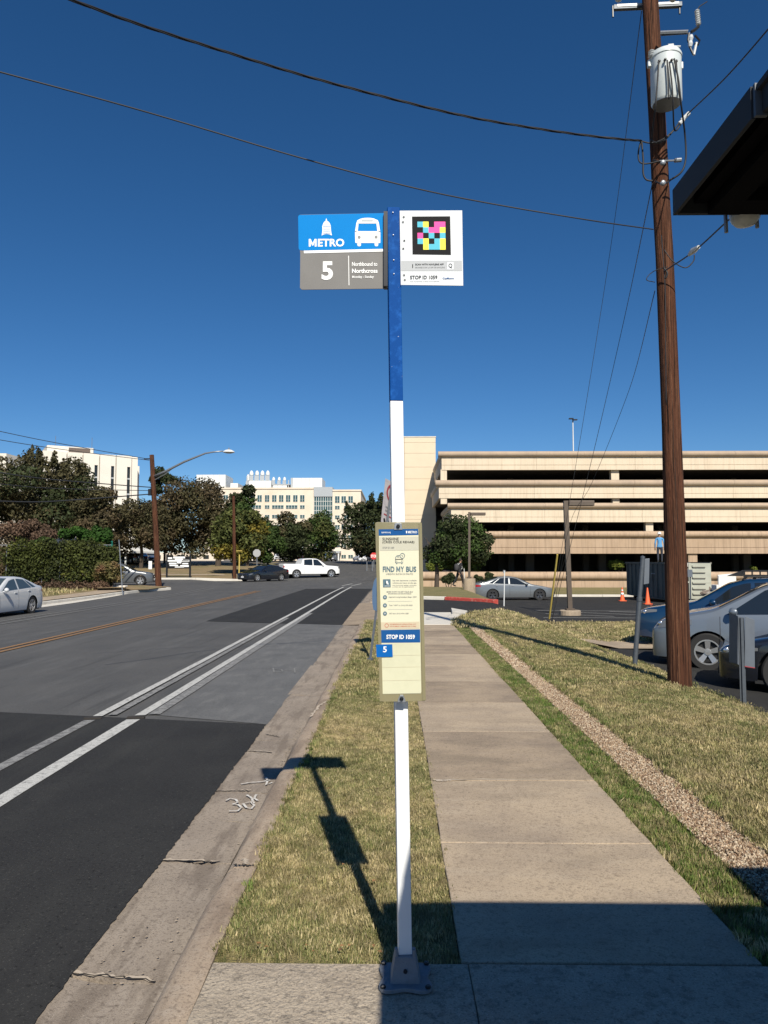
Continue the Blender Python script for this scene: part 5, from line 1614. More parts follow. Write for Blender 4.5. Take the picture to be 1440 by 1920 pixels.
# wires
def wire(name, label, pxs, r, mat=wire_m, twist=0, group=None):
    """pxs: (x, y, distance ahead)"""
    Q = [P(x, y, Y) for x, y, Y in pxs]
    out_ = []
    for i in range(len(Q) - 1):
        p0, p1, p2, p3 = Q[max(i - 1, 0)], Q[i], Q[i + 1], Q[min(i + 2, len(Q) - 1)]
        for k in range(10):
            t = k / 10
            out_.append(.5 * ((2 * p1) + (-p0 + p2) * t + (2 * p0 - 5 * p1 + 4 * p2 - p3) * t * t + (-p0 + 3 * p1 - 3 * p2 + p3) * t ** 3))
    out_.append(Q[-1])
    org = tuple(out_[0])
    if twist:
        d = [0]
        for a, b in zip(out_, out_[1:]): d.append(d[-1] + (b - a).length)
        mb = MB()
        for ph in (0, 2.1, 4.2):
            n = int(d[-1] / .09)
            pp = []
            j = 0
            for i in range(n + 1):
                s = d[-1] * i / n
                while j < len(d) - 2 and d[j + 1] < s: j += 1
                u = (s - d[j]) / (d[j + 1] - d[j]); c = out_[j].lerp(out_[j + 1], u)
                a = s * 2 * math.pi / twist + ph
                pp.append(c + Vector((0, math.cos(a) * r, math.sin(a) * r)))
            mb.tube(pp, r * .85, 5)
        o = mb.build(name, cable, None, org, smooth=True)
    else:
        o = MB().tube(out_, r, 6).build(name, mat, None, org, smooth=True)
    tag(o, label, 'wire', group)
    return o
UYb = UY
wire('service_cable', 'thick twisted black service cable sweeping from the top left to the big pole', [(-60, -75, 6.0), (130, -2, 6.6), (250, 42, 7.1), (400, 90, 7.7), (600, 150, 8.4), (850, 213, 9.1), (1000, 240, 9.5), (1100, 254, 9.8), (1165, 261, 9.95), (1203, 264, UYb - .1)], .0092, twist=1.1)
wire('overhead_wire', 'thin black wire crossing the sky below the thick twisted cable', [(-60, 118, 7.5), (0, 135, 7.7), (200, 189, 8.2), (350, 232, 8.6), (550, 292, 9.0), (750, 346, 9.3), (900, 378, 9.6), (1100, 412, 9.9), (1225, 430, UYb)], .0085)
wire('overhead_wire', 'black wire rising to the upper right from the clamps below the transformer', [(1288, 215, UYb - .2), (1360, 146, 9), (1440, 55, 8), (1500, -20, 7.4)], .009)
wire('overhead_wire', 'black cable going right from the insulators towards the shelter roof', [(1246, 508, UYb - .16), (1300, 472, 9.2), (1360, 418, 8), (1440, 345, 7)], .009)
p = P(1303, 470, 9.15)
MB().tube([P(1292, 478, 9.3), P(1300, 470, 9.2), P(1310, 463, 9.0)], [.02, .04, .022], 8).build('strain_insulator', ceramic, None, tuple(p))
tag(bpy.data.objects['strain_insulator'], 'grey strain insulator on the cable right of the big pole', 'insulator')
ga = GP(1028, 1176)
wire('guy_wire', 'leftmost thin guy wire falling from the pole top to the yellow guard', [(1203, 20, UYb), (1150, 430, ga.y - 5.2), (1100, 750, ga.y - 2.6), (1029, 1172, ga.y)], .006)
wire('guy_wire', 'middle thin guy wire falling from the pole beside the yellow guard', [(1223, 345, UYb), (1170, 600, ga.y - 5.6), (1110, 860, ga.y - 2.8), (1033, 1170, ga.y)], .007)
wire('guy_wire', 'rightmost thin guy wire falling from the lower part of the pole', [(1228, 545, UYb), (1180, 730, ga.y - 5.6), (1110, 905, ga.y - 2.8), (1068, 985, ga.y - 1.2), (1034, 1168, ga.y)], .006)
yg = thing('guy_guard', 'slender yellow plastic guard over the guy wire anchor in the lawn', 'guy guard', ga)
a1 = P(1045, 1040, ga.y - 1.2)
MB().tube([P(1030, 1160, ga.y - .1), a1], .028, 8).build('guard_tube', yellow_guard, yg)
MB().tube([ga - Vector((0, 0, .05)), P(1029, 1164, ga.y - .05)], .016, 6).lathe([(.05, -.02), (.04, .05), (0, .06)], ga, 8).build('anchor_rod', dark_metal, yg)
MB().tube([P(1031, 1158, ga.y - .1), P(1039, 1115, ga.y - .5), P(1053, 1068, ga.y - .9), P(1059, 1050, ga.y - 1.1)], .008, 5).build('loose_wire', wire_m, yg)

# ================================================================== SIGNS AND LAMPS ON THE RIGHT
g = GP(1189, 1249)
s1 = thing('parking_sign', 'leaning grey parking sign seen from behind, left of the big pole', 'sign', g)
t = P(1205, 1047, g.y)
MB().tube([g - Vector((0, 0, .1)), g.lerp(t, .62)], .042, 10).tube([g.lerp(t, .62), t], .038, 10).lathe([(.05, -.03), (.05, .03)], g.lerp(t, .62), 10).build('post', galv_dark, s1, smooth=50)
MB().lathe([(.04, 0), (.04, .03), (0, .05)], t, 10).build('post_cap', galv_dark, s1)
MB().prism([P(x, y, g.y + .03) for x, y in ((1209, 1048), (1218, 1047), (1217, 1094), (1207, 1096))], (.06, .28, 0)).build('sign_plate', sign_back, s1, bevel=.004)
g = GP(1395, 1326)
s2_ = thing('parking_sign', 'grey two-plate parking sign on a channel post in front of the black car', 'sign', g)
t = P(1393, 1158, g.y)
MB().box(g.x - .018, g.x + .018, g.y - .015, g.y + .015, g.z - .1, t.z).box(g.x - .04, g.x - .018, g.y + .012, g.y + .018, g.z - .1, t.z).box(g.x + .018, g.x + .04, g.y + .012, g.y + .018, g.z - .1, t.z).build('channel_post', galv_dark, s2_)
MB().prism([P(x, y, g.y + .02) for x, y in ((1383.5, 1155), (1390.5, 1156), (1391.5, 1252), (1383, 1245))], (-.02, .22, 0)).build('sign_plate', sign_back, s2_)
MB().prism([P(x, y, g.y - .02) for x, y in ((1397, 1156), (1415, 1162), (1415.5, 1253), (1396.5, 1250))], (.0, .006, 0)).build('sign_plate', sign_back, s2_, bevel=.004)
MB().prism([P(x, y, g.y - .022) for x, y in ((1396.5, 1248.5), (1415.5, 1251.5), (1415.5, 1253.2), (1396.5, 1250.2))], (.0, .003, 0)).build('red_edge', red_s, s2_)
g = GP(945, 1141)
s3 = thing('marker_post', 'thin white marker post standing at the lawn edge before the grey sedan', 'post', g)
MB().tube([g, P(946, 1070, g.y)], .022, 6).build('post', metal_w, s3)
MB().obox(P(945.5, 1072, g.y), (.04, 0, 0), (0, .01, 0), (0, 0, .06)).build('post_head', galv, s3)
g = GP(1291, 1120)
s4 = thing('parking_sign', 'small dark sign on a post beyond the blue car', 'sign', (P(1294, 1110, 30).x, 30, zf(13, 30)))
MB().tube([(P(1294, 1110, 30).x, 30, zf(13, 30)), P(1294, 1070, 30)], .03, 6).build('post', galv_dark, s4)
a, b = P(1287, 1082, 29.95), P(1298, 1068, 29.95)
MB().box(a.x, b.x, 29.93, 29.96, a.z, b.z).build('sign_plate', sign_back, s4)

def lot_lamp(gx, gy, topx, topy, armx0, armx1, army0, army1, label, round_base, w, bw, bh):
    g = GP(gx, gy)
    if round_base:
        x_ = P(gx, gy, 42.0).x
        g = Vector((x_, 42.0, zf(x_, 42.0) + .07))
        bh = (P(gx, 1085, 42.0).z - g.z) / (42.0 / F)
    l = thing('parking_lamp', label, 'street lamp', g)
    k = (g.y) / F
    t = P(topx, topy, g.y)
    if round_base:
        MB().lathe([(bw * k, -.2), (bw * k, bh * k), (bw * k * .96, bh * k + .01), (0, bh * k + .012)], g, 24).build('concrete_base', pale_conc if 0 else walk_c, l, bevel=.01)
        zb0 = g.z + bh * k
    else:
        MB().lathe([(bw * k, -.2), (bw * k * .97, bh * k), (bw * k * .9, bh * k + .02), (0, bh * k + .022)], g, 20).build('concrete_base', walk_c, l, bevel=.01)
        zb0 = g.z + bh * k
    h = w * k / 2
    a = Vector((g.x, g.y, zb0))
    MB().tube([a, t], [h * 1.41, h * 1.41], 4, sq=math.pi / 4).build('pole', bronze, l)
    MB().box(g.x - h * 1.9, g.x + h * 1.9, g.y - h * 1.9, g.y + h * 1.9, zb0 + .021, zb0 + .09).build('base_cover', bronze, l)
    A, B = P(armx0, army0, g.y), P(armx1, army1, g.y)
    MB().box(t.x + h * 1.05, B.x, g.y - .16, g.y + .16, B.z, A.z).build('lamp_head', bronze, l, bevel=.02)
    return l
lot_lamp(1069, 1154, 1060.5, 939, 1064, 1113, 939, 948.5, 'brown square lamp post on a low concrete footing in the lawn island', False, 8.2, 20, 9)
lot_lamp(880, 1108, 880, 960, 882, 910, 961, 966.5, 'brown lamp post on a tall round concrete base before the shade tree', True, 4.0, 11.5, 24)

# ================================================================== POLES AND SIGNS ON THE LEFT
g = GP(298, 1103)
lp_ = thing('utility_pole', 'brown utility pole with a long street lamp arm on the far corner', 'utility pole', g)
k = g.y / F
t = P(284.5, 853, g.y)
MB().tube([g - Vector((0, 0, .2)), g.lerp(t, .5), t], [6.0 * k, 5.0 * k, 4.2 * k], 12).build('pole', wood, lp_, smooth=60)
arm = [P(287, 894, g.y), P(310, 884, g.y - .5), P(345, 866, g.y - 1), P(385, 850, g.y - 1.5), P(400, 847.5, g.y - 1.6), P(418, 846, g.y - 1.7)]
MB().tube(arm, [.09, .085, .08, .06, .05, .05], 8).build('lamp_arm', galv, lp_, smooth=True)
MB().tube([P(288, 901, g.y), P(310, 889, g.y - .5), P(325, 877, g.y - .7)], .03, 6).build('arm_brace', galv, lp_)
c_ = P(429, 847, g.y - 1.8)
MB().lathe([(0, .14), (.2, .12), (.36, .03), (.40, -.04), (.2, -.1), (0, -.11)], c_, 14).build('lamp_head', metal_w, lp_, smooth=40)
MB().lathe([(.05, 0), (.05, .14), (0, .15)], c_ + Vector((0, 0, .12)), 8).build('photocell', galv, lp_)
MB().box(t.x - .5, t.x, g.y - .1, g.y, P(0, 862, g.y).z, P(0, 860, g.y).z).build('insulator_bracket', dark_metal, lp_)
MB().box(t.x - .1, t.x + .1, g.y - .35, g.y - .2, P(0, 930, g.y).z, P(0, 918, g.y).z).build('splice_box', dark_metal, lp_)
MB().box(P(299, 0, g.y - .4).x, P(305, 0, g.y - .4).x, g.y - .45, g.y - .4, P(0, 1067, g.y).z, P(0, 1052, g.y).z).build('notice_plate', paint_w, lp_)
lw = [((-40, 800), (280, 861), 1.5, 'upper thin wire running left from the far corner pole', .03), ((-40, 818), (280, 863), 1, 'second thin wire running left from the far corner pole', .03),
      ((-40, 880), (287, 914), -6, 'heavy cable sagging left from the far corner pole above the oaks', .05), ((-40, 903), (287, 920), -8, 'communication cable below the heavy one at the far corner pole', .035),
      ((-40, 938), (287, 926), -14, 'lowest heavy cable crossing in front of the left oaks', .06)]
for (x0, y0), (x1, y1), sag, lb, r in lw:
    y0_ = 40 if y0 > 850 else 44
    wire('overhead_wire', lb, [(x0, y0, y0_), (x0 + (x1 - x0) * .35, y0 + (y1 - y0) * .35 - sag * .3 + 3, y0_ + (g.y - y0_) * .35), (x0 + (x1 - x0) * .7, y0 + (y1 - y0) * .7 + 2 - sag * .15, y0_ + (g.y - y0_) * .7), (x1, y1, g.y)], r * .7)
# third pole with yellow guard
g = P(440, 1083, 71); g.z = zf(g.x, 71)
tp_ = thing('utility_pole', 'thin brown utility pole rising into the turning tree', 'utility pole', g)
MB().tube([g - Vector((0, 0, .2)), P(439, 1005, 71), P(438, 930, 71)], [.17, .15, .12], 10).build('pole', wood, tp_, smooth=60)
g = P(448, 1081, 70.5); g.z = zf(g.x, 70.5)
q = thing('guy_guard', 'yellow guy wire guard beside the thin pole under the turning tree', 'guy guard', g)
MB().tube([g, P(449, 1040, 70.5)], .06, 6).build('guard_tube', yellow_guard, q)
MB().tube([P(443, 1033, 70.5), P(454, 1033, 70.5)], .04, 6).build('guard_cross', yellow_guard, q)
# thin street name post and green blade
g = GP(230, 1116)
s5 = thing('street_sign_post', 'thin grey street sign post on the far kerb corner', 'sign', g)
MB().tube([g, P(223, 1012, g.y)], [.032, .026], 6).build('post', galv, s5)
a, b = P(195, 1026, 66), P(211, 1014, 66)
s6 = thing('street_name_sign', 'small green street name blades left of the thin grey post', 'sign', (P(203, 1020, 66.05).x, 66.05, zf(-24, 66)))
MB().box(a.x, b.x, 66, 66.05, (a.z + b.z) / 2 + .03, b.z).box(a.x + .15, b.x, 66.06, 66.1, a.z, (a.z + b.z) / 2).build('name_blade', M('street_green', (.0, .16, .12), .5), s6)
MB().tube([(P(203, 1020, 66.05).x, 66.2, zf(-24, 66)), (P(203, 1020, 66.05).x, 66.2, b.z)], .04, 6).build('post', galv, s6)
# low marker stub and storm box on far kerb
g = GP(222, 1106)
MB().box(g.x - .8, g.x + .5, g.y - .2, g.y + .3, g.z - .1, g.z + .28).build('drain_inlet', pale_conc, None, tuple(g), bevel=.05)
tag(bpy.data.objects['drain_inlet'], 'pale concrete drain inlet hump beside the street sign post', 'drain inlet')
# church style sign board
sy = 72.0
sb = thing('notice_board', 'black framed notice board with white lettering before the oaks', 'sign', (P(335, 1080, sy).x, sy, zf(-20, sy)))
a, b = P(313, 1066, sy), P(356, 1043, sy)
MB().box(a.x, b.x, sy, sy + .12, a.z, b.z).build('board', black_tile, sb)
for x in (313, 356.5):
    q = P(x, 1050, sy)
    MB().box(q.x - .07, q.x + .07, sy - .05, sy + .12, zf(q.x, sy) - .1, b.z + .2).build('leg', dark_metal, sb)
for (x0, x1, y0, y1) in ((325, 347, 1043.6, 1047), (328, 343, 1047.5, 1049.5), (314.5, 355, 1049.8, 1053), (315, 323, 1045, 1048), (332, 340, 1053, 1056.3), (317, 331, 1055, 1058), (341, 354, 1050.5, 1052), (342, 353, 1055.5, 1058), (318, 334, 1059, 1061.2), (338, 354, 1059.5, 1063), (328, 345, 1062.2, 1064)):
    p0, p1 = P(x0, y1, sy - .01), P(x1, y0, sy - .01)
    MB().box(p0.x, p1.x, sy - .03, sy - .005, p0.z, p1.z).build('letter_row', ink_white, sb)
# round sign from behind
g = P(482, 1079, 74); g.z = zf(g.x, 74)
s7 = thing('stop_sign', 'grey back of an octagonal stop sign behind the dark sedan', 'sign', g)
c_ = P(481.5, 1037, 74)
MB().tube([g, c_ + Vector((0, .05, .3))], .04, 6).build('post', galv, s7)
r_ = 7.6 * 74 / F
MB().prism([(c_.x + r_ * math.cos(R(22.5 + 45 * k)), 74, c_.z + r_ * math.sin(R(22.5 + 45 * k))) for k in range(8)], (0, .02, 0)).build('sign_plate', M('sign_back_pale', (.4, .4, .4), .5, .2), s7)
# red stop sign far right of street
g = P(701, 1080, 95); g.z = zf(g.x, 95)
s8 = thing('stop_sign', 'red stop sign at the far end of the street beside the notice case', 'sign', g)
c_ = P(701, 1042.5, 95); r_ = 6.8 * 95 / F
MB().tube([g, c_], .05, 6).build('post', galv, s8)
MB().prism([(c_.x + r_ * math.cos(R(22.5 + 45 * k)), 94.9, c_.z + r_ * math.sin(R(22.5 + 45 * k))) for k in range(8)], (0, .03, 0)).build('sign_plate', M('stop_red', (.55, .03, .03), .5), s8)
text('STOP', 695.5, 706.5, 1040, 1045.5, 94.88, ink_white, s8, bold=.03)
for i, x in enumerate((688, 698)):
    g = P(x, 1077 + i * 2, 88); g.z = zf(g.x, 88)
    q = tag(MB().tube([g, P(x, 1053, 88)], .05, 6).build('thin_post', galv, None, tuple(g)), ['left one of the two thin grey posts by the far end of the street', 'right one of the two thin grey posts by the far end of the street'][i], 'post')

# ================================================================== TREES
def crown_np(boxes, nleaf, leaf, seed, squash=.8, out=.55):
    """boxes: list of (centre, radius) blobs; leaves on their outer shells"""
    r = np.random.default_rng(seed)
    C_ = np.array([b[0] for b in boxes], dtype=float)
    Rr = np.array([b[1] for b in boxes], dtype=float)
    w = Rr ** 2; w /= w.sum()
    idx = r.choice(len(boxes), nleaf, p=w)
    d = r.normal(size=(nleaf, 3)); d /= np.linalg.norm(d, axis=1)[:, None]
    rad = Rr[idx] * (1.08 - .5 * r.random(nleaf) ** 2.2)
    # clumps within each blob
    rad *= 1 + .16 * np.sin(d[:, 0] * 7 + idx) * np.cos(d[:, 1] * 6 + idx * 2) + .1 * np.sin(d[:, 2] * 13 + idx)
    p = C_[idx] + d * rad[:, None] * np.array([1, 1, squash])
    # drop leaves deep inside another blob
    keep = np.ones(nleaf, bool)
    for k in range(len(boxes)):
        q = (p - C_[k]) / np.array([1, 1, squash])
        dd = np.linalg.norm(q, axis=1)
        keep &= ~((dd < Rr[k] * .5) & (idx != k) & (r.random(nleaf) < .85))
    p, d = p[keep], d[keep]
    n = len(p)
    nrm = d * out + r.normal(size=(n, 3)) * .55 + np.array([0, 0, .25])
    nrm /= np.linalg.norm(nrm, axis=1)[:, None]
    t = np.cross(nrm, r.normal(size=(n, 3))); t /= np.linalg.norm(t, axis=1)[:, None]
    b = np.cross(nrm, t)
    s = (leaf * r.uniform(.55, 1.35, n))[:, None]
    V = np.stack([p - t * s, p - b * s * .55 + nrm * s * .15, p + t * s, p + b * s * .55 + nrm * s * .15], axis=1).reshape(-1, 3)
    return V, np.arange(n * 4).reshape(-1, 4)

def tree(name, label, px, Y, leafs, nleaf=9000, leaf=.2, seed=1, trunk=None, nb=26, depth=1.0, group=None, cat='tree', gap=0.0, sprigs=0, brl=.30, foot=None, limbs=4):
    """px: crown picture box x0, x1, y0, y1 at distance Y; real depth from the width"""
    x0, x1, y0, y1 = px
    r = random.Random(seed)
    a, b = P(x0, y1, Y), P(x1, y0, Y)
    cx, cz = (a.x + b.x) / 2, (a.z + b.z) / 2
    rx, rz = (b.x - a.x) / 2, (b.z - a.z) / 2
    ry = min(rx, rz * 1.6) * depth
    tx = P(trunk, 1050, Y).x if trunk else cx
    gz_ = zf(tx, Y + ry)
    yc = Y + ry
    t = thing(name, label, cat, (tx, yc, gz_), group)
    blobs = []
    for k in range(nb):
        while True:
            u = Vector((r.uniform(-1, 1), r.uniform(-1, 1), r.uniform(-1, 1)))
            if .35 < u.length < 1: break
        br = brl * min(rx, rz) * r.uniform(.75, 1.35)
        f = 1 - br / min(rx, rz) * .8
        blobs.append(((cx + u.x * rx * f, yc + u.y * ry * f, cz + u.z * rz * f - (u.x ** 2) * rz * .12), br))
    # fit the blobs to the crown box exactly
    bx0 = min(b[0][0] - b[1] for b in blobs); bx1 = max(b[0][0] + b[1] for b in blobs)
    bz0 = min(b[0][2] - b[1] * .8 for b in blobs); bz1 = max(b[0][2] + b[1] * .8 for b in blobs)
    sx_, sz_ = (2 * rx) / (bx1 - bx0), (2 * rz) / (bz1 - bz0)
    blobs = [(((c[0] - (bx0 + bx1) / 2) * sx_ + cx, c[1], (c[2] - (bz0 + bz1) / 2) * sz_ + cz), r_ * (sx_ + sz_) / 2) for c, r_ in blobs]
    leafs = leafs if isinstance(leafs, (list, tuple)) else [leafs]
    per = len(blobs) // len(leafs)
    for i, lm in enumerate(leafs):
        bl = blobs[i::len(leafs)] if len(leafs) > 1 else blobs
        V, Fq = crown_np(bl, nleaf // len(leafs), leaf, seed * 10 + i)
        np_mesh('crown', V, Fq, lm, t, (tx, yc, gz_))
    for k in range(sprigs):
        sx = cx + r.uniform(-.75, .75) * rx
        V = []
        u_ = abs(sx - cx) / rx
        zt_ = cz + rz * (math.sqrt(max(0, 1 - u_ * u_)) - .12)
        bl = [((sx + r.uniform(-.2, .2), Y + ry * .6, zt_ + h * .5), .38 * (1 - h / 4)) for h in range(3)]
        V, Fq = crown_np(bl, 260, leaf * .9, seed * 77 + k, 1.3)
        np_mesh('top_sprig', V, Fq, leafs[0], t, (tx, yc, gz_))
    # trunk and limbs
    tr = max(.12, rx * .055)
    zt_ = cz - rz * .35
    MB().tube([(tx, yc, gz_ - .2), (tx + rx * .02, yc, gz_ + (zt_ - gz_) * .5), (tx - rx * .02, yc, zt_)], [tr * 1.35, tr, tr * .75], 10).build('trunk', bark, t, smooth=60)
    for k in range(limbs):
        an = k * 6.28 / limbs + r.uniform(-.4, .4)
        e = Vector((tx + (cx - tx) * .5 + math.cos(an) * rx * .62, yc + math.sin(an) * ry * .6, cz + rz * r.uniform(-.1, .45)))
        s = Vector((tx, yc, gz_ + (zt_ - gz_) * r.uniform(.6, .95)))
        m_ = s.lerp(e, .5) + Vector((0, 0, rz * .12))
        MB().tube([s, m_, e], [tr * .6, tr * .38, tr * .12], 7).build('limb', bark, t, smooth=60)
    return t

tree('oak_tree', 'huge dark oak with spiky top filling the left edge', (-130, 134, 834, 1032), 78, [leaf_oak, leaf_dark, leaf_oak], 28000, .19, 3, 20, 44, sprigs=5, brl=.26)
tree('oak_tree', 'dark brownish oak right of the huge one, below the slit windows', (104, 214, 908, 1042), 80, [leaf_oak, leaf_brown], 16000, .18, 4, 160, 26)
tree('oak_tree', 'low brown leaved oak between the clinic and the big oak', (186, 306, 930, 1044), 86, [leaf_brown, leaf_oak], 15000, .17, 5, 245, 26)
tree('oak_tree', 'big dome shaped dark oak behind the notice board', (252, 425, 886, 1046), 90, [leaf_oak, leaf_brown, leaf_oak], 24000, .19, 6, 389, 40, brl=.27)
tree('oak_tree', 'small dark oak crown peeping above the street lamp arm', (268, 325, 874, 925), 100, [leaf_dark], 3500, .18, 61, 300, 10)
tree('shade_tree', 'green tree standing behind the turning tree', (408, 502, 905, 1044), 92, [leaf_green, leaf_dark], 14000, .2, 7, 455, 24)
tree('turning_tree', 'yellowing autumn tree behind the thin pole', (380, 492, 950, 1056), 76, [leaf_yellow, leaf_lt], 14000, .17, 8, 428, 24)
tree('oak_tree', 'dark round oak above the white pickup', (488, 580, 958, 1052), 108, [leaf_dark, leaf_oak], 13000, .2, 9, 540, 20)
tree('shade_tree', 'light green tree left of the glass atrium', (550, 634, 954, 1054), 118, [leaf_lt, leaf_green], 13000, .2, 10, 600, 22)
tree('shade_tree', 'small yellow green tree filling in between green tree and round oak', (462, 530, 985, 1054), 84, [leaf_green], 7000, .17, 19, 496, 14)
tree('oak_tree', 'dark spiky oak between the atrium and the bus stop pole', (630, 770, 930, 1046), 100, [leaf_dark, leaf_oak, leaf_dark], 17000, .2, 11, 720, 34, sprigs=5)
tree('garage_tree', 'round dark green shade tree in front of the garage corner', (792, 936, 964, 1068), 58, [leaf_green, leaf_dark], 20000, .12, 12, 822, 34, limbs=5)
tree('far_tree', 'distant green trees line the right side of the far street', (745, 800, 1000, 1050), 130, [leaf_dark], 4000, .2, 33, None, 12)
# brush and shrubs
def shrub(name, label, px, Y, lm, n, leaf, seed, nb=12, cat='shrub', brl=.42, squ=.85, depth=.8, stems=3):
    x0, x1, y0, y1 = px
    a, b = P(x0, y1, Y), P(x1, y0, Y)
    rx, rz = (b.x - a.x) / 2, (b.z - a.z) / 2
    cx, cz, cy_ = (a.x + b.x) / 2, (a.z + b.z) / 2, Y + min(rx, 2) * depth
    r = random.Random(seed)
    t = thing(name, label, cat, (cx, cy_, zf(cx, cy_)))
    bl = []
    for k in range(nb):
        an = r.uniform(0, 6.28); q = math.sqrt(r.random()); br = brl * min(rx, rz) * r.uniform(.8, 1.2)
        bl.append(((cx + math.cos(an) * q * (rx - br * .8), cy_ + math.sin(an) * q * min(rx, 2) * depth * .7, cz + r.uniform(-.7, 1) * (rz - br * .8) * math.sqrt(max(0, 1 - q * q * .7))), br))
    V, Fq = crown_np(bl, n, leaf, seed, squ)
    np_mesh('foliage', V, Fq, lm, t, (cx, cy_, zf(cx, cy_)))
    for k in range(stems):
        dx = (k - 1) * .12
        MB().tube([(cx + dx, cy_, zf(cx, cy_) - .1), (cx + dx * 3, cy_, cz)], [.05, .02], 6).build('stem', bark, t)
    return t
shrub('bare_brush', 'brown leafless brush behind the overgrown fence', (-40, 92, 972, 1030), 58, leaf_twig, 9000, .10, 21, 22)
shrub('bright_shrub', 'vivid green shrub rising above the overgrown fence', (92, 205, 984, 1030), 57, leaf_vivid, 8000, .12, 22, 16)
shrub('bright_shrub', 'smaller dark green shrub between the brown brush and the vivid shrub', (45, 100, 1000, 1030), 55, leaf_green, 2500, .12, 23, 8)
shrub('roadside_bush', 'reddish green bush at the end of the overgrown fence', (168, 226, 1050, 1104), 47, M('leaf_reddish', (.14, .12, .04), .75, layers=[(1.5, (.2, .10, .055), .48, .62, .8), (1, (.08, .11, .03), .5, .65, .8)], transl=.2, island=.4), 6500, .07, 24, 12)
# overgrown chain link fence
FY = 48.0
fx0, fx1 = P(-60, 1060, FY).x, P(208, 1060, FY).x
ftop, fbot = P(100, 1019, FY).z, -.35
fence = thing('overgrown_fence', 'chain link fence buried under dark green and yellow vines', 'fence', (fx0, FY, fbot))
for k in range(8):
    x = fx0 + (fx1 - fx0) * (k + .15) / 8
    MB().tube([(x, FY, fbot), (x, FY, ftop - .1)], .035, 6).build('post', galv, fence)
MB().tube([(fx0, FY, ftop - .1), (fx1, FY, ftop - .1)], .025, 6).build('top_rail', galv, fence)
bl = []
rr = random.Random(5)
for k in range(150):
    x = rr.uniform(P(14, 1060, FY).x, fx1)
    edge = max(0, (x - (fx1 - 1.5)) / 1.5)
    z = rr.uniform(fbot + .9, ftop - .25 - edge * .5)
    if rr.random() < .25: z = ftop - .3 + rr.uniform(-.1, .12) - edge * .4
    bl.append(((x, FY + rr.uniform(-.15, .4), z), rr.uniform(.3, .6)))
V, Fq = crown_np(bl, 30000, .085, 31, 1.0)
np_mesh('vines', V, Fq, leaf_hedge, fence, (fx0, FY, fbot))
bl = [((rr.uniform(P(14, 1060, FY).x, fx1), FY + .3, rr.uniform(fbot + .2, ftop - .5)), rr.uniform(.35, .6)) for k in range(90)]
V, Fq = crown_np(bl, 12000, .1, 32, 1.0)
np_mesh('inner_vines', V, Fq, leaf_dark, fence, (fx0, FY, fbot))
bl = [((rr.uniform(P(10, 1060, FY).x, fx1), FY - .35, fbot + rr.uniform(.1, .5)), rr.uniform(.2, .4)) for k in range(80)]
V, Fq = crown_np(bl, 7000, .07, 34, .8)
np_mesh('weeds', V, Fq, leaf_twig, fence, (fx0, FY, fbot))
bl = [((rr.uniform(P(-40, 1060, FY).x, P(16, 1060, FY).x), FY + 1.5, rr.uniform(fbot + .2, ftop)), rr.uniform(.35, .6)) for k in range(30)]
V, Fq = crown_np(bl, 5000, .1, 35, 1.0)
np_mesh('inner_vines', V, Fq, leaf_brown, fence, (fx0, FY, fbot))
# clipped bushes by the garage
shrub('clipped_bush', 'rounded yellow green clipped bush left of the dumpster', (1142, 1191, 1047, 1078), 75.5, leaf_dome, 5000, .07, 41, 1, brl=1.0, squ=.62)
shrub('clipped_bush', 'small clipped bush at the right edge above the garage wall', (1400, 1438, 1057, 1072), 76.0, leaf_dome, 2500, .07, 42, 3)
shrub('clipped_bush', 'yellow green bush beside the notice case', (796, 832, 1048, 1078), 75.5, leaf_dome, 3500, .07, 43, 3, brl=.7)
for i, (x0, x1) in enumerate([(826, 858), (886, 908), (905, 925)]):
    shrub('low_shrub', ['low dark shrub against the garage wall left of the lamp base', 'low dark shrub right behind the round lamp base', 'low dark shrub behind the rear of the grey sedan'][i], (x0, x1, 1071, 1098), 68, leaf_dark, 3200, .08, 44 + i, 5)
shrub('clipped_bush', 'dark hedge standing before the shaded garage opening behind the shade tree', (820, 900, 1045, 1078), 75.6, leaf_dark, 3500, .09, 49, 6)

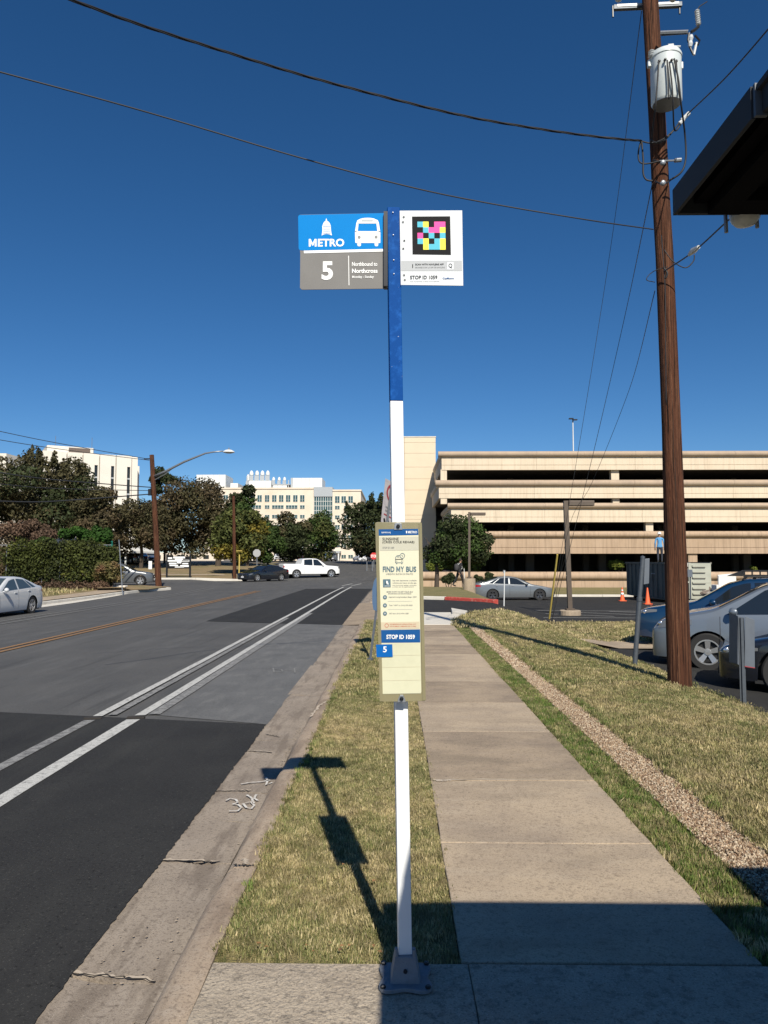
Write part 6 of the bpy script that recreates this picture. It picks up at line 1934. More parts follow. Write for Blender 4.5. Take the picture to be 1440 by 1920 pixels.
# ================================================================== VEHICLES
def interp(pts, x):
    return float(np.interp(x, [p[0] for p in pts], [p[1] for p in pts]))
def car(name, label, paint, loc, rot, L=4.85, W=1.84, top=None, belt=None, wheels=(.95, 3.78), R_=.335, sill=.2, tumble=.40, ws=None, rg=None, side=None, ws_in=.07, rim=None, group=None, cat='car', bars=False, lod=1, glass=None, flat_tail=False, arch_trim=None, hl=None, tl=None, plate=True, spokes=5, grille=(.42, .66), blue_badge=False):
    glass = glass or glass_m
    rim = rim or rim_m
    car_o = thing(name, label, cat, (0, 0, 0), group)
    def zt(x): 
        return .25 * interp(top, x - .06) + .5 * interp(top, x) + .25 * interp(top, x + .06)
    def shoulder(x): return min(interp(belt, x), zt(x) - .045)
    def hw(x):
        d = min(x, L - x)
        w = W / 2 * (1 - .03 * abs(2 * x / L - 1) ** 4)
        if d < .55: w -= .24 * (1 - math.sqrt(max(0, 1 - (1 - d / .55) ** 2.3)))
        return w
    def low(x):
        z = sill
        if x < .35: z = sill + .02
        for xw in wheels:
            if abs(x - xw) < R_ + .055:
                z = max(z, R_ + math.sqrt(max(0, (R_ + .055) ** 2 - (x - xw) ** 2)) - .01)
        return z
    def fy(x, z):
        zb = shoulder(x)
        t = (z - .5) / .5
        y = hw(x) * (1 - .045 * t * t - (.03 if z < .35 else 0) * (.35 - z) / .15)
        if z > zb:
            y = hw(x) * (1 - .045 * ((zb - .5) / .5) ** 2) - tumble * (z - zb)
        return y
    xs = sorted(set([0.0, .03, .07, .12, .2, .3, L, L - .03, L - .07, L - .12, L - .2, L - .3] + list(np.linspace(.4, L - .4, 34 if lod else 18)) +
                    [xw + s * (R_ + .055) * math.cos(a) for xw in wheels for s in (-1, 1) for a in (0.0, .3, .6, .9, 1.2, 1.57)] + [xw + s * (R_ + .057) for xw in wheels for s in (-1, 1)]))
    xs = [x for x in xs if 0 <= x <= L]
    rows = []
    NS, NG = 6, 4
    for x in xs:
        lo, sh_, t = low(x), shoulder(x), zt(x)
        lo = min(lo, sh_ - .05)
        row = []
        for i in range(NS + 1):
            z = lo + (sh_ - lo) * i / NS
            row.append((fy(x, z), z))
        e = min(.06, (t - sh_) * .6)
        for i in range(1, NG + 1):
            z = sh_ + (t - e - sh_) * i / NG
            row.append((fy(x, z), z))
        yr = row[-1][0]
        for f, dz in ((.95, .5), (.86, .78), (.6, .93), (.3, .985), (0, 1)):
            row.append((yr * f, t - e * (1 - dz)))
        rows.append(row)
    n = len(rows[0])
    V, fs = [], []
    for x, row in zip(xs, rows):
        V += [(x, -y, z) for y, z in row] + [(x, y, z) for y, z in row[::-1][1:]]
    m = 2 * n - 1
    for i in range(len(xs) - 1):
        for j in range(m - 1):
            fs.append((i * m + j, i * m + j + 1, (i + 1) * m + j + 1, (i + 1) * m + j))
    fs.append(tuple(range(m))); fs.append(tuple(range((len(xs) - 1) * m, len(xs) * m)))
    mb = MB(); mb.add(V, fs)
    mb.build('body', paint, car_o, smooth=38)
    mb = MB().box(.12, L - .12, -W / 2 + .22, W / 2 - .22, sill - .02, .62)
    mb.box(.5, L - .5, -W / 2 + .05, W / 2 - .05, sill - .03, sill + .02)
    mb.build('underbody', trim, car_o)
    # glass
    def patch(name, xa, xb, f, nx, ny, mat, parent=car_o):
        V, fs = [], []
        for i in range(nx + 1):
            for j in range(ny + 1):
                V.append(f(xa + (xb - xa) * i / nx, j / ny))
        for i in range(nx):
            for j in range(ny):
                k = i * (ny + 1) + j
                fs.append((k, k + 1, k + ny + 2, k + ny + 1))
        return MB().add(V, fs).build(name, mat, parent, smooth=True, fix=False)
    def topf(inset):
        def f(x, v):
            t = zt(x); sh_ = shoulder(x); e = min(.06, (t - sh_) * .6)
            yr = fy(x, t - e) - inset
            u = v * 2 - 1
            return (x, u * yr, t - e * .22 * abs(u) ** 2.2 + .008)
        return f
    if ws: patch('windscreen', ws[0], ws[1], topf(ws_in), 8, 8, glass)
    if rg: patch('rear_window', rg[0], rg[1], topf(ws_in + .02), 6, 8, glass)
    for (xa, xb, xc, xd) in side or []:
        # bottom from xa..xb, top from xc..xd
        for s in (-1, 1):
            V, fs = [], []
            nx = 8
            for i in range(nx + 1):
                u = i / nx
                xbm = xa + (xb - xa) * u; xtp = xc + (xd - xc) * u
                zbm = shoulder(xbm) + .035
                ztp = max(zbm, zt(xtp) - .095)
                for j in range(5):
                    v = j / 4
                    x = xbm + (xtp - xbm) * v; z = zbm + (ztp - zbm) * v
                    z = min(z, zt(x) - .07)
                    V.append((x, s * (fy(x, z) + .007), z))
            for i in range(nx):
                for j in range(4):
                    k = i * 5 + j
                    fs.append((k, k + 1, k + 6, k + 5))
            MB().add(V, fs).build('side_window', glass, car_o, smooth=True, fix=False)
    def sidep(x, z, s, off): return (x, s * (fy(x, z) + off), z)
    # door seams
    doors = [side[0][0] - .12, side[0][1] + .03, side[min(1, len(side) - 1)][1] + .0] if side else []
    if lod:
        for x in doors:
            for s in (-1, 1):
                V = []
                for j in range(9):
                    z = sill + .08 + (shoulder(x) - sill - .08) * j / 8
                    xx = x
                    if abs(x - wheels[1]) < R_ + .1: xx = min(x, wheels[1] - (R_ + .09) * (1 - .6 * j / 8))
                    V += [sidep(xx - .005, z, s, .002), sidep(xx + .005, z, s, .002)]
                MB().add(V, [(2 * i, 2 * i + 1, 2 * i + 3, 2 * i + 2) for i in range(8)]).build('door_seam', trim, car_o, fix=False)
        for x in doors[1:]:
            for s in (-1, 1):
                z = shoulder(x) - .09
                xx = x - .2
                p = sidep(xx, z, s, .012)
                MB().obox(p, (.085, 0, 0), (0, .012, 0), (0, 0, .014)).build('door_handle', paint, car_o, bevel=.006)
    # mirrors
    if side:
        x = side[0][0] + .1
        for s in (-1, 1):
            z = shoulder(x) + .09
            y = fy(x, z - .05)
            m_ = MB().lathe([(0, -.07), (.06, -.05), (.085, 0), (.07, .06), (0, .085)], (x, s * (y + .13), z), 10, axis='X')
            m_.obox((x + .0, s * (y + .04), z - .05), (.03, 0, 0), (0, .06, 0), (0, 0, .02))
            m_.build('mirror', paint, car_o, smooth=50)
    # lamps wrapped round the corners
    hl = hl or (.02, .42, .60, .72)
    tl = tl or (L - .36, L - .01, .80, .95)
    for nm, (xa, xb, za, zb2), mt in (('headlight', hl, lamp_c), ('taillight', tl, lamp_r)):
        for s in (-1, 1):
            V, fs = [], []
            for i in range(7):
                u = i / 6
                x = xa + (xb - xa) * u
                taper = (1 - .55 * u) if nm == 'headlight' else (.5 + .5 * u)
                zm = (za + zb2) / 2 + (.03 * u if nm == 'headlight' else 0)
                for j in range(3):
                    z = zm + (zb2 - za) / 2 * taper * (j - 1)
                    z = min(z, zt(x) - .03)
                    V.append(sidep(x, z, s, .008))
            for i in range(6):
                for j in range(2):
                    k = i * 3 + j; fs.append((k, k + 1, k + 4, k + 3))
            # front/rear wrap
            e = 0 if nm == 'headlight' else 6
            xe = -.008 if nm == 'headlight' else L + .008
            k0 = len(V)
            for j in range(3):
                pz = V[e * 3 + j][2]
                V.append((xe, s * (hw(xa if e == 0 else xb) - (.12 if flat_tail else .2)), pz))
            for j in range(2): fs.append((e * 3 + j, e * 3 + j + 1, k0 + j + 1, k0 + j))
            lo_ = MB().add(V, fs).build(nm, mt, car_o, smooth=True, fix=False)
            if nm == 'headlight' and lod == 2:
                for u_ in (.18, .42):
                    xq = xa + (xb - xa) * u_
                    MB().lathe([(0, -.006), (.035, .0), (.042, .006), (.0, .012)], sidep(xq, (za + zb2) / 2 - .01, s, .012), 12, axis='Y').build('lamp_reflector', lamp_in, lo_, smooth=40)
    gw = hw(.02) * .72
    MB().box(-.014, .05, -gw, gw, grille[0], grille[1] - .02).build('grille', trim, car_o, bevel=.01)
    MB().box(-.02, .05, -gw * 1.05, gw * 1.05, .24, grille[0] - .07).build('air_intake', trim, car_o, bevel=.01)
    MB().lathe([(.05, 0), (.05, -.006), (0, -.008)], (-.014, 0, (grille[0] + grille[1]) / 2), 10, axis='X').build('badge', rim_m, car_o)
    MB().box(L - .05, L + .012, -gw, gw, .26, .42).build('rear_bumper_insert', trim, car_o)
    if plate:
        MB().box(L + .005, L + .022, -.16, .16, .62 if not flat_tail else .5, .76 if not flat_tail else .64).build('licence_plate', plate_m, car_o)
        MB().box(-.03, -.015, -.16, .16, .36, .47).build('licence_plate', plate_m, car_o)
    for xw in wheels:
        for s in (-1, 1):
            c = (xw, s * (W / 2 - .125), R_)
            wh = MB().lathe([(R_ * .66, -.10), (R_ * .93, -.105), (R_, -.08), (R_, .08), (R_ * .93, .105), (R_ * .66, .10), (R_ * .66, -.10)], c, 30, axis='Y', caps=False).build('wheel', rubber, car_o, smooth=35)
            y0 = s * .075
            mb = MB()
            yo = c[1] + s * .088
            mb.lathe([(R_ * .67, 0), (R_ * .67, s * .014), (R_ * .60, s * .014), (R_ * .60, -s * .05), (R_ * .67, 0)], (c[0], yo, c[2]), 26, axis='Y', caps=False)
            for k in range(spokes):
                a = 2 * math.pi * k / spokes + .3
                dx, dz = math.cos(a), math.sin(a)
                tx_, tz_ = -dz, dx
                w0, w1 = R_ * .13, R_ * .10
                if spokes == 5: w0, w1 = R_ * .10, R_ * .15
                pts_ = [(c[0] + dx * R_ * .1 + tx_ * w0, yo - s * .012, c[2] + dz * R_ * .1 + tz_ * w0), (c[0] + dx * R_ * .63 + tx_ * w1, yo + s * .012, c[2] + dz * R_ * .63 + tz_ * w1),
                        (c[0] + dx * R_ * .63 - tx_ * w1, yo + s * .012, c[2] + dz * R_ * .63 - tz_ * w1), (c[0] + dx * R_ * .1 - tx_ * w0, yo - s * .012, c[2] + dz * R_ * .1 - tz_ * w0)]
                mb.prism(pts_, (0, -s * .03, 0))
            mb.lathe([(R_ * .17, -s * .02), (R_ * .17, s * .004), (0, s * .006)], (c[0], yo, c[2]), 12, axis='Y')
            mb.build('rim', rim, wh)
            MB().lathe([(R_ * .66, -.02), (R_ * .66, .0), (0, .0)], (c[0], c[1] + s * .02, c[2]), 18, axis='Y').build('brake_disc', trim, wh)
    if bars:
        for s in (-1, 1):
            x0b, x1b = side[0][2] + .2, side[-1][3]
            y = fy((x0b + x1b) / 2, zt((x0b + x1b) / 2) - .06) - .06
            MB().tube([(x0b, s * y, zt(x0b) + .0), (x0b + .12, s * y, zt(x0b + .1) + .05), (x1b - .12, s * y, zt(x1b - .1) + .05), (x1b, s * y, zt(x1b))], .018, 6).build('roof_rail', trim, car_o)
    if arch_trim:
        for xw in wheels:
            for s in (-1, 1):
                V, fs = [], []
                for k in range(17):
                    a = math.pi * k / 16
                    for rr_ in (R_ + .055, R_ + .11):
                        x = xw + rr_ * math.cos(a); z = R_ + rr_ * math.sin(a) - .01
                        V.append(sidep(x, min(z, shoulder(x)), s, .012))
                for k in range(16): fs.append((2 * k, 2 * k + 1, 2 * k + 3, 2 * k + 2))
                MB().add(V, fs).build('arch_trim', arch_trim, car_o, fix=False)
    car_o.rotation_euler = (0, 0, rot)
    # loc is the ground point under the car's front centre
    car_o.location = loc
    car_o['_f'] = 1
    del car_o['_f']
    return car_o

sedan_top = [(0, .60), (.05, .69), (.25, .76), (.7, .86), (1.25, .955), (1.45, 1.0), (2.2, 1.36), (2.55, 1.435), (2.9, 1.45), (3.35, 1.41), (3.8, 1.27), (4.3, 1.10), (4.6, 1.07), (4.78, 1.03), (4.85, .85)]
sedan_belt = [(0, .62), (.3, .70), (1.3, .87), (2.5, .93), (4.0, .99), (4.85, .95)]
SED = dict(L=4.85, W=1.84, top=sedan_top, belt=sedan_belt, wheels=(.93, 3.78), ws=(1.5, 2.32), rg=(3.42, 4.18), side=[(1.62, 2.72, 2.3, 2.72), (2.82, 3.72, 2.80, 3.3), (3.78, 4.05, 3.38, 3.62)])
suv_top = [(0, .70), (.05, .85), (.2, .93), (.7, 1.02), (1.15, 1.08), (1.35, 1.13), (2.0, 1.52), (2.4, 1.64), (3.0, 1.67), (3.9, 1.62), (4.2, 1.53), (4.45, 1.2), (4.55, 1.05), (4.6, .8)]
suv_belt = [(0, .75), (.3, .85), (1.3, 1.0), (3.0, 1.08), (4.6, 1.12)]
SUV = dict(L=4.6, W=1.85, top=suv_top, belt=suv_belt, wheels=(.9, 3.6), R_=.36, sill=.26, ws=(1.38, 2.1), rg=(4.18, 4.44), side=[(1.6, 2.5, 2.12, 2.5), (2.6, 3.45, 2.58, 3.4), (3.52, 4.15, 3.47, 3.98)], tumble=.33, bars=True, hl=(.02, .5, .80, .92), tl=(4.25, 4.59, .98, 1.16), flat_tail=True, grille=(.5, .82), arch_trim=trim)
van_top = [(0, .66), (.05, .82), (.2, .92), (.6, 1.03), (1.0, 1.11), (1.15, 1.16), (1.9, 1.56), (2.3, 1.69), (3.0, 1.745), (4.4, 1.70), (4.8, 1.6), (5.0, 1.25), (5.1, .9)]
van_belt = [(0, .7), (.3, .86), (1.2, 1.0), (3.0, 1.06), (5.1, 1.10)]
VAN = dict(L=5.1, W=1.98, top=van_top, belt=van_belt, wheels=(.98, 4.0), R_=.345, sill=.2, ws=(1.18, 2.0), rg=(4.82, 4.98), side=[(1.32, 2.6, 1.95, 2.6), (2.72, 3.75, 2.72, 3.72), (3.85, 4.8, 3.83, 4.65)], tumble=.27, hl=(.04, .72, .74, .96), tl=(4.85, 5.09, .95, 1.3), flat_tail=True, grille=(.42, .66))
pick_top = [(0, .9), (.05, 1.10), (.3, 1.17), (1.3, 1.24), (1.5, 1.28), (2.15, 1.78), (2.5, 1.91), (3.2, 1.94), (3.85, 1.90), (4.02, 1.76), (4.05, 1.40), (5.85, 1.42), (5.9, 1.3)]
pick_belt = [(0, .95), (1.5, 1.15), (3.9, 1.25), (4.06, 1.33), (5.9, 1.36)]
PICK = dict(L=5.9, W=2.03, top=pick_top, belt=pick_belt, wheels=(1.0, 4.65), R_=.42, sill=.42, ws=(1.55, 2.3), rg=None, side=[(1.8, 2.85, 2.35, 2.85), (2.97, 3.85, 2.95, 3.8)], tumble=.25, hl=(.02, .25, .88, 1.08), tl=(5.82, 5.89, 1.02, 1.25), flat_tail=True, grille=(.7, 1.05))

def paint_mat(name, c, metal=.0, rough=.35, coat=.8): return M(name, c, rough, metal, coat=coat)
p_silver_w = paint_mat('paint_silver_white', (.62, .64, .66), .1)
p_grey = paint_mat('paint_sonic_grey', (.17, .185, .20), .35, .3)
p_silver = paint_mat('paint_silver_blue', (.17, .20, .24), .4, .35)
p_black = paint_mat('paint_black', (.008, .010, .016), 0, .25, 1)
p_blue = paint_mat('paint_deep_blue', (.003, .03, .085), .2, .3, 1)
p_white = paint_mat('paint_white', (.74, .75, .76))
p_charcoal = paint_mat('paint_gunmetal', (.12, .13, .14), .35, .3)
p_red = paint_mat('paint_red', (.35, .03, .03))

def place(c, x, y, rot, z=None):
    """front centre bumper at (x, y); body runs back from it along local +x"""
    c.location = (x, y, zf(x, y) if z is None else z)
    c.rotation_euler = (0, 0, rot)
TH = R(25)
def park(c, wx_, wy_, oh, W_, z):
    """angled stall: near front wheel stands at (wx_, wy_)"""
    fx = wx_ - oh * math.cos(TH) + W_ / 2 * math.sin(TH)
    fy_ = wy_ + oh * math.sin(TH) + W_ / 2 * math.cos(TH)
    place(c, fx, fy_, -TH, z)
# silver minivan facing left (-X): local +x is rearwards -> world +X
vw = car('minivan', 'silver blue minivan parked behind the big utility pole', p_silver, (0, 0, 0), 0, cat='minivan', lod=2, **VAN)
park(vw, 5.72, 14.25, .98, 1.98, -.38)
bc = car('parked_car', 'black car with its nose behind the two-plate sign at the right edge', p_black, (0, 0, 0), 0, rim=rim_dark, lod=2, **{**SED, 'R_': .345, 'hl': (.02, .55, .60, .70)})
park(bc, 5.75, 11.45, .93, 1.84, -.36)
bl_ = car('parked_suv', 'deep blue hatchback with roof rack parked beyond the silver minivan', p_blue, (0, 0, 0), 0, cat='car', lod=2, rim=rim_m, **{**SUV, 'L': 4.6})
park(bl_, 6.5, 18.0, .9, 1.85, -.42)
rk = thing('roof_basket', 'black roof basket carried on the blue car', 'roof rack', (0, 0, 0))
zb_k = 1.60
for s in (-.5, .5):
    MB().box(1.9, 3.6, s - .02, s + .02, zb_k + .08, zb_k + .12).build('side_rail', trim, rk)
    MB().box(1.9, 3.6, s - .02, s + .02, zb_k + .20, zb_k + .23).build('side_rail', trim, rk)
    for k in range(11):
        MB().box(1.9 + k * .167, 1.93 + k * .167, s - .015, s + .015, zb_k + .12, zb_k + .20).build('bar', trim, rk)
MB().prism([(1.55, -.5, zb_k + .1), (1.89, -.5, zb_k + .1), (1.89, -.5, zb_k + .23)], (0, 1.0, 0)).build('wind_deflector', trim, rk)
for x in (2.1, 3.3): MB().box(x, x + .06, -.62, .62, zb_k - .03, zb_k + .08).build('crossbar', trim, rk)
rk.rotation_euler = bl_.rotation_euler
rk.location = Vector(bl_.location) + Vector((math.cos(TH), -math.sin(TH), 0)) * .45

# grey sedan in the aisle: facing right
cg = car('sedan', 'grey sedan driving right along the car park aisle', p_grey, (0, 0, 0), 0, rim=rim_dark, lod=1, **SED)
g = GP(1030, 1121)
xf = P(1033, 1100, 47.0).x
place(cg, xf, 47.2, R(186), zf(xf, 48))
# white sedan far left edge, nose to the camera's left
cw = car('sedan', 'white sedan leaving the picture at the left edge', p_silver_w, (0, 0, 0), 0, lod=1, glass=glass_lt, **SED)
gw_ = GP(70, 1150)
place(cw, -14.75, 25.4, R(90 - 2), zf(-15, 29))
# gunmetal suv from the side street, facing right
cs = car('suv', 'gunmetal suv waiting at the mouth of the side street', p_charcoal, (0, 0, 0), 0, cat='suv', lod=1, **SUV)
xs_ = P(292, 1085, 58).x
place(cs, xs_, 57.6, R(180 + 12), zf(xs_, 58))
# dark sedan facing left in the crossing
cd = car('sedan', 'black sedan turning left through the crossing', p_black, (0, 0, 0), 0, lod=1, **SED)
xd = P(461, 1080, 68).x
place(cd, xd, 66.5, R(52), zf(xd, 67))
cp = car('pickup_truck', 'white pickup truck crossing behind the black sedan', p_white, (0, 0, 0), 0, cat='pickup truck', lod=1, **PICK)
xp = P(629, 1080, 76).x
place(cp, xp, 77.5, R(180 + 28), zf(xp, 76) - .05)

# parked cars in the distance
far = [(668, 1052, 165, p_white, 'white car parked farthest left of the row beyond the crossing'), (680, 1052, 166, p_black, 'black car parked second in the row beyond the crossing'), (693, 1052, 165, p_charcoal, 'grey car parked third in the row beyond the crossing'), (704, 1053, 164, p_white, 'white car parked at the right end of the row beyond the crossing')]
far += [(612, 1052, 150, p_charcoal, 'grey parked car seen just above the pickup cab'), (596, 1051, 152, p_black, 'dark parked car behind the pickup bed'), (566, 1051, 130, p_red, 'red parked car under the light green tree'), (540, 1051, 128, p_black, 'black parked car under the round oak'), (488, 1050, 118, p_white, 'white parked car behind the octagonal sign back'), (500, 1051, 116, p_charcoal, 'grey parked car right of the octagonal sign back'), (464, 1052, 112, p_black, 'black parked car behind the turning tree'), (522, 1050, 122, p_white, 'pale parked car left of the round oak trunk')]
far += [(205, 1048, 108, p_white, 'white parked car under the canopy, left of all'), (236, 1047, 100, p_blue, 'blue parked car under the canopy'), (262, 1050, 102, p_black, 'black parked car at the right end of the canopy'), (288, 1052, 106, p_silver, 'silver parked car in the shade left of the far corner pole')]
gc = car('parked_car', 'pale blue car parked inside the dark ground floor of the garage', paint_mat('paint_pale_blue', (.12, .2, .34), .3), (0, 0, 0), 0, lod=0, **SUV)
place(gc, P(918, 1066, 78).x, 79.5, 0, -1.1)
protos = {}
for i, (px, py, Y, pm, lb) in enumerate(far):
    kind = SUV if i % 3 == 1 else SED
    key = (pm.name, i % 3 == 1)
    if key not in protos:
        protos[key] = car('parked_car', lb, pm, (0, 0, 0), 0, lod=0, cat='car', group='cars parked in the distance', **kind)
        c = protos[key]
    else:
        c = copy_tree(protos[key])
        c['label'] = lb
    x = P(px, py, Y).x
    place(c, x, Y, R(90 + random.uniform(-25, 25)) if i % 2 else R(-70), zf(x, Y) + .03)

# ---- roll-off dumpster
DX = P(1250, 1100, 42.5).x
dz = zf(DX, 45) + .0
DW, DLn, DH = 2.4, 6.6, 2.15
dmp_m = M('dumpster_paint', (.17, .165, .14), .7, spec=.2, layers=[(1.2, (.11, .105, .09), .45, .7, .8), (5, (.25, .16, .10), .6, .75, .6)], bump=.2, bscale=20)
dmp_e = M('dumpster_lit_end', (.42, .43, .36), .6, layers=[(1.2, (.34, .35, .29), .45, .7, .8), (7, (.25, .17, .11), .62, .75, .5)])  # lighter copy of the side paint; sunlight on the end put in colour
dmp = thing('dumpster', 'large open-topped grey waste container standing in the car park', 'dumpster', (0, 0, 0))
MB().box(-.03, .03, 0, DLn, .25, DH).build('side_wall', dmp_m, dmp)
MB().box(DW - .03, DW + .03, 0, DLn, .25, DH).build('side_wall', dmp_m, dmp)
MB().box(0.03, DW - .03, DLn - .05, DLn, .25, DH).build('rear_wall', dmp_m, dmp)
MB().box(-.03, DW + .03, 0, DLn, .18, .27).build('floor_plate', dmp_m, dmp)
for s in (-.06, DW + .06):
    MB().box(s - .05, s + .05, -.02, DLn + .02, DH - .0, DH + .1).build('top_rail', dmp_m, dmp)
    for k in range(9):
        y = .5 + k * .72
        MB().box(s - .045, s + .045, y - .05, y + .05, .27, DH - .02).build('side_rib', dmp_m, dmp)
MB().box(.03, 1.15, -.05, 0.0, .25, DH).build('door', dmp_e, dmp)
MB().box(1.2, DW + .03, -.08, -.03, .25, DH + .05).build('door', dmp_e, dmp)
MB().prism([(.55, -.1, DH), (.68, -.1, DH), (1.18, -.1, .3), (1.05, -.1, .3)], (0, .045, 0)).build('diagonal_brace', dmp_m, dmp)
MB().box(.03, DW, -.09, -.05, DH * .52, DH * .56).build('door_bar', dmp_e, dmp)
for k in range(6):
    z = .45 + k * .3
    MB().box(1.4, 2.1, -.13, -.08, z, z + .05).build('step_rung', dmp_m, dmp)
    MB().box(1.38, 1.44, -.16, -.08, z + .05, z + .14).build('rung_hook', dmp_e, dmp)
for y in (.4, 5.9):
    for x in (.3, DW - .3):
        MB().lathe([(.15, -.1), (.15, .1)], (x, y, .15), 14, axis='X').build('roller', rubber, dmp)
dmp.location = (DX, 42.5, dz)
dmp.rotation_euler = (0, 0, R(1.5))
# load of debris
mb = MB()
for k in range(60):
    a = Vector((DX + random.uniform(.3, 2.1), 42.5 + random.uniform(.5, 6), dz + random.uniform(1.5, 2.1)))
    d = Vector((random.uniform(-1, 1), random.uniform(-1, 1), random.uniform(-.15, .15))).normalized()
    mb.obox(a, d * random.uniform(.2, .6), d.cross(Vector((0, 0, 1))).normalized() * random.uniform(.05, .3), Vector((0, 0, random.uniform(.01, .04))))
tag(mb.build('debris', M('debris_pale', (.5, .48, .44), .8, layers=[(2, (.2, .17, .14), .45, .6, .8)]), None, (DX, 44, dz + 1.5)), 'loose broken boards filling the container', 'debris', kind='stuff')
# heap with a white chair
hx = P(1352, 1110, 40).x
mb = MB()
for k in range(46):
    a = Vector((hx + random.uniform(-.8, 1.2), 40 + random.uniform(-.4, .6), zf(hx, 40) + random.uniform(.05, .75)))
    d = Vector((random.uniform(-1, 1), random.uniform(-1, 1), random.uniform(-.6, .6))).normalized()
    mb.obox(a, d * random.uniform(.15, .5), d.orthogonal().normalized() * random.uniform(.03, .2), d.cross(d.orthogonal()).normalized() * .025)
tag(mb.build('rubbish_heap', M('rubbish_brown', (.2, .16, .13), .9, layers=[(3, (.5, .45, .4), .5, .62, .7)]), None, (hx, 40, zf(hx, 40))), 'heap of rubbish on the ground right of the container', 'rubbish', kind='stuff')
ch = thing('white_armchair', 'white upholstered armchair thrown on the rubbish heap', 'chair', (hx, 39.7, zf(hx, 40) + .6))
z = zf(hx, 40) + .65
MB().obox((hx + .1, 39.7, z + .1), (.5, 0, .05), (0, .35, 0), (-.02, 0, .1)).build('seat', roof_w, ch, bevel=.04)
MB().obox((hx + .25, 39.85, z + .55), (.46, 0, .04), (0, .07, .02), (-.02, -.05, .38)).build('backrest', roof_w, ch, bevel=.04)
for s in (-.55, .55): MB().obox((hx + .1 + s, 39.65, z + .25), (.06, 0, 0), (0, .33, 0), (0, 0, .16)).build('armrest', roof_w, ch, bevel=.04)
# cones
def cone(px, py, label, tall, striped):
    g = GP(px, py)
    c = thing('traffic_cone', label, 'traffic cone', g)
    om = MATS.get('cone_orange') or M('cone_orange', (.75, .11, .03), .6)
    MB().box(g.x - .2, g.x + .2, g.y - .2, g.y + .2, g.z, g.z + .04).build('base', om, c, bevel=.01)
    MB().lathe([(.15, .04), (.13, .06), (.03, tall), (.02, tall + .01), (0, tall + .01)], g, 18).build('cone_body', om, c, smooth=50)
    if striped:
        for a, b in ((.45, .62), (.74, .84)):
            r0, r1 = .14 - .115 * a + .006, .14 - .115 * b + .006
            MB().lathe([(r0, tall * a), (r1, tall * b)], g, 18).build('white_band', ink_white, c, smooth=True)
    return c
cone(1167, 1127, 'smaller orange cone with white bands left of the container', .78, True)
cone(1214.5, 1133, 'plain orange cone in front of the container', .86, False)

# ================================================================== PEOPLE
def person(label, base, joints, radii, edges, mats, split, s=1.0, rot=0, head_col=None, group=None, name='person'):
    me = bpy.data.meshes.new('person')
    me.from_pydata(joints, edges, [])
    o = bpy.data.objects.new('person', me)
    C.objects.link(o)
    sk = o.modifiers.new('skin', 'SKIN')
    sk.use_smooth_shade = True
    sub = o.modifiers.new('sub', 'SUBSURF'); sub.levels = 2; sub.render_levels = 2
    for i, v in enumerate(me.skin_vertices[0].data):
        v.radius = (radii[i], radii[i])
        v.use_root = (i == 0)
    dg = bpy.context.evaluated_depsgraph_get()
    m2 = bpy.data.meshes.new_from_object(o.evaluated_get(dg))
    bpy.data.objects.remove(o)
    m2.materials.clear()
    for m_ in mats: m2.materials.append(m_)
    for p in m2.polygons:
        p.use_smooth = True
        p.material_index = split(p.center)
    o = bpy.data.objects.new('person', m2)
    C.objects.link(o)
    o.location = base
    o.rotation_euler = (0, 0, rot)
    ORG[o.name] = (0, 0, 0)
    return tag(o, label, 'person', group)
skin = M('skin', (.30, .17, .11), .6)
shirt_b = M('blue_work_shirt', (.10, .30, .55), .85)
jeans = M('dark_jeans', (.03, .035, .05), .9)
black_c = M('black_clothes', (.015, .015, .018), .9)
shoe = M('shoe', (.02, .018, .016), .7)
hatm = M('hard_hat_white', (.8, .8, .78), .4)
def body_pts(step=0.0, arm=0.0, lean=0.0, turn=0):
    J = [(0, 0, .95), (0, -.01 + lean * .3, 1.12), (0, -.02 + lean * .7, 1.30), (0, lean, 1.44), (0, lean, 1.52), (0, -.02 + lean, 1.60), (0, -.02 + lean, 1.70)]
    Rr = [.13, .12, .145, .10, .055, .085, .07]
    E = [(0, 1), (1, 2), (2, 3), (3, 4), (4, 5), (5, 6)]
    for s in (-1, 1):
        k = len(J)
        st_ = step * s
        J += [(.10 * s, st_ * .1, .88), (.11 * s, st_ * .9 - .02, .50), (.11 * s, st_ * 1.5 + (.10 if st_ > 0 else 0), .10 if st_ <= 0 else .16), (.115 * s, st_ * 1.5 - .13, .04 if st_ <= 0 else .08)]
        Rr += [.095, .068, .045, .04]
        E += [(0, k), (k, k + 1), (k + 1, k + 2), (k + 2, k + 3)]
        k = len(J)
        a_ = -arm * s
        J += [(.19 * s, lean, 1.40), (.25 * s, a_ * .5 + .02, 1.14), (.25 * s, a_ - .06, .90), (.25 * s, a_ - .09, .80), (.245 * s, a_ - .12, .74)]
        Rr += [.062, .048, .036, .038, .02]
        E += [(3, k), (k, k + 1), (k + 1, k + 2), (k + 2, k + 3), (k + 3, k + 4)]
        q = k + 3
        for f in range(3):
            J.append((.25 * s - .02 * s + .018 * s * f, a_ - .14 - .01 * f, .725 + .006 * f)); Rr.append(.011); E.append((q, len(J) - 1))
        J.append((.225 * s, a_ - .16, .80)); Rr.append(.011); E.append((q, len(J) - 1))
    return J, Rr, E
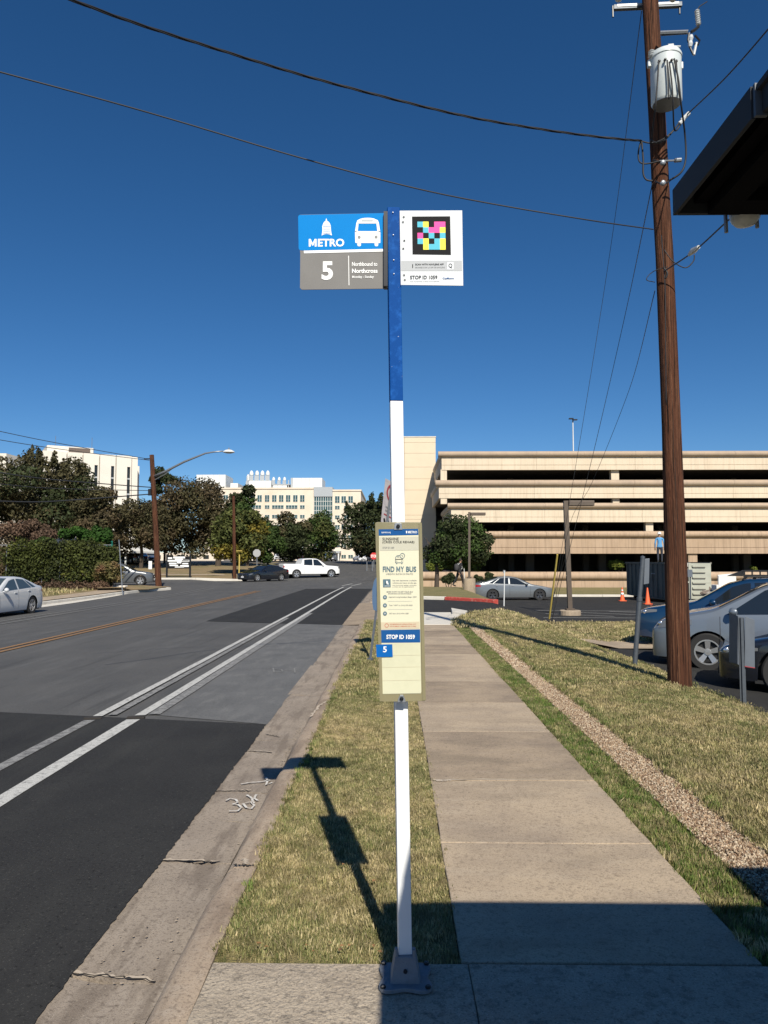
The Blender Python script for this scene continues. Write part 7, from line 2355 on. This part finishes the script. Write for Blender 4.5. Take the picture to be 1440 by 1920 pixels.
def face(par, base, rot, lean=0.0, hair=None, hat=None):
    hd = MB()
    c, s = math.cos(rot), math.sin(rot)
    def T(x, y, z): return (x * 1, y, z)
    if hair: MB().lathe([(0, .115), (.05, .105), (.088, .06), (.096, .0), (.09, -.05), (.0, -.055)], (0, -.0 + lean, 1.665), 14).build('hair', hair, par, org=(0, 0, 0), smooth=True)
    if hat:
        MB().lathe([(0, .135), (.06, .12), (.10, .06), (.112, .005), (.135, .0), (.135, -.008), (.10, -.008)], (0, -.02 + lean, 1.70), 16).build('hard_hat', hat, par, org=(0, 0, 0), smooth=40)
    for x in (-.032, .032): MB().lathe([(0, -.008), (.010, -.004), (0, .004)], (x, -.105 + lean, 1.655), 6, axis='Y').build('eye', ink_dark, par, org=(0, 0, 0))
    MB().prism([(-.012, -.10 + lean, 1.615), (.012, -.10 + lean, 1.615), (0, -.10 + lean, 1.65)], (0, -.022, 0)).build('nose', skin, par, org=(0, 0, 0))
    MB().box(-.022, .022, -.100 + lean, -.094 + lean, 1.583, 1.589).build('mouth', magenta if 0 else M('lips', (.2, .08, .06), .6), par, org=(0, 0, 0))
    for x in (-.088, .088): MB().lathe([(0, -.012), (.02, -.004), (.02, .004), (0, .012)], (x, -.015 + lean, 1.64), 8, axis='X').build('ear', skin, par, org=(0, 0, 0))
def split_worker(c):
    if c.z > 1.49 or (abs(c.x) > .19 and c.z < .90 and c.z > .68): return 3
    if c.z > .93 or (abs(c.x) > .19 and c.z > .86): return 0
    if c.z < .12: return 2
    return 1
J, Rr, E = body_pts(step=.05, arm=.06, lean=-.04)
wy = 45.2
wx = P(1237.5, 1050, wy).x
wk = person('worker in a blue shirt and white hard hat standing on top of the container', (wx, wy, P(1237, 1055.5, wy).z), J, Rr, E, [shirt_b, jeans, shoe, skin], split_worker, rot=R(165))
face(wk, None, 0, -.04, None, hatm)
bo_ = MB().box(wx - .5, wx + .6, wy - .5, wy + .5, P(1237, 1055.5, wy).z - .06, P(1237, 1055.5, wy).z - .005).build('board', pale_conc, None, (wx, wy, P(1237, 1055.5, wy).z - .06))
tag(bo_, 'pale board laid across the top of the container under the worker', 'board')
J, Rr, E = body_pts(step=.19, arm=.18, lean=-.08)
g = P(861, 1101, 47)
g.z = zf(g.x, 47) + .05
pw = person('person in black clothes walking beside the round lamp base', g, J, Rr, E, [black_c, black_c, shoe, skin], split_worker, rot=R(108))
face(pw, None, 0, -.08, M('hair_dark', (.02, .014, .01), .8))
bp_ = MB()
bpk = thing('backpack', 'dark backpack with pale straps on the walking person', 'backpack', (0, 0, 0))
MB().lathe([(.10, -.2), (.14, -.16), (.15, .1), (.11, .2), (0, .22)], (0, .16, 1.22), 12).build('bag', M('backpack_grey', (.05, .05, .055), .9), bpk, org=(0, 0, 0), smooth=50)
for s in (-.1, .1): MB().tube([(s, .06, 1.02), (s, -.16, 1.15), (s, -.14, 1.36), (s, .0, 1.46), (s, .1, 1.38)], .014, 6).build('strap', metal_w, bpk, org=(0, 0, 0))
bpk.location = g; bpk.rotation_euler = (0, 0, R(108))
# the thin white pole beside the walking person
g = GP(872, 1103)
tag(MB().tube([g, P(869, 1045, g.y)], .035, 6).build('marker_post', metal_w, None, tuple(g)), 'white marker post leaning beside the walking person and lamp base', 'post')

for o in list(bpy.data.objects):
    if o.users_collection and o.parent is None and 'label' not in o and o.type in ('MESH', 'EMPTY'):
        print('UNLABELLED', o.name)
